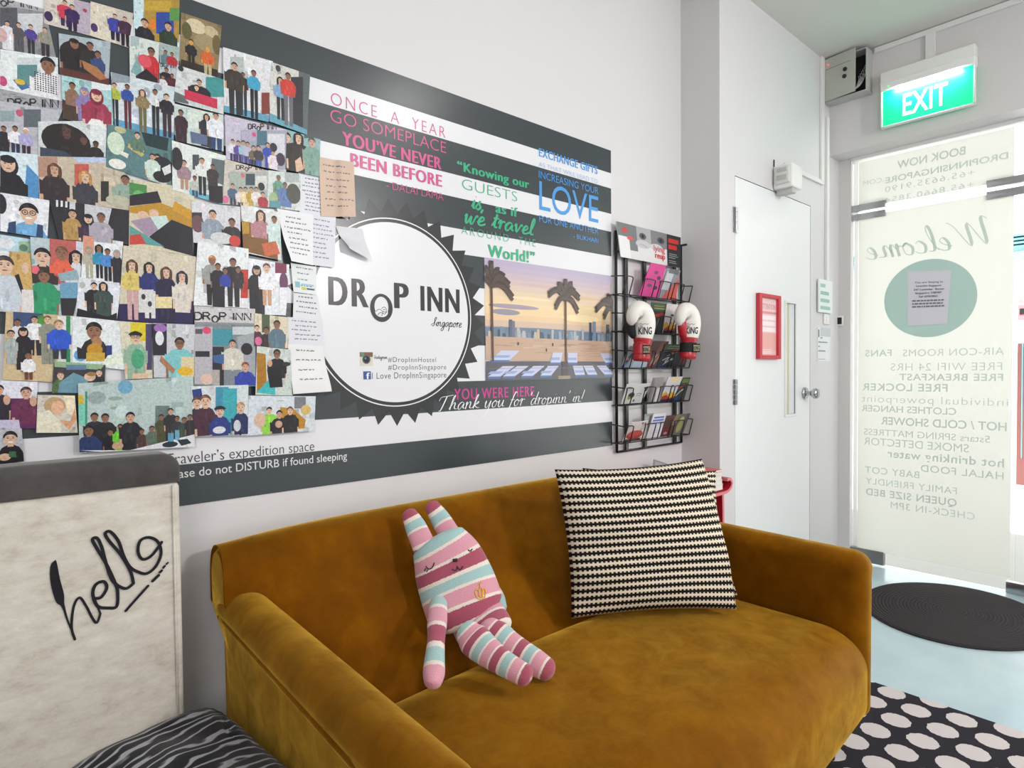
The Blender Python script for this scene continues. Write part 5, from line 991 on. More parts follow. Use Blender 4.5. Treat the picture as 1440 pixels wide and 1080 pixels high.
([(0.4299, 1.1349), (0.5653, 1.1352), (0.5611, 1.0059), (0.4323, 1.0124)], 'cfd8dc', [('g', [(0.4855, 1.1317), (0.516, 1.1309), (0.515, 1.0748), (0.4844, 1.0764)], '3f8fa8'), ('g', [(0.5023, 1.1277), (0.5368, 1.1268), (0.5345, 1.008), (0.5, 1.0107)], '3fa4b0'), ('g', [(0.4313, 1.1262), (0.4523, 1.1291), (0.4551, 1.1043), (0.434, 1.1016)], '2c3a7c'), ('p', 0.4419, 1.0943, 0.0281, 0.0355, 1.0171, '3c2c44', '5a3d2e', 'd8b59c', {}), ('p', 0.4615, 1.097, 0.0318, 0.0427, 1.012, '4a2c3c', '6a4a34', 'd8b59c', {}), ('p', 0.4944, 1.0705, 0.0269, 0.0405, 1.0094, '2c3a80', '2c3a80', 'd8b59c', {'c': 1}), ('p', 0.5446, 1.077, 0.0275, 0.0353, 1.0091, '26305c', 'a88a5c', 'd8b59c', {}), ('e', 0.4918, 1.0239, 0.0153, 0.009, 'd8d8dc'), ('e', 0.535, 1.0318, 0.0088, 0.0147, 'c8ccd4')], 'photo print of small children dressed in dark blue'),
([(0.5648, 1.1075), (0.746, 1.0991), (0.7402, 1.004), (0.5611, 1.0041)], 'd2dae2', [('g', [(0.6852, 1.0994), (0.7173, 1.0982), (0.7167, 1.0667), (0.6847, 1.0683)], '7a7c84'), ('g', [(0.6458, 1.074), (0.6807, 1.0685), (0.7162, 1.0353), (0.7117, 1.012), (0.6485, 1.0126)], 'b8862c'), ('e', 0.7167, 1.0628, 0.0142, 0.0138, 'd4b46c'), ('p', 0.6172, 1.066, 0.0189, 0.0412, 1.0036, '8ed04a', '1b171c', 'd8b59c', {}), ('p', 0.6436, 1.055, 0.021, 0.0421, 1.0015, '26242a', '1b171c', 'c9a086', {}), ('p', 0.6728, 1.0631, 0.0212, 0.0392, 1.0032, '2a262c', '6a4a34', 'd8b59c', {}), ('e', 0.5926, 1.0429, 0.0148, 0.0188, 'd8b59c'), ('e', 0.6412, 1.0284, 0.0095, 0.0095, 'c9a086')], 'photo print of three friends, one in a lime green shirt')]
placed = []
for i, (quad, bg, items, label) in enumerate(PRINTS):
    if area2(quad) < 0: quad = quad[::-1]
    x0, x1 = min(p[0] for p in quad), max(p[0] for p in quad); z0, z1 = min(p[1] for p in quad), max(p[1] for p in quad)
    lev = 0
    for (a0, a1, b0, b1, l) in placed:
        if x0 < a1 and x1 > a0 and z0 < b1 and z1 > b0: lev = max(lev, l + 1)
    placed.append((x0, x1, z0, z1, lev))
    art = Art(on_wall, 0.0030 + 0.0007 * lev, clip=quad, step=0.000011)
    art.slab(quad, 0.0004, bg)
    rnd = random.Random(i * 31 + 7); bc = hexc(bg)
    for k in range(26):
        f_ = rnd.uniform(.55, 1.25); cx, cz = rnd.uniform(x0, x1), rnd.uniform(z0, z1)
        w_, h_ = (x1 - x0) * rnd.uniform(.02, .13), (z1 - z0) * rnd.uniform(.02, .16)
        c_ = tuple(min(1, q * f_ * rnd.uniform(.93, 1.07)) for q in bc[:3]) + (1,)
        if k % 3: art.poly([(cx, cz), (cx + w_, cz + rnd.uniform(-.3, .3) * h_), (cx + w_ * .9, cz + h_), (cx + w_ * .05, cz + h_)], c_)
        else: art.ellipse(cx, cz, w_ * .6, h_ * .6, c_, 10)
    for it in items:
        if it[0] == 'g': art.poly(it[1], it[2])
        elif it[0] == 'e': art.ellipse(it[1], it[2], it[3], it[4], it[5], 18)
        elif it[0] == 'p': art.person(*it[1:])
        elif it[0] == 't': sign(art, it[1], it[2])
    o = art.build('photo_print', photo_paper)
    props(o, label, 'photo', 'photo prints in the wall collage')
    rebase(o, ((x0 + x1) / 2, WY, z0))

# ------------------------------------------------------------------ notes and receipts taped over the photos
def note(label, corners, off, curl, tint, ink, seed, extra=None, group='handwritten notes taped to the wall', name='paper_note', cat='note'):
    """corners TL,TR,BR,BL on the wall; curl(u,v) = extra distance from the wall"""
    TL, TR, BR, BL = corners
    rnd = random.Random(seed)
    def S(u, v, o=0.0):
        x = (TL[0] * (1 - u) + TR[0] * u) * (1 - v) + (BL[0] * (1 - u) + BR[0] * u) * v
        z = (TL[1] * (1 - u) + TR[1] * u) * (1 - v) + (BL[1] * (1 - u) + BR[1] * u) * v
        return (x, WY - off - curl(u, v) - o, z)
    V = []; F = []; Cc = []
    n, m = 16, 16
    for side in (0.0, -0.0003):
        b = len(V)
        for j in range(m + 1):
            for i in range(n + 1): V.append(S(i / n, j / m, side))
        for j in range(m):
            for i in range(n):
                k = b + j * (n + 1) + i
                q = (k, k + 1, k + n + 2, k + n + 1)
                F.append(q[::-1] if side == 0 else q); Cc.append(hexc(tint))
    h = abs(TL[1] - BL[1])
    for ln in range(ink):
        v = .12 + .8 * ln / ink + rnd.uniform(-.01, .01)
        u = .10 + rnd.uniform(0, .12); end = rnd.uniform(.6, .92)
        while u < end:
            w = rnd.uniform(.03, .12)
            pts = [(u + w * k / 6, v + rnd.uniform(-.009, .009)) for k in range(7)]
            for k in range(6):
                b = len(V); t = .0016 / max(h, .03)
                for (pu, pv) in ((pts[k][0], pts[k][1] + t), (pts[k + 1][0], pts[k + 1][1] + t), (pts[k + 1][0], pts[k + 1][1] - t), (pts[k][0], pts[k][1] - t)):
                    V.append(S(min(pu, .98), pv, .00025))
                F.append((b, b + 1, b + 2, b + 3)); Cc.append(hexc('8f8f9c' if seed % 2 else '7c7a80'))
            u += w + rnd.uniform(.02, .05)
    for (u0, v0, u1, v1, c) in (extra or ()):
        b = len(V)
        V += [S(u0, v1, .0003), S(u1, v1, .0003), S(u1, v0, .0003), S(u0, v0, .0003)]
        F.append((b, b + 1, b + 2, b + 3)); Cc.append(hexc(c))
    me = bpy.data.meshes.new(name); me.from_pydata(V, [], F)
    at = me.attributes.new('print', 'FLOAT_COLOR', 'FACE')
    for i, c in enumerate(Cc): at.data[i].color = c
    for p in me.polygons: p.use_smooth = True
    o = link_mesh(name, me, paperp)
    props(o, label, cat, group)
    rebase(o, ((TL[0] + TR[0]) / 2, WY, min(BL[1], BR[1])))
    return o
ss = lambda a, b, x: (lambda t: t * t * (3 - 2 * t))(max(0.0, min(1.0, (x - a) / (b - a))))
note('white note with small handwriting tucked behind the tan paper slip', [(0.7121, 1.7112), (0.8031, 1.7157), (0.801, 1.5913), (0.712, 1.5933)], .0075, lambda u, v: .002 * v, 'e3e4ea', 9, 1)
note('wide white handwritten note below the tan paper slip', [(0.7304, 1.6079), (0.8185, 1.6061), (0.8117, 1.462), (0.7237, 1.4628)], .0095, lambda u, v: .002 * u * v, 'e0e0e8', 9, 3)
note('white note with a curled lower left corner, beside the round badge', [(0.6497, 1.6024), (0.7507, 1.6014), (0.7482, 1.4614), (0.68, 1.4639)], .0115, lambda u, v: .016 * ss(.5, 1, v) * (1 - u), 'ebebef', 8, 2)
note('receipt with a small green and blue mark in its middle', [(0.6859, 1.4626), (0.7585, 1.4585), (0.7572, 1.3812), (0.6923, 1.3842)], .0075, lambda u, v: .001, 'e6eaea', 4, 5, [(.10, .62, .30, .82, '8cc0c4'), (.36, .66, .88, .72, 'a8c8d8'), (.36, .78, .55, .88, 'c8d060'), (.58, .80, .92, .86, '5a6a74')])
note('white receipt below the one with the green mark', [(0.6923, 1.3823), (0.7613, 1.3795), (0.7685, 1.3083), (0.6891, 1.3144)], .0080, lambda u, v: .001, 'e3e3e8', 4, 6)
note('large creased white note to the left of the badge', [(0.6734, 1.3156), (0.7707, 1.3124), (0.7736, 1.2385), (0.674, 1.2406)], .0100, lambda u, v: .002 * v, 'dfdfe6', 5, 7)
note('lowest white note hanging with a curled bottom edge, left of the badge', [(0.6721, 1.2425), (0.7736, 1.2385), (0.7863, 1.1118), (0.6814, 1.1073)], .0090, lambda u, v: .003 + .022 * ss(.3, 1, v) * (.4 + .6 * u), 'e9e9ea', 4, 8)
note('tan paper slip with handwriting, bulging off the wall beside the pink quotation', [(0.7701, 1.7644), (0.8698, 1.7679), (0.874, 1.6126), (0.7736, 1.601)], .0115, lambda u, v: .007 * ss(.45, .6, u) + .010 * max(0, u - .5), 'd6bba8', 7, 4)
note('curled blank scrap of white paper at the upper left rim of the badge', [(0.8202, 1.5821), (0.9056, 1.5863), (0.9274, 1.4927), (0.8477, 1.5167)], .0040, lambda u, v: .030 * ss(.3, 1, v) * (.5 + .5 * (1 - u)), 'dadadf', 0, 9)

# ------------------------------------------------------------------ sofa
sofa = empty('sofa', (1.24, 1.1, 0), 'mustard yellow velvet two seat sofa against the graphic wall', 'sofa')
SXL, SXR = 0.462, 2.028           # outer sides
AIL, AIR = 0.565, 1.922           # inner faces of the arms
SF = 0.635                        # front of the arms
def bulge(t): return max(0.0, 1 - abs(2 * t - 1) ** 5)
prof0 = [(1.625, .13), (1.632, .45), (1.635, .66), (1.628, .715), (1.610, .742), (1.585, .752), (1.558, .746), (1.540, .725), (1.532, .69), (1.525, .62), (1.51, .54), (1.49, .47), (1.47, .40), (1.46, .30), (1.46, .13)]
prof1 = [(1.625, .13), (1.632, .45), (1.635, .67), (1.630, .728), (1.612, .760), (1.585, .770), (1.550, .765), (1.520, .745), (1.495, .70), (1.455, .62), (1.405, .54), (1.340, .47), (1.270, .41), (1.235, .30), (1.235, .13)]
def back_ring(x, t, inset):
    k = bulge(t); out = []
    pa = [Vector((p[0] * (1 - k) + q[0] * k, p[1] * (1 - k) + q[1] * k, 0)) for p, q in zip(prof0, prof1)]
    pa = catmull(pa, 3)
    cy = sum(p.x for p in pa) / len(pa); cz = sum(p.y for p in pa) / len(pa)
    for p in pa:
        y = p.x; z = p.y
        d = Vector((cy - y, cz - z)); L_ = d.length
        if L_ > 1e-6:
            d = d / L_ * min(inset, L_ * .9); y += d.x; z += d.y
        xx = x
        if z < .57: xx = max(SXL + .03, min(SXR - .03, x))
        out.append((xx, y, z))
    return out
b = MB()
rings = []
ER = 0.02
for i in range(6):
    a_ = math.pi / 2 * i / 5
    rings.append(back_ring(SXL + ER * (1 - math.sin(a_)), 0.0, ER * (1 - math.cos(a_)) if False else ER * (1 - math.sin(a_)) * 0 + ER * (1 - math.sqrt(max(0, 1 - (1 - math.sin(a_)) ** 2)))))
NS = 48
for i in range(1, NS):
    t = i / NS
    rings.append(back_ring(SXL + ER + (SXR - SXL - 2 * ER) * t, t, 0))
for i in range(6):
    a_ = math.pi / 2 * (5 - i) / 5
    rings.append(back_ring(SXR - ER * (1 - math.sin(a_)), 1.0, ER * (1 - math.sqrt(max(0, 1 - (1 - math.sin(a_)) ** 2)))))
rings[0] = back_ring(SXL, 0.0, ER * .9); rings[-1] = back_ring(SXR, 1.0, ER * .9)
b.loft(rings)
b.build('backrest', velvet, sofa, auto=48)

def arm(x0, x1, outer):
    """outer = -1: outer face on the left"""
    def fn(q):
        t = (q.y - SF) / (1.60 - SF)                       # 0 front .. 1 back
        z = q.z + 0.010 * t * max(0, min(1, (q.z - .3) / .2))
        x = q.x
        mid = (x0 + x1) / 2
        side = (x - mid) * outer                           # > 0 on the outer half
        # the padded top rolls out a little over the piping, the outer side leans in towards the floor
        if side > 0:
            zp = .552 + .022 * t
            wgt = min(1.0, side / ((x1 - x0) / 2))
            if z < zp: x -= wgt * (outer * 0.012 + outer * 0.026 * (zp - z) / 0.45)
            else: x += wgt * outer * 0.004 * math.sin(min(1, (z - zp) / .05) * math.pi)
        else:
            x += outer * 0.012 * max(0, min(1, (z - .4) / .2)) * -1 * (-1 if outer > 0 else -1) * 0
        if outer < 0: x -= .030 * (1 - t)
        return (x, q.y, z)
    b = MB()
    b.soft(x0, x1, SF, 1.618, .125, .632 if outer < 0 else .622, (.048, .05, .048), k=14, e=7, fn=fn)
    a = b.build('armrest', velvet, sofa, smooth=True)
    px_ = (x0 if outer < 0 else x1)
    b = MB()
    xo = px_ - outer * 0.0095
    sk = (lambda y: -.030 * (1 - (y - SF) / (1.60 - SF))) if outer < 0 else (lambda y: 0)
    pts = [(xo + sk(y) + d, y, z) for y, z, d in ((1.60, .570, 0), (1.2, .562, 0), (.9, .556, 0), (SF + .09, .552, 0), (SF + .06, .551, -outer * .006))]
    b.tube([tuple(p) for p in catmull(pts, 6)], .006, 8)
    b.build('piping', velvet, a, smooth=True)
    b = MB()
    xi, xo2 = (x1, x0) if outer < 0 else (x0, x1)
    return a
arm(SXL, AIL, -1)
arm(AIR, SXR, 1)
if False:
  pts = [(AIR + .004, SF + .03, .135), (AIR + .005, SF + .006, .20), (AIR + .005, SF + .004, .45), (AIR + .008, SF + .006, .555), (AIR + .022, SF + .012, .588), (AIR + .05, SF + .02, .598), (AIR + .08, SF + .012, .585), (SXR - .008, SF + .006, .545), (SXR - .014, SF + .006, .40), (SXR - .03, SF + .008, .14)]

def seat_fn(q):
    u = (q.x - AIL) / (AIR - AIL); v = (q.y - .60) / (1.30 - .60)
    z = q.z
    if z > .25:
        z += 0.026 * math.sin(math.pi * max(0, min(1, u))) * (0.35 + 0.65 * math.sin(math.pi * max(0, min(1, .15 + .75 * v)))) * min(1, (z - .25) / .1)
        z += 0.0022 * math.sin(q.x * 34 + q.y * 9) * math.exp(-((q.y - .68) / .16) ** 2) * math.exp(-((u - .38) / .16) ** 2) * min(1, (z - .25) / .1)
    y = q.y - 0.035 * math.sin(math.pi * max(0, min(1, u))) * max(0, min(1, (.75 - q.y) / .15))
    return (q.x, y, z)
b = MB(); b.soft(AIL - .012, AIR + .010, .618, 1.30, .115, .405, (.04, .13, .10), k=22, e=9, fn=seat_fn)
b.build('seat', velvet, sofa, smooth=True)
for x in (.55, 1.90):
    for y in (.72, 1.55):
        b = MB(); b.tube([(x, y, .135), (x, y, .012)], [.024, .015], 14); b.build('leg', wood_dark, sofa, auto=40)

# ------------------------------------------------------------------ armchair with the greeting on its back, zebra throw on its seat
CHY = 1.40
chair = empty('chair', (-.12, 1.1, 0), 'high backed beige chair with dark grey top band and black script greeting', 'chair')
CL, CR, CT = -.58, .342, 1.004
def chb(q):
    return (q.x - .012 * max(0, (1.0 - q.z)) * 0 , q.y + .04 * (q.z - .3) * .6, q.z)
b = MB(); b.soft(CL, CR, CHY, CHY + .09, .34, .945, (.012, .012, .012), k=10, e=3)
bk = b.build('backrest', beige, chair, smooth=True)
b = MB(); rings = []
for k in range(10):
    if k < 3: z_, ins = .9455 + (CT - .03 - .9455) * k / 2, 0.0
    else:
        a_ = math.pi / 2 * (k - 2) / 7; z_, ins = CT - .03 + .03 * math.sin(a_), .03 * (1 - math.cos(a_))
    iy = ins * .75; xa, xb, ya, yb_ = CL - .001 + ins, CR + .001 - ins, CHY - .002 + iy, CHY + .092 - iy; c_ = .008
    ring = []
    for cx_, cy_, a0 in ((xb - c_, ya + c_, -90), (xb - c_, yb_ - c_, 0), (xa + c_, yb_ - c_, 90), (xa + c_, ya + c_, 180)):
        for j in range(5): ring.append((cx_ + c_ * math.cos(R_(a0 + 22.5 * j)), cy_ + c_ * math.sin(R_(a0 + 22.5 * j)), z_))
    rings.append(ring)
b.loft(rings)
b.build('head_band', charcoal, chair, auto=60)
b = MB()
b.tube([(CR - .014, CHY - .002, .36), (CR - .014, CHY - .002, .94)], .0025, 6); b.build('seam', beige, bk, smooth=True)
art = Art(plane_frame((0, CHY, 0), (1, 0, 0), (0, 0, 1)), 0.0015, step=.0001)
KH = '2a292d'
art.poly([(p.x, p.y) for p in catmull([(x, z, 0) for x, z in [(0.1306, 0.8271), (0.1241, 0.8174), (0.1239, 0.7868), (0.1308, 0.7516), (0.1391, 0.7393), (0.1471, 0.7077), (0.1574, 0.6735), (0.1567, 0.6822), (0.149, 0.7129), (0.1437, 0.7426), (0.1432, 0.7625), (0.1379, 0.7919), (0.1337, 0.8237)]], 4, True)], KH)
for pts, w in [([(0.1579, 0.6733), (0.1533, 0.6975), (0.1573, 0.7345), (0.1665, 0.7497), (0.176, 0.7324), (0.186, 0.7054), (0.193, 0.6947), (0.1986, 0.7106)], 0.00431), ([(0.1986, 0.7106), (0.1901, 0.742), (0.1875, 0.7542)], 0.00359), ([(0.1901, 0.742), (0.2008, 0.7421), (0.2099, 0.7574), (0.2053, 0.7708), (0.1926, 0.768), (0.1874, 0.7513), (0.1946, 0.7263), (0.213, 0.7179), (0.2255, 0.7181), (0.2275, 0.7442), (0.2239, 0.7628), (0.2099, 0.8042), (0.195, 0.8382), (0.1891, 0.8549), (0.1964, 0.8559), (0.2033, 0.8377), (0.2099, 0.8042), (0.22, 0.7685), (0.2398, 0.7489), (0.2543, 0.7555)], 0.00575), ([(0.2543, 0.7555), (0.2496, 0.7806), (0.2341, 0.8167), (0.2157, 0.8469), (0.2096, 0.8621), (0.2176, 0.8647), (0.2306, 0.844), (0.239, 0.8127), (0.2488, 0.7897), (0.2625, 0.7765), (0.2781, 0.7699), (0.2944, 0.7815), (0.3036, 0.8053), (0.2981, 0.8297), (0.2822, 0.8413), (0.2674, 0.8369), (0.2633, 0.8166), (0.2708, 0.8), (0.2868, 0.8039), (0.3051, 0.8271)], 0.00575), ([(0.2404, 0.7052), (0.2599, 0.7253), (0.2792, 0.7447)], 0.00503), ([(0.2874, 0.7525), (0.2983, 0.7616)], 0.00575), ([(0.3006, 0.7672), (0.304, 0.7701)], 0.00503), ([(0.3068, 0.775), (0.3096, 0.7781)], 0.00431), ([(0.3124, 0.7812), (0.3152, 0.7837)], 0.00359)]:
    art.line(pts, w, KH, smooth=5)
    art.ellipse(pts[0][0], pts[0][1], w / 2, w / 2, KH, 10); art.ellipse(pts[-1][0], pts[-1][1], w / 2, w / 2, KH, 10)
art.build('script_lettering', matte_print, bk)
b = MB(); b.soft(CL, CR, .72, CHY - .002, .24, .404, (.03, .04, .03), k=8, e=4); b.build('seat', beige, chair, smooth=True)
for x in (CL + .06, CR - .05):
    for y in (.78, CHY + .03):
        b = MB(); b.tube([(x, y, .25), (x, y, .0)], [.022, .016], 12); b.build('leg', wood_dark, chair, auto=40)
# throw
TX0, TX1, TY0, TY1 = -.57, .443, .70, CHY - .006
nx, ny = 80, 60
V = []; F = []
def throw_pt(u, v):
    x = TX0 + (TX1 - TX0) * u; y = TY0 + (TY1 - TY0) * v
    z = .419 + .040 * max(0, min(1, (x - .10) / .18)) * (.8 + .2 * v) - .004 * ss(.36, .45, x)
    z += .0035 * math.sin(x * 42 + y * 18 + 2 * math.sin(y * 9)) + .0025 * math.sin(x * 17 - y * 33)
    if x > .405: z -= .045 * ((x - .405) / .047) ** 2
    x2 = x - (.012 * (1 - v)) * 0
    if x > .40: x2 = x + .004 * (1 - v) - .024 * ss(.55, 1.0, v)
    return (x2, y, z)
for j in range(ny + 1):
    for i in range(nx + 1): V.append(throw_pt(i / nx, j / ny))
for j in range(ny):
    for i in range(nx):
        k = j * (nx + 1) + i; F.append((k, k + 1, k + nx + 2, k + nx + 1))
# hanging right edge
base = len(V)
for j in range(ny + 1):
    p = throw_pt(1, j / ny)
    V.append((p[0] - .004, p[1], p[2] - .05)); V.append((p[0] - .022, p[1], .29))
for j in range(ny):
    a0, a1 = j * (nx + 1) + nx, (j + 1) * (nx + 1) + nx
    F.append((a0, base + 2 * j, base + 2 * j + 2, a1)); F.append((base + 2 * j, base + 2 * j + 1, base + 2 * j + 3, base + 2 * j + 2))
me = bpy.data.meshes.new('throw_blanket'); me.from_pydata(V, [], F)
th = link_mesh('throw_blanket', me, zebra, smooth=True)
so = th.modifiers.new('thickness', 'SOLIDIFY'); so.thickness = .006; so.offset = 1.0
props(th, 'black and white zebra patterned cloth spread over the seat of the beige chair', 'blanket')
rebase(th, (-.1, 1.05, .43))

# ------------------------------------------------------------------ plush rabbit
CAMP = Vector((0, 0, 1.17))
rab = empty('plush_rabbit', (1.0337, 1.2396, 0.43), 'pink, teal and maroon striped plush rabbit sitting against the sofa back', 'soft toy')
def plush_limb(name, pts, run0, run1, thick, parent, sub=5, cap=.75):
    """pts: (point, half width); a flat stuffed limb, stripes counted from run0 to run1"""
    big = max(w for p, w in pts)
    while pts[0][1] < .55 * big: pts = pts[1:]
    while pts[-1][1] < .55 * big: pts = pts[:-1]
    P4 = catmull([(p[0], p[1], p[2]) for p, w in pts], sub)
    Wd = [p.x for p in catmull([(w, 0, 0) for p, w in pts], sub)]
    ta, tb = (P4[0] - P4[1]).normalized(), (P4[-1] - P4[-2]).normalized()
    ca = [(P4[0] + ta * Wd[0] * cap * math.sin(R_(q)), Wd[0] * math.cos(R_(q))) for q in (88, 75, 60, 45, 30, 15)]
    cb = [(P4[-1] + tb * Wd[-1] * cap * math.sin(R_(q)), Wd[-1] * math.cos(R_(q))) for q in (15, 30, 45, 60, 75, 88)]
    P4 = [c[0] for c in ca] + P4 + [c[0] for c in cb]; Wd = [c[1] for c in ca] + Wd + [c[1] for c in cb]
    m = len(P4); Nn = (CAMP - P4[m // 2]); Nn.normalize()
    cum = [0.0]
    for i in range(1, m): cum.append(cum[-1] + (P4[i] - P4[i - 1]).length)
    wmax = max(Wd); n = 24
    V = []; F = []; run = []
    for i in range(m):
        T_ = (P4[min(m - 1, i + 1)] - P4[max(0, i - 1)]).normalized()
        W_ = T_.cross(Nn).normalized(); N2 = W_.cross(T_)
        th_ = thick * min(1.0, (Wd[i] / wmax) ** .6)
        for k in range(n):
            a_ = 2 * math.pi * k / n
            c, s_ = math.cos(a_), math.sin(a_)
            c = math.copysign(abs(c) ** .9, c)
            V.append(P4[i] + W_ * (c * Wd[i]) + N2 * (s_ * th_))
            run.append(run0 + (run1 - run0) * cum[i] / cum[-1])
    for i in range(m - 1):
        for k in range(n): F.append((i * n + k, i * n + (k + 1) % n, (i + 1) * n + (k + 1) % n, (i + 1) * n + k))
    V.append(P4[0]); V.append(P4[-1]); run += [run0, run1]
    for k in range(n):
        F.append((len(V) - 2, (k + 1) % n, k)); F.append((len(V) - 1, (m - 1) * n + k, (m - 1) * n + (k + 1) % n))
    me = bpy.data.meshes.new(name); me.from_pydata([tuple(v) for v in V], [], F)
    at = me.attributes.new('run', 'FLOAT', 'POINT')
    for i, r_ in enumerate(run): at.data[i].value = r_
    return link_mesh(name, me, plush, parent, smooth=True)
body = plush_limb('body', [((0.9626, 1.391, 0.7206), 0.0155), ((0.9658, 1.3891, 0.7126), 0.0542), ((0.974, 1.3843, 0.6964), 0.0776), ((0.988, 1.3652, 0.6527), 0.0948), ((0.9959, 1.3412, 0.6022), 0.1028), ((0.9951, 1.3125, 0.5617), 0.1044), ((0.9942, 1.2933, 0.5329), 0.1016), ((0.9945, 1.2818, 0.5153), 0.0862), ((0.9955, 1.2741, 0.506), 0.0448), ((0.9978, 1.2741, 0.5015), 0.0112)], 0.0, 2.0, .044, rab, cap=.28)
plush_limb('torso', [((1.0321, 1.3173, 0.5197), 0.058), ((1.0252, 1.2933, 0.5111), 0.0705), ((1.012, 1.2502, 0.501), 0.0744), ((1.0047, 1.2071, 0.4868), 0.0691), ((1.0096, 1.1879, 0.4695), 0.0325)], 1.70, 3.04, .036, rab, cap=.3)
plush_limb('ear', [((0.9295, 1.4657, 0.7739), 0.0079), ((0.9328, 1.4638, 0.7677), 0.0217), ((0.9397, 1.4466, 0.7379), 0.0285), ((0.9379, 1.4131, 0.7054), 0.031), ((0.9449, 1.4035, 0.6787), 0.0329)], 0.68, 1.92, .016, rab)
plush_limb('ear', [((1.0057, 1.4657, 0.7839), 0.0081), ((1.0092, 1.4638, 0.7776), 0.0213), ((1.0213, 1.4466, 0.7479), 0.0274), ((1.0228, 1.4083, 0.7141), 0.03), ((1.0375, 1.3987, 0.681), 0.032)], 0.68, 1.92, .016, rab)
plush_limb('arm', [((0.9245, 1.3173, 0.5635), 0.0222), ((0.886, 1.2693, 0.5438), 0.0249), ((0.86, 1.2358, 0.5296), 0.0225), ((0.841, 1.2119, 0.517), 0.0212), ((0.8065, 1.1688, 0.5004), 0.0237), ((0.7843, 1.14, 0.4886), 0.0247), ((0.7723, 1.1257, 0.482), 0.0204), ((0.7689, 1.1209, 0.4771), 0.0109), ((0.7689, 1.1209, 0.4747), 0.0031)], 0.0, 1.52, .018, rab)
plush_limb('arm', [((1.1076, 1.3316, 0.556), 0.024), ((1.1186, 1.3173, 0.5248), 0.026), ((1.1191, 1.3029, 0.5025), 0.0219), ((1.1158, 1.2933, 0.4842), 0.0079)], 0.7, 1.24, .018, rab)
plush_limb('leg', [((0.9946, 1.1975, 0.5092), 0.0324), ((1.0023, 1.1736, 0.4963), 0.0393), ((1.0106, 1.14, 0.4831), 0.0353), ((1.0208, 1.0969, 0.4696), 0.033), ((1.027, 1.0586, 0.4617), 0.0308), ((1.0342, 1.0346, 0.4539), 0.0271), ((1.0389, 1.0251, 0.449), 0.0186), ((1.0449, 1.0251, 0.4452), 0.0051)], 0.25, 2.86, .028, rab)
plush_limb('leg', [((0.9227, 1.1927, 0.5246), 0.0314), ((0.9272, 1.1736, 0.5118), 0.0398), ((0.9295, 1.1304, 0.4993), 0.0356), ((0.9346, 1.0873, 0.4886), 0.0299), ((0.9402, 1.049, 0.4819), 0.027), ((0.949, 1.0203, 0.4745), 0.0251), ((0.9509, 1.0059, 0.4726), 0.0177), ((0.9575, 1.0059, 0.4687), 0.0048)], 0.0, 2.88, .026, rab)
def tree_of(o):
    me = o.data
    return BVHTree.FromPolygons([o.matrix_world @ v.co if False else v.co.copy() for v in me.vertices], [tuple(p.vertices) for p in me.polygons])
def decal(name, tree, pts3, w, m, parent, lift=.0012):
    """an embroidered line laid on a surface: points dropped along the line of sight of the stitches' own normal"""
    out = []
    for p in pts3:
        p = Vector(p); d = (p - CAMP).normalized()
        hit = tree.ray_cast(p - d * .15, d)
        if hit[0] is not None: out.append(hit[0] + hit[1] * lift * (1 if hit[1].dot(d) < 0 else -1))
    if len(out) < 2: return
    b = MB(); b.tube([tuple(q) for q in catmull([tuple(q) for q in out], 4)], w, 6)
    return b.build(name, m, parent, smooth=True)
bt = tree_of(body)
for pts in [[(0.8747, 1.3, 0.6753), (0.8831, 1.3, 0.6662), (0.894, 1.3, 0.6674), (0.9007, 1.3, 0.6787)], [(1.0087, 1.3, 0.6896), (1.0158, 1.3, 0.6843), (1.0231, 1.3, 0.6886)]]: decal('eye', bt, pts, .0016, thread_dark, body)
for pts in [[(0.8746, 1.3, 0.6699), (0.8702, 1.3, 0.6637)], [(0.881, 1.3, 0.6649), (0.8766, 1.3, 0.6605)]]: decal('eyelash', bt, pts, .0013, thread_dark, body)
for pts in [[(0.9565, 1.3, 0.6498), (0.9633, 1.3, 0.6436), (0.9703, 1.3, 0.6448), (0.9727, 1.3, 0.6537)], [(0.9727, 1.3, 0.6537), (0.9773, 1.3, 0.6451), (0.9843, 1.3, 0.6426), (0.9915, 1.3, 0.6495)]]: decal('mouth', bt, pts, .0014, thread_dark, body)
for pts in [[(0.9579, 1.3, 0.6719), (0.966, 1.3, 0.6702), (0.973, 1.3, 0.6705)]]: decal('nose', bt, pts, .0046, thread_dark, body)
for pts in [[(1.0384, 1.3, 0.552), (1.0507, 1.3, 0.545), (1.0658, 1.3, 0.547)], [(1.0384, 1.3, 0.552), (1.0313, 1.3, 0.5693), (1.0363, 1.3, 0.5758), (1.046, 1.3, 0.5656), (1.0458, 1.3, 0.5521)], [(1.0483, 1.3, 0.5495), (1.0461, 1.3, 0.5714), (1.0512, 1.3, 0.578), (1.056, 1.3, 0.569), (1.0533, 1.3, 0.5482)], [(1.0633, 1.3, 0.5476), (1.0684, 1.3, 0.56), (1.0636, 1.3, 0.571), (1.0584, 1.3, 0.5625), (1.0583, 1.3, 0.5489)], [(1.0487, 1.3, 0.5786), (1.0488, 1.3, 0.5883)], [(1.0414, 1.3, 0.5881), (1.0563, 1.3, 0.5904)]]: decal('crown_patch', bt, pts, .0014, thread_gold, body)
b = MB()
pt = Vector((1.1165, 1.285, 0.4924))
b.box(-.009, .009, -.0008, .0008, -.008, .008, M=Matrix.Translation(pt) @ Matrix.Rotation(R_(20), 4, 'Y') @ Matrix.Rotation(R_(-40), 4, 'Z'))
b.build('care_tag', label_m, rab)

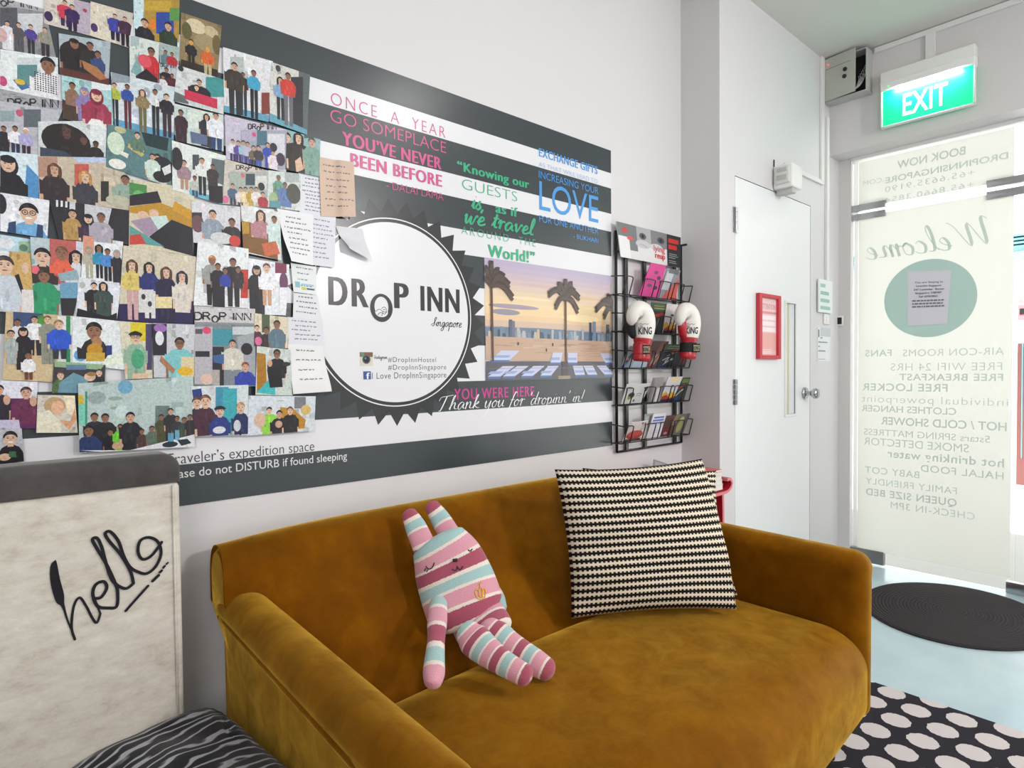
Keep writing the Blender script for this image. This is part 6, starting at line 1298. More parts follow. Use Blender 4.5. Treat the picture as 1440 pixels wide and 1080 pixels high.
# ------------------------------------------------------------------ cushions
def cushion(label, TL, TR, BR, BL, T, group, seed, rb):
    TL, TR, BR, BL = map(Vector, (TL, TR, BR, BL))
    n = 40
    nrm = ((TR - TL).cross(BL - TL)).normalized()
    if nrm.dot(CAMP - TL) < 0: nrm = -nrm
    rnd = random.Random(seed); ph = [rnd.uniform(0, 6) for _ in range(6)]
    V = []; F = []; UV = []
    def pt(u, v, side):
        eu = abs(2 * u - 1); ev = abs(2 * v - 1)
        cu = .5 + (u - .5) * (1 - (.055 if u < .5 else rb) * (1 - ev ** 2)); cv = .5 + (v - .5) * (1 - .06 * (1 - eu ** 2))
        p = (TL * (1 - cu) + TR * cu) * (1 - cv) + (BL * (1 - cu) + BR * cu) * cv
        t = T * (max(0, 1 - eu ** 2.4) ** .55) * (max(0, 1 - ev ** 2.4) ** .55)
        wr = .0035 * math.sin(9 * u + 5 * v + ph[0]) + .003 * math.sin(-6 * u + 13 * v + ph[1]) + .0035 * math.sin(21 * v + 4 * u + ph[2]) * math.exp(-((u - .15) / .2) ** 2)
        return p + nrm * side * (t + (wr if t > .012 else 0))
    for side in (1, -1):
        for j in range(n + 1):
            for i in range(n + 1): V.append(pt(i / n, j / n, side))
    off = (n + 1) ** 2
    for j in range(n):
        for i in range(n):
            k = j * (n + 1) + i; q = (k, k + n + 1, k + n + 2, k + 1)
            F.append(q); F.append(tuple(x + off for x in q[::-1]))
    me = bpy.data.meshes.new('cushion'); me.from_pydata([tuple(v) for v in V], [], F)
    uvl = me.uv_layers.new(name='UVMap')
    for p in me.polygons:
        for li in p.loop_indices:
            k = me.loops[li].vertex_index % off
            uvl.data[li].uv = ((k % (n + 1)) / n, 1 - (k // (n + 1)) / n)
    o = link_mesh('cushion', me, weave, smooth=True)
    bm = bmesh.new(); bm.from_mesh(o.data); bmesh.ops.remove_doubles(bm, verts=bm.verts, dist=.0008); bm.to_mesh(o.data); bm.free()
    for p in o.data.polygons: p.use_smooth = True
    props(o, label, 'cushion', group)
    c = (BL + BR) / 2
    rebase(o, c)
    return o
cushion('black and cream woven cushion in front of another, fully in view on the sofa', (1.3579, 1.315, 0.8625), (1.8184, 1.09, 0.8702), (1.737, 0.925, 0.4378), (1.3213, 1.215, 0.442), .072, 'woven cushions on the sofa', 1, -.05)
cushion('black and cream woven cushion mostly hidden behind the front cushion, near the right arm', (1.5808, 1.4, 0.8318), (2.0214, 1.155, 0.7991), (1.8166, 0.965, 0.4523), (1.5419, 1.24, 0.4279), .042, 'woven cushions on the sofa', 2, .10)

# ------------------------------------------------------------------ wire brochure rack
rack = empty('brochure_rack', (2.32, 1.645, .815), 'tall black wire brochure rack on the wall right of the graphic', 'rack')
RX0, RX1, RY, RZ0, RZ1 = 2.076, 2.563, 1.645, .815, 1.745
b = MB()
for x in (RX0, RX1): b.tube([(x, RY, RZ0), (x, RY, RZ1)], .0065, 10)
b.tube([(RX0, RY, RZ0), (RX1, RY, RZ0)], .005, 8); b.tube([(RX0, RY, RZ1 - .005), (RX0 + .045, RY - .012, RZ1 - .005), (RX0 + .045, RY - .012, RZ1 - .085), (RX0, RY, RZ1 - .085)], .005, 8)
b.tube([(RX1, RY, RZ1), (RX1 + .004, RY - .03, RZ1)], .005, 8)
b.build('frame', wire, rack, smooth=True)
for x in (2.1444, 2.2769, 2.5107):
    b = MB(); b.box(x - .010, x + .010, RY - .004, RY + .006, RZ0, RZ1 - .07, .002); b.build('back_bar', wire, rack)
TIERS = (1.475, 1.322, 1.168, 1.014, .856)
UX = [(2.062, 2.105), (2.187, 2.262), (2.300, 2.381), (2.410, 2.486)]
for zt in TIERS:
    b = MB(); yf, yb = 1.580, 1.600; hh = .072
    for x0, x1 in UX:
        c = .012
        b.tube([tuple(p) for p in catmull([(x0, yb, zt), (x0, yf, zt + hh - c), (x0 + c * .4, yf, zt + hh), (x1 - c * .4, yf, zt + hh), (x1, yf, zt + hh - c), (x1, yb, zt)], 4)], .0024, 6)
    b.tube([(2.045, yb, zt), (2.558, yb, zt)], .0026, 6); b.tube([(2.05, RY - .004, zt), (2.55, RY - .004, zt)], .0026, 6)
    for x in (2.045, 2.558):
        b.tube([(x, RY, zt), (x, yb, zt)], .0026, 6); b.tube([(x, RY, zt + hh + .006), (x, yf, zt + hh)], .0026, 6)
    b.tube([(2.558, yb, zt), (2.558, yf, zt + hh)], .0026, 6)
    b.build('pocket_wire', wire, rack, smooth=True)

def bilin(bl, br, tr, tl):
    bl, br, tr, tl = map(Vector, (bl, br, tr, tl))
    n = (br - bl).cross(tl - bl).normalized()
    return lambda a, c, o: tuple((bl * (1 - a) + br * a) * (1 - c) + (tl * (1 - a) + tr * a) * c + n * o)
def leaflet(label, corners, bg, items, t=.003, name='brochure', cat='brochure', group='brochures in the wire rack'):
    art = Art(bilin(*corners), 0.0, step=.00008)
    art.slab([(0, 0), (1, 0), (1, 1), (0, 1)], t, bg)
    for it in items:
        if it[0] == 'g': art.poly(it[1], it[2])
        elif it[0] == 'e': art.ellipse(*it[1:])
        elif it[0] == 'l': art.line(it[1], it[2], it[3], smooth=3)
        elif it[0] == 't': art.text(*it[1:])
    o = art.build(name, paperp); props(o, label, cat, group)
    rebase(o, (Vector(corners[0]) + Vector(corners[1])) / 2)
    return o
def g(*p, c): return ('g', list(p), c)
def bx(x0, y0, x1, y1, c): return ('g', [(x0, y0), (x1, y0), (x1, y1), (x0, y1)], c)
leaflet('wide header card with two eyes and red lettering at the top of the rack', [(2.0873, 1.628, 1.6354), (2.5332, 1.628, 1.6333), (2.5338, 1.628, 1.7753), (2.0601, 1.628, 1.7791)], 'dcdcdc',
  [bx(0, .25, .28, 1, '777a7c'), bx(0, 0, .16, .62, 'e6e6e6'), bx(.28, .55, .76, 1, 'a9a9ab'), bx(.5, .5, .76, 1, '7f7f83'), ('e', .37, .74, .055, .10, '5c5c5e'), ('e', .37, .74, .022, .06, '2c2c2e'), ('e', .66, .74, .06, .10, '4f4f52'), ('e', .66, .74, .024, .06, '2a2a2c'), ('e', .37, .50, .12, .12, 'c4c4c6'), ('e', .58, .5, .10, .10, 'c9c9cb'),
   ('e', .10, .80, .04, .07, 'd24a48'), ('e', .17, .60, .045, .06, 'd86058'), bx(.76, 0, 1, 1, '2f3032'), bx(.785, .74, .96, .88, 'c2322e'), bx(.785, .54, .93, .68, 'c8302a'), bx(.79, .38, .93, .40, '9a9a9c'), bx(.79, .32, .95, .34, '9a9a9c'), bx(.79, .26, .90, .28, '9a9a9c'), bx(.79, .16, .91, .18, '9a9a9c'), bx(.79, .10, .92, .12, '9a9a9c'),
   ('t', 'lying', .535, .38, .72, .56, 'd0505a', .01), ('t', 'reup', .55, .17, .72, .29, 'cc4040', .03), ('l', [(.31, .50), (.38, .48), (.42, .42)], .012, 'd88a90')], t=.004, name='header_card', cat='sign', group=None)
leaflet('hot pink brochure with grey shapes in the top pocket', [(2.201, 1.622, 1.479), (2.3423, 1.622, 1.479), (2.3348, 1.572, 1.6172), (2.2242, 1.572, 1.6172)], 'd84a94', [('e', .5, .75, .12, .05, '7c4a66'), ('e', .75, .6, .12, .06, '5c4858'), ('e', .35, .35, .14, .05, '6c5c68'), ('e', .7, .3, .12, .06, '4c4450'), ('e', .55, .5, .1, .04, '88808c')])
leaflet('grey and coral brochure beside the pink one', [(2.3446, 1.618, 1.479), (2.4762, 1.618, 1.479), (2.4507, 1.575, 1.608), (2.3447, 1.575, 1.608)], '8c8e94', [g((.1, 0), (1, 0), (1, .75), (.2, .1), c='d4625a'), g((.0, .3), (.4, .3), (.6, .9), (.1, .9), c='c4c8ce'), bx(.2, .85, .9, 1, '6c6c72')])
leaflet('dark brochure with green heading behind the left boxing glove', [(2.2959, 1.624, 1.326), (2.3882, 1.624, 1.326), (2.3588, 1.585, 1.4525), (2.2416, 1.585, 1.4525)], '3c3e3e', [bx(0, .74, 1, 1, '55604e'), bx(.2, .88, .9, .91, '8aa070'), bx(.2, .8, .95, .83, 'a8b85c'), g((.2, .6), (.8, .7), (.9, .62), (.3, .5), c='b84438'), g((.1, .1), (.3, .1), (.7, .5), (.5, .5), c='5c6462')])
leaflet('white brochure with flame picture between the gloves', [(2.3738, 1.618, 1.326), (2.4639, 1.618, 1.326), (2.4376, 1.578, 1.4531), (2.3484, 1.578, 1.4531)], 'd9d4d6', [('e', .6, .85, .3, .12, 'e8dcdc'), g((0, .05), (1, .05), (1, .35), (.8, .25), (.6, .42), (.4, .28), (.2, .4), (0, .3), c='d8a22c'), g((0, 0), (1, 0), (1, .2), (.6, .12), (.4, .26), (0, .12), c='a8442c'), g((0, 0), (1, 0), (1, .1), (0, .08), c='2c3048'), ('e', .6, .62, .15, .04, '44444c')])
leaflet('pale blue grey leaflet under the left boxing glove', [(2.0762, 1.622, 1.172), (2.2555, 1.622, 1.172), (2.2212, 1.575, 1.2587), (2.0777, 1.575, 1.2587)], 'a5adb2', [g((.4, 0), (1, 0), (1, .8), (.5, .8), c='b4c8d8'), g((0, .0), (.12, 0), (.3, .6), (.2, .7), c='4c5464'), ('e', .1, .15, .06, .1, '6f8fd0'), ('e', .14, .4, .05, .06, 'd08a5c')])
leaflet('brown brochure with reddish streaks, third pocket from the top', [(2.245, 1.622, 1.172), (2.3404, 1.622, 1.172), (2.355, 1.572, 1.2843), (2.2377, 1.572, 1.2843)], '5a4644', [g((.1, 0), (.5, 0), (.9, 1), (.6, 1), c='7c5a50'), g((.5, .1), (.6, .1), (.95, .7), (.85, .7), c='a88c80'), bx(0, 0, .5, .15, '7c2c38'), ('l', [(.3, .05), (.4, .3), (.6, .5)], .04, 'c4b4ac')])
leaflet('dark brochure with white scrawl and green heading, third pocket from the top', [(2.3293, 1.618, 1.172), (2.5514, 1.618, 1.172), (2.5292, 1.57, 1.2727), (2.3247, 1.57, 1.2727)], '33363a', [bx(0, .75, .75, 1, '4a5646'), bx(.15, .90, .6, .93, '8aa070'), bx(.1, .82, .6, .85, '8aa070'), g((.3, .55), (.55, .7), (.55, .8), (.35, .72), c='b8402f'), ('l', [(.1, .3), (.3, .45), (.2, .2), (.45, .4)], .035, 'd4d6da'), ('l', [(.15, .1), (.35, .3), (.5, .35)], .03, 'c4c8d0'), ('l', [(.2, .5), (.5, .66), (.7, .72)], .02, 'b8b8bc'), g((0, 0), (.3, 0), (.25, .12), (0, .1), c='2c3f6c'), bx(.75, .1, .95, .6, '6c3c40')])
leaflet('white card with black and green picture leaning from the fourth pocket', [(2.0776, 1.624, 1.018), (2.221, 1.624, 1.018), (2.2203, 1.575, 1.102), (2.0576, 1.575, 1.102)], 'd8d8d6', [('e', .35, .42, .14, .16, '3a3a3a'), ('e', .28, .30, .07, .09, '8a9a2c'), ('e', .92, .72, .06, .14, '4a4a4c'), ('l', [(.55, .48), (.7, .52), (.8, .45)], .03, '7c7c80'), ('l', [(.55, .38), (.68, .42), (.78, .36)], .025, '8c8c90'), ('e', .55, .15, .04, .07, '4c4c50')])
leaflet('plain grey leaflet in the middle of the fourth pocket', [(2.2676, 1.624, 1.018), (2.3533, 1.624, 1.018), (2.3353, 1.585, 1.1247), (2.2553, 1.585, 1.1247)], '97928f', [bx(.55, .0, .8, .6, 'd4d2d0'), bx(.0, .0, .2, 1, '7d7b7a')])
leaflet('white brochure with flame picture in the fourth pocket', [(2.3574, 1.623, 1.018), (2.4643, 1.623, 1.018), (2.4828, 1.582, 1.1275), (2.3637, 1.582, 1.1275)], 'd5d3da', [('e', .55, .88, .35, .1, 'e6d2a4'), ('e', .5, .62, .12, .05, '55555c'), g((0, .05), (1, .05), (1, .38), (.8, .25), (.6, .42), (.4, .28), (.2, .4), (0, .3), c='d8a62c'), g((0, 0), (1, 0), (1, .2), (.6, .12), (.3, .26), (0, .2), c='a83a34'), g((0, 0), (1, 0), (1, .1), (0, .08), c='262a44')])
leaflet('dark green brochure at the right end of the fourth pocket', [(2.4567, 1.618, 1.018), (2.5447, 1.618, 1.018), (2.5388, 1.58, 1.1229), (2.4797, 1.58, 1.1229)], '3a4038', [bx(0, .72, 1, 1, '4c5640'), bx(.1, .88, .9, .91, '9aa85c'), bx(.1, .8, .9, .83, '9aa85c'), g((0, .5), (.5, .62), (.5, .72), (.1, .62), c='bc4434'), ('l', [(0, .2), (.3, .4), (.6, .5)], .06, 'c4c8d0'), g((0, 0), (.4, 0), (.3, .15), (0, .2), c='2c4478')])
leaflet('white brochure with a red bowl picture in the lowest pocket', [(2.0858, 1.624, 0.86), (2.2302, 1.624, 0.86), (2.2082, 1.578, 0.9428), (2.089, 1.578, 0.9428)], 'd9d6d2', [('e', .48, .3, .42, .24, 'ad4642'), ('e', .48, .36, .38, .14, 'c25c50'), bx(.1, .0, .85, .1, '55504e'), ('e', .7, .9, .04, .06, '3c3c40'), ('e', .85, .88, .03, .06, '4c4c50'), ('l', [(.7, .5), (.75, .62)], .02, '3a3434')])
leaflet('narrow clear grey leaflet in the lowest pocket', [(2.2328, 1.626, 0.86), (2.2694, 1.626, 0.86), (2.2668, 1.59, 0.9706), (2.1995, 1.59, 0.9706)], '9da19c', [bx(.1, .1, .5, .9, 'b4b8b4')])
leaflet('white brochure with blue heading in the lowest pocket', [(2.2505, 1.62, 0.86), (2.3521, 1.62, 0.86), (2.3345, 1.574, 0.9684), (2.2388, 1.574, 0.9684)], 'e2e3e8', [bx(.15, .82, .9, .89, '6078c0'), bx(.1, .70, .92, .77, '6078c0'), bx(.1, .59, .85, .66, '7088c8'), bx(.1, .2, .8, .21, 'b4b8c4'), bx(.1, .3, .8, .31, 'b4b8c4')])
leaflet('maroon patterned brochure in the lowest pocket', [(2.3547, 1.618, 0.86), (2.4445, 1.618, 0.86), (2.4433, 1.572, 0.9564), (2.3369, 1.572, 0.9564)], '5c4440', [g((0, 0), (.6, 0), (.7, .5), (.1, .5), c='6c2c34'), g((.5, .5), (.9, .5), (1, 1), (.7, 1), c='8c7a5c'), ('e', .3, .15, .15, .06, 'b8a49c'), ('e', .5, .75, .12, .1, '40383a')])
leaflet('olive brochure at the right end of the lowest pocket', [(2.4472, 1.616, 0.86), (2.529, 1.616, 0.86), (2.5382, 1.58, 0.9565), (2.4558, 1.58, 0.9565)], '6e6d66', [('e', .35, .4, .26, .3, 'a3a468'), ('e', .35, .75, .2, .12, 'b4bc74'), bx(.7, 0, 1, 1, '55544e')])

# ------------------------------------------------------------------ boxing gloves hung on the rack
def glove(label, P, flip, thumb_front):
    px_, py_, pz_ = P
    G0 = empty('boxing_glove', (px_, py_, pz_), label, 'boxing glove', 'boxing gloves on the rack')
    GU = Vector((.72, -.694, 0)).normalized(); GN = GU.cross(Vector((0, 0, 1)))
    def path(pts, w, th):
        rings = []
        C = catmull([(px_ + x, py_ + y, pz_ + z) for x, y, z in pts], 5)
        Wr = [p.x for p in catmull([(q, 0, 0) for q in w], 5)]; Tr = [p.x for p in catmull([(q, 0, 0) for q in th], 5)]
        m = len(C)
        for i in range(m):
            T_ = (C[min(m - 1, i + 1)] - C[max(0, i - 1)]).normalized()
            W_ = T_.cross(Vector((0, -1, 0))).normalized(); N_ = W_.cross(T_)
            rings.append([C[i] + W_ * Wr[i] * math.cos(2 * math.pi * k / 20) + N_ * Tr[i] * math.sin(2 * math.pi * k / 20) for k in range(20)])
        return rings
    b = MB()
    b.loft(path([(.006, 0, .075), (.008, 0, .09), (.012, 0, .12), (.010, -.002, .155), (-.006, -.004, .185), (-.035, -.004, .197), (-.060, -.002, .180), (-.068, 0, .150), (-.066, 0, .135)], [.038, .044, .050, .052, .048, .038, .028, .020, .006], [.030, .036, .042, .044, .042, .036, .028, .02, .006]))
    mitt = b.build('mitt', white_leather, G0, smooth=True)
    b = MB()
    b.loft(path([(.004, 0, .083), (.003, 0, .072), (.0, 0, .055), (-.002, 0, .03), (-.004, 0, .008), (-.004, 0, .0), (-.004, 0, .004), (-.002, 0, .03)], [.043, .041, .036, .038, .041, .040, .034, .03], [.035, .034, .03, .032, .034, .033, .028, .024]))
    b.build('cuff', red_leather, G0, smooth=True)
    b = MB()
    b.loft(path([(-.030, .004, .085), (-.040, .002, .10), (-.048, .0, .13), (-.046, 0, .155), (-.040, 0, .165)] if thumb_front else [(-.03, .015, .09), (-.042, .02, .11), (-.05, .02, .135), (-.05, .02, .15), (-.046, .02, .155)], [.012, .018, .020, .015, .004], [.014, .018, .019, .015, .004]))
    b.build('thumb', red_leather if thumb_front else black_fabric, G0, smooth=True)
    b = MB()
    r_ = path([(.0, 0, .062), (-.001, 0, .040), (-.002, 0, .020)], [.0395, .0405, .0425], [.0335, .0345, .0355])
    b.loft(r_); strap = b.build('wrist_strap', red_leather if not flip else black_fabric, G0, smooth=True)
    # patch and lettering
    art = Art(plane_frame(tuple(Vector((px_, py_, pz_ + .020)) + GN * .0405 + GU * (-.004 if not flip else .010)), GU, (0, 0, 1)), 0, step=.0002)
    art.slab([(0, 0), (.030, 0), (.030, .036), (0, .036)], .003, '26231f'); art.rect(.002, .006, .028, .030, 'b9b48e'); art.text('KING', .003, .009, .027, .027, '2c2824', .03)
    art.build('logo_patch', paperp, strap)
    v, f = text_shape('KING', .02)
    xs = [p[0] for p in v]; x0_, x1_ = min(xs), max(xs)
    t = tree_of(mitt); out = []; ok = True
    for p in v:
        q = Vector((px_ + .008, py_, pz_ + .100 + p[1] / .7 * .028)) + GU * (-.026 + (p[0] - x0_) / (x1_ - x0_) * .056) + GN * .2
        hit = t.ray_cast(q, -GN)
        out.append((hit[0] + GN * .0012) if hit[0] is not None else q - GN * .16)
    me = bpy.data.meshes.new('logo_lettering'); me.from_pydata([tuple(p) for p in out], [], f)
    link_mesh('logo_lettering', me, black_fabric, mitt)
    for zz, ww in ((.140, .036), (.132, .012)):
        q = [];
        for k in range(9):
            hit = t.ray_cast(Vector((px_ + .006, py_, pz_ + zz + .002 * math.sin(k * 1.7))) + GU * (-.02 + ww * k / 8) + GN * .2, -GN)
            if hit[0] is not None: q.append(hit[0] + GN * .0008)
        if len(q) > 2:
            b = MB(); b.tube([tuple(p) for p in q], .0008, 5); b.build('logo_lettering', black_fabric, mitt)
    b = MB(); b.tube([(px_ - .01, py_, pz_ + .17), (px_ - .005, py_ + .02, pz_ + .245), (px_, 1.590, pz_ + .266)], .002, 6); b.build('hanging_cord', black_fabric, G0)
glove('white and red boxing glove at the left of the rack, above the blue leaflet', (2.0916, 1.525, 1.2053), False, False)
glove('white and red boxing glove with black wrist strap, at the right of the rack', (2.3904, 1.498, 1.2153), True, True)

# ------------------------------------------------------------------ red side table with magazines behind the sofa arm
tab = empty('side_table', (2.33, 1.44, 0), 'red side table with curled tray edges in the corner behind the sofa', 'side table')
TZ = 0.6478
tx1_ = 2.42
b = MB()
def curl_sheet(prof, y0, y1, t):
    """a bent sheet: profile in x,z extruded along y, edges faces use the second material"""
    P = catmull([(x, z, 0) for x, z in prof], 6); m = len(P)
    L = []; Rr = []
    for i in range(m):
        d = (P[min(m - 1, i + 1)] - P[max(0, i - 1)]).normalized(); n_ = Vector((-d.y, d.x, 0))
        L.append(P[i] + n_ * t / 2); Rr.append(P[i] - n_ * t / 2)
    V = [(p.x, y0, p.y) for p in L] + [(p.x, y0, p.y) for p in Rr] + [(p.x, y1, p.y) for p in L] + [(p.x, y1, p.y) for p in Rr]
    F = []; MI = []
    for i in range(m - 1):
        F.append((i, i + 1, m + i + 1, m + i)); MI.append(1)
        F.append((2 * m + i, 3 * m + i, 3 * m + i + 1, 2 * m + i + 1)); MI.append(1)
        F.append((i, 2 * m + i, 2 * m + i + 1, i + 1)); MI.append(0)
        F.append((m + i, m + i + 1, 3 * m + i + 1, 3 * m + i)); MI.append(0)
    F.append((0, m, 3 * m, 2 * m)); MI.append(1); F.append((m - 1, 3 * m - 1, 4 * m - 1, 2 * m - 1)); MI.append(1)
    n = len(b.v); b.v += V; b.f += [tuple(i + n for i in q) for q in F]; b.mi += MI
xr = tx1_
prof = [(2.11, TZ + .040), (2.085, TZ + .05), (2.06, TZ + .038), (2.06, TZ + .012), (2.09, TZ), (2.2, TZ), (xr - .06, TZ), (xr - .02, TZ + .004), (xr + .006, TZ + .018), (xr + .012, TZ + .036), (xr - .004, TZ + .052), (xr - .026, TZ + .050)]
curl_sheet(prof, 1.315, 1.615, .012)
b.build('tray', [red_plastic, pink_edge], tab, auto=40)
for xx in (2.10, xr - .045):
    b = MB(); curl_sheet([(xx, TZ - .006), (xx + .004, TZ - .15), (xx + .008, TZ - .35), (xx + .012, .002)], 1.325, 1.60, .014)
    b.build('leg_panel', [red_plastic, pink_edge], tab, auto=40)
b = MB(); b.box(2.11, xr - .035, 1.35, 1.58, .16, .172, .002); b.build('lower_shelf', red_plastic, tab)
zz = TZ + .011
mags = [(a_, b_, c_, d_ * 1.2, e_, f_, g_) for a_, b_, c_, d_, e_, f_, g_ in [('thick white magazine at the bottom of the stack on the red table', .15, .21, .018, 'e8e6e4', 'd8d8d6', 0), ('magazine with a green edged cover, second from the bottom of the stack', .155, .205, .016, 'cfdcd2', 'dcd8cc', 2), ('white magazine in the middle of the stack on the red table', .148, .2, .014, 'dcd6cf', 'e2dfd8', -2), ('cream magazine second from the top of the stack', .152, .205, .013, 'd8d0c8', 'e0dbd2', 3), ('thin red covered magazine on top of the stack on the red table', .148, .2, .008, 'd0605c', 'e6c8c4', -5)]]
for lab, dx, dy, t, c1, c2, rot in mags:
    b = MB(); M = Matrix.Translation((xr - .112, 1.435, zz)) @ Matrix.Rotation(R_(rot), 4, 'Z')
    b.box(-dx / 2, dx / 2, -dy / 2 + .002, dy / 2 - .002, .001, t - .001, mi=1, M=M)
    b.box(-dx / 2 - .001, dx / 2 + .001, -dy / 2, dy / 2, t - .001, t, M=M); b.box(-dx / 2 - .001, dx / 2 + .001, -dy / 2, dy / 2, 0, .001, M=M)
    b.box(-dx / 2 - .0015, -dx / 2 - .0005, -dy / 2, dy / 2, 0, t, M=M)
    mc = MATS.get('cover_' + c1) or pmat('cover_' + c1, c1, .35)
    o = b.build('magazine', [mc, pages_m]); props(o, lab, 'magazine', 'magazines on the red table'); rebase(o, (xr - .112, 1.435, zz))
    zz += t + .0004
leaflet('grey leaflet standing against the wall behind the front cushion', [(2.269, 1.6, 0.7183), (2.4109, 1.6, 0.6952), (2.3775, 1.6, 0.7377), (2.2799, 1.6, 0.7672)], '8f9092', [bx(.1, .1, .9, .85, 'a8a9aa')], name='leaflet', cat='leaflet', group=None)

# ------------------------------------------------------------------ things on the door wall
fr0 = empty('framed_sign', (3.0415, DY, 1.2043), 'red framed sign with pale red lettering hanging on the white door', 'sign')
fx0, fx1, fz0, fz1 = 2.9291, 3.1621, 1.2079, 1.531
b = MB(); w = .029
b.box(fx0, fx0 + w, DY - .02, DY - .0005, fz0, fz1, .002); b.box(fx1 - w, fx1, DY - .02, DY - .0005, fz0, fz1, .002)
b.box(fx0 + w, fx1 - w, DY - .02, DY - .0005, fz0, fz0 + w * .65, .002); b.box(fx0 + w, fx1 - w, DY - .02, DY - .0005, fz1 - w * .65, fz1, .002)
b.build('frame', red_frame, fr0)
art = Art(on_door_wall, .006); w2_ = w * .9
sx0_, sx1_, sz0_, sz1_ = fx0 + w2_, fx1 - w2_, fz0 + w * .5, fz1 - w * .5
art.slab([(sx0_, sz0_), (sx1_, sz0_), (sx1_, sz1_), (sx0_, sz1_)], .004, 'eecfcf')
hh = sz1_ - sz0_; ww = sx1_ - sx0_
art.rect(sx0_, sz0_, sx1_, sz0_ + hh * .40, 'eab0ac'); art.rect(sx0_, sz0_ + hh * .03, sx1_, sz0_ + hh * .10, 'eec4c0'); art.rect(sx0_, sz0_ + hh * .72, sx1_, sz0_ + hh * .76, 'e3939c')
art.text('ATTENTION', sx0_ + ww * .06, sz0_ + hh * .80, sx1_ - ww * .06, sz0_ + hh * .89, 'd98a98', .03)
for k, zz_ in enumerate((.62, .52, .42)):
    rnd = random.Random(k); x = .06
    while x < .9:
        wd = rnd.uniform(.05, .09); art.rect(sx0_ + ww * x, sz0_ + hh * zz_, sx0_ + ww * min(.94, x + wd), sz0_ + hh * (zz_ + .07), 'fbf2f4'); art.n -= 1; x += wd + .02
    art.n += 1
for zz_ in (.05, .08, .11): art.rect(sx0_ + ww * .06, sz0_ + hh * zz_, sx0_ + ww * .7, sz0_ + hh * (zz_ + .008), 'fbeeee')
art.build('poster', paperp, fr0)

al = empty('alarm_sounder', (3.16, DY, 2.05), 'white box alarm with ribbed lens above the white door', 'alarm')
ax0, ax1, ay = 3.1048, 3.2244, DY - .10
az1, az0 = 2.1816, 2.0637
b = MB(); b.box(ax0, ax1, ay, DY - .0005, az0, az1, .01, 3); b.build('housing', white_plastic, al, auto=40)
b = MB(); b.box(ax0 + .02, ax1 - .05, ay + .01, DY - .01, az0 - .025, az0 + .002, .004); b.build('lower_terminal', grey_plastic, al, auto=40)
b = MB()
b.box(ax0 - .012, ax0 + .004, ay + .012, DY - .012, az0 + .02, az1 - .01, .006, 3); lens = b.build('lens', lens_m, al, auto=40)
b = MB(); b.box(ax0 - .016, ax0 - .008, ay + .022, DY - .025, az0 + .038, az0 + .062, .003); b.box(ax0 - .016, ax0 - .008, ay + .022, DY - .028, az1 - .040, az1 - .02, .003); b.build('lens_rib', grey_plastic, lens, auto=40)
b = MB(); b.box(ax0 + .006, ax0 + .010, DY - .006, DY - .001, az1, az1 + .035); b.build('cable_stub', dark_m, al)

tk = MB()
tx_a, tz_a = (3.4705, 2.2134); tx_b, tz_b = (3.7178, 2.2147)
tk.box(ax1, tx_b, DY - .012, DY - .0005, tz_b - .012, tz_b + .012, .002)
tk.box(tx_b - .038, tx_b + .002, DY - .014, DY - .0005, tz_b + .010, CZ - .001, .002)
o = tk.build('cable_trunking', trim_m); props(o, 'white cable trunking running from the door alarm up to the ceiling', 'cable trunking', 'white trunking by the entrance'); rebase(o, (tx_b, DY, tz_b))
b = MB(); xx = 3.7728
b.box(xx - .02, xx + .012, DY - .016, DY - .0005, 1.6634, 2.60, .002)
o = b.build('cable_trunking', trim_m); props(o, 'white upright trunking below the grey alarm panel in the corner', 'cable trunking', 'white trunking by the entrance'); rebase(o, (xx, DY, 1.6634))

# notices by the entrance
nx0, nx1 = 3.6442, 3.8359
art = Art(on_door_wall, .014); z0_, z1_ = 1.477, 1.6648
art.slab([(nx0, z0_), (nx1, z0_), (nx1, z1_), (nx0, z1_)], .008, 'e6ecec')
for k in range(4): art.rect(nx0 + .02, z1_ - .045 - k * .042, nx0 + .02 + (.07, .12, .13, .14)[k], z1_ - .025 - k * .042, '9cc4b8')
o = art.build('notice_board', paperp); props(o, 'white acrylic notice with green lines beside the white door, above the light switch', 'notice'); rebase(o, ((nx0 + nx1) / 2, DY, z0_))
art = Art(on_door_wall, .003); z0_, z1_ = 1.1983, 1.3911
art.slab([(nx0 + .01, z0_), (nx1, z0_), (nx1, z1_), (nx0 + .01, z1_)], .0025, 'e3e6e8')
art.rect(nx0 + .05, z1_ - .05, nx1, z1_, 'c4cbce'); art.rect(nx0 + .02, z1_ - .055, nx0 + .035, z1_ - .012, '5c6266')
for k, w_ in enumerate((.06, .13, .02, .10)): art.rect(nx0 + .02 + (.03 if k == 0 else 0), z1_ - .062 - k * .025, nx0 + .02 + w_, z1_ - .055 - k * .025, '8a8f94')
art.rect(nx0 + .02, z0_ + .01, nx0 + .12, z0_ + .014, 'a9aeb2')
o = art.build('paper_notice', paperp); props(o, 'paper notice with dark print beside the door knob', 'notice'); rebase(o, ((nx0 + nx1) / 2, DY, z0_))
sw_ = empty('light_switch', (3.7745, DY, 1.4174), 'white light switch between the two notices', 'switch')
sx, sz = 3.7745, 1.4421
b = MB(); b.box(sx - .04, sx + .04, DY - .009, DY - .0005, sz - .03, sz + .03, .003); b.build('plate', white_plastic, sw_, auto=40)
b = MB(); b.box(sx - .012, sx + .012, DY - .013, DY - .009, sz - .018, sz + .018, .002); b.build('rocker', white_plastic, sw_, auto=40)
jy, jz = (1.4274, 1.4404)
cl = empty('key_switch', (GX - .02, jy, jz - .03), 'small dark and white key switch on the entrance jamb', 'switch')
b = MB(); b.box(GX - .034, GX - .0205, jy - .0, jy + .05, jz - .03, jz + .03, .003); b.build('plate', white_plastic, cl, auto=40)
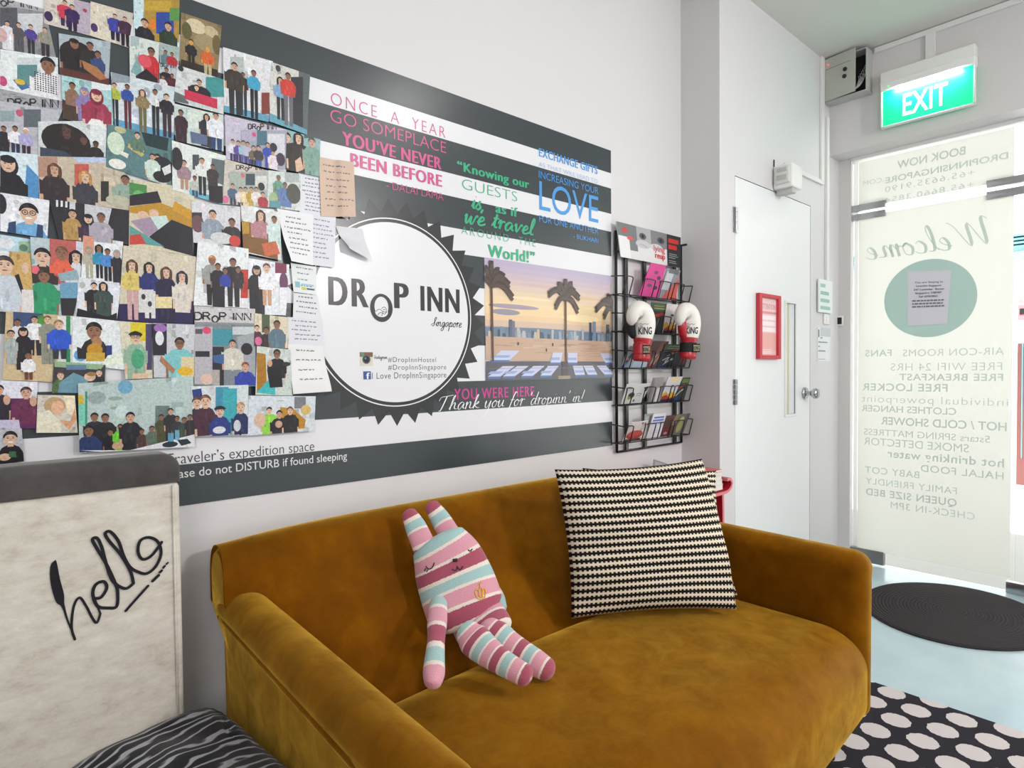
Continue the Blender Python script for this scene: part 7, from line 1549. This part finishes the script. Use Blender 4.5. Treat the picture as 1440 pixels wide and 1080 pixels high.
b = MB(); b.box(GX - .036, GX - .033, jy + .008, jy + .04, jz - .02, jz + .02, .002); b.build('key_face', dark_m, cl)

# ------------------------------------------------------------------ alarm panel and exit sign on the beam
box = empty('alarm_box', (LX, 1.355, 2.67), 'grey metal alarm panel with open cover and loose wires under the ceiling', 'alarm panel')
y0_, y1_, z0_, z1_ = 1.232, DY - .002, 2.672, 2.905; dp = .085
b = MB(); t = .006
b.box(LX - dp, LX - .001, y0_, y0_ + t, z0_, z1_); b.box(LX - dp, LX - .001, y1_ - t, y1_, z0_, z1_)
b.box(LX - dp, LX - .001, y0_ + t, y1_ - t, z0_, z0_ + t); b.box(LX - dp, LX - .001, y0_ + t, y1_ - t, z1_ - t, z1_)
b.build('case', grey_plastic, box)
b = MB(); b.box(LX - .008, LX - .002, y0_ + t, y1_ - t, z0_ + t, z1_ - t); b.build('interior', dark_m, box)
M = Matrix.Translation((LX - dp - .004, y1_ - .001, 0)) @ Matrix.Rotation(R_(-7), 4, 'Z')
b = MB(); b.box(-.006, 0, -(y1_ - y0_) * .79, 0, z0_ + .002, z1_ + .004, .001, M=M); cov = b.build('cover', green_pcb, box)
cw = (y1_ - y0_) * .79
for k, (fy, fz) in enumerate(((.70, .60), (.68, .44))):
    b = MB(); b.lathe([(0, 0), (.011, 0), (.011, -.006), (.007, -.009), (0, -.009)], (-.006, -cw * fy, z0_ + (z1_ - z0_) * fz), 'x', 14)
    b.v = [tuple(M @ Vector(p)) for p in b.v]; b.build('key_lock', dark_m, cov, auto=40)
b = MB(); b.ellipsoid(tuple(M @ Vector((-.007, -cw * .16, z0_ + (z1_ - z0_) * .86))), (.004, .004, .004), 10); b.build('indicator_lamp', led_red, cov)
b = MB(); b.box(-.0066, -.006, -cw * .85, -cw * .08, z0_ + (z1_ - z0_) * .755, z0_ + (z1_ - z0_) * .763, M=M); b.build('label_line', dark_m, cov)
rnd = random.Random(5)
for k in range(5):
    ya = y0_ + .012 + .007 * k
    pts = [(LX - .02, ya, z1_ - .06 - .02 * k), (LX - .05, ya + .012, z1_ - .09 - .01 * k), (LX - .06 - .004 * k, ya + .004, z0_ + .10 - .008 * k), (LX - .07, ya + .03, z0_ + .04 - .003 * k), (LX - dp - .004, ya + .09, z0_ + .012)]
    b = MB(); b.tube([tuple(p) for p in catmull(pts, 6)], .0016, 6); b.build('loose_wire', cable_m, box, smooth=True)

ex = empty('exit_sign', (LX, .98, 2.48), 'lit green exit sign on the beam over the glass entrance', 'exit sign')
EY0, EY1, EZ0, EZ1 = 0.7629, 1.164, 2.4609, 2.6421
EH = 2.7473
b = MB(); b.box(LX - .062, LX - .001, EY0 - .008, EY1 + .010, EZ1 + .004, EH, .006, 3)
b.box(LX - .066, LX - .001, EY0 - .010, EY1 + .012, EZ1 + .045, EZ1 + .050, .001)
b.box(LX - .058, LX - .03, EY0 - .008, EY0 - .001, EZ0 - .006, EZ1 + .01, .001); b.box(LX - .058, LX - .03, EY1 + .001, EY1 + .008, EZ0 - .006, EZ1 + .01, .001); b.box(LX - .058, LX - .03, EY0 - .008, EY1 + .008, EZ0 - .008, EZ0 - .001, .001)
hs = b.build('housing', white_plastic, ex, auto=40)
b = MB(); b.box(LX - .050, LX - .034, EY0, EY1, EZ0, EZ1 + .004); b.build('sign_panel', exit_green, ex)
b = MB(); b.box(LX - .030, LX - .0005, (EY0 + EY1) / 2 - .07, (EY0 + EY1) / 2 + .07, EZ0 + .05, EZ1, .003); b.build('mounting_bracket', white_plastic, ex)
art = Art(plane_frame((LX - .050, EY1, EZ0), (0, -1, 0), (0, 0, 1)), .0006)
pw, phh = EY1 - EY0, EZ1 - EZ0
art.text('EXIT', pw * .235, phh * .17, pw * .735, phh * .78, 'ffffff', .012)
me = bpy.data.meshes.new('exit_lettering'); me.from_pydata(art.v, [], art.f); link_mesh('exit_lettering', me, exit_white, ex)
b = MB(); b.ellipsoid((LX - .063, EY1 - .03, EZ1 + .022), (.004, .004, .004), 10); b.build('indicator_lamp', led_green, hs)
ld = bpy.data.lights.new('exit_sign_tube', 'AREA'); ld.shape = 'RECTANGLE'; ld.size = .30; ld.size_y = .012; ld.energy = 1.9; ld.color = (.9, 1, .95)
lo = bpy.data.objects.new('exit_sign_tube', ld); lo.location = (LX - .078, (EY0 + EY1) / 2, EZ1 + .004)
lo.rotation_euler = Vector((.55, 0, -1)).to_track_quat('-Z', 'Y').to_euler(); COL.objects.link(lo)
b = MB(); yt = 0.9566
b.box(LX - .014, LX - .0005, yt - .022, yt + .022, EH, CZ - .03, .002); b.box(LX - .014, LX - .0005, -3.0, 1.22, CZ - .032, CZ - .004, .002)
o = b.build('cable_trunking', trim_m); props(o, 'white trunking along the top of the beam with a drop to the exit sign', 'cable trunking', 'white trunking by the entrance'); rebase(o, (LX, yt, EH))

# paper taped on the glass door's teal disc
corners = [(GX - .006, *(1.0998, 1.3927)), (GX - .006, *(0.9123, 1.3914)), (GX - .006, *(0.8967, 1.6774)), (GX - .006, *(1.0998, 1.6946))]
art = Art(bilin(*corners), 0.0, step=.0001)
art.slab([(0, 0), (1, 0), (1, 1), (0, 1)], .0008, 'd6d6de')
for k, (s_, a0, a1) in enumerate((('You are Staying in', .17, .83), ('Lavender Singapore', .21, .80), ('247 Lavender  Street', .15, .87), ('Singapore 338787', .19, .82), ('Tel: 62963852', .27, .73))):
    art.text(s_, a0, .775 - .066 * k, a1, .810 - .066 * k, '5c5a64', .015)
for k in range(3):
    rnd = random.Random(k); x = .12
    while x < .85:
        w_ = rnd.uniform(.03, .10); art.rect(x, .44 - .055 * k, min(.9, x + w_), .465 - .055 * k, '76747e'); art.n -= 1; x += w_ + .02
    art.n += 1
o = art.build('taped_notice', paperp); props(o, 'white printed address notice taped over the teal disc on the glass door', 'notice'); rebase(o, Vector(corners[0]))

# ------------------------------------------------------------------ floor coverings
b = MB()
rings = []
for k, (rr, z) in enumerate(((1.0, .001), (1.003, .006), (.99, .011), (.95, .012))):
    rings.append([(.425 * rr * math.cos(2 * math.pi * i / 72), .37 * rr * math.sin(2 * math.pi * i / 72), z) for i in range(72)])
b.loft(rings)
o = b.build('door_mat', mat_m, auto=50); o.location = (3.48, .762, 0)
props(o, 'dark coiled oval mat on the pale blue floor before the glass door', 'mat')
b = MB(); b.box(.75 - 2.422, 2.487 - 2.422, -1.6 - .507, 1.25 - .507, .001, .010, .003)
o = b.build('rug', rug_m); o.location = (2.422, .507, 0)
props(o, 'black rug with pale grey dots lying under and beside the sofa', 'rug')

# ------------------------------------------------------------------ street outside the glass
OX = 8.0
b = MB(); b.box(OX, OX + 3, -6, 8, -.04, 4.2)
o = b.build('building_opposite', facade_m); props(o, 'white building front across the street, seen through the clear glass', 'building'); rebase(o, (OX, 0, -.04))
def op(u0, v0, u1, v1): return None
oy0, oz0 = (1.1876, 2.3115); oy1, oz1 = (1.2673, 2.4591)
b = MB()
for k in range(4): b.box(OX - .25, OX - .01, oy0 - 1.2, oy1 + .05, oz0 + (oz1 - oz0) * k / 4, oz0 + (oz1 - oz0) * (k + .55) / 4)
o = b.build('striped_awning', teal_m); props(o, 'teal slatted awning strip on the building across the street', 'awning'); rebase(o, (OX, oy0, oz0))
oy0, oz0 = (1.1539, 1.6201); oy1, oz1 = (1.2276, 1.768)
b = MB(); b.box(OX - .05, OX - .005, oy0, oy1, oz0, oz1, .004); b.box(OX - .056, OX - .049, oy0 + .06, oy1 - .05, oz0 + .05, oz1 - .04, mi=1)
o = b.build('street_sign', [pmat('pink_sign', 'd98a90', .5), dark_m]); props(o, 'small pink sign on the building across the street', 'sign'); rebase(o, (OX, oy0, oz0))
oy0, oz0 = (1.1196, 0.2251); oy1, oz1 = (1.2243, 1.3812)
b = MB(); b.box(OX - .07, OX - .02, oy1 - .03, oy1, oz0, oz1, .004); b.box(OX - .07, OX - .02, oy0, oy0 + .06, oz0, oz1, .004); b.box(OX - .05, OX - .03, oy0 + .06, oy1 - .03, oz0, oz1, mi=1); b.box(OX - .07, OX - .02, oy0, oy1, -.04, oz0 + .001)
o = b.build('standing_board', [brown_m, teal_m]); props(o, 'tall brown framed board standing across the street', 'board'); rebase(o, (OX - .05, oy0, -.04))
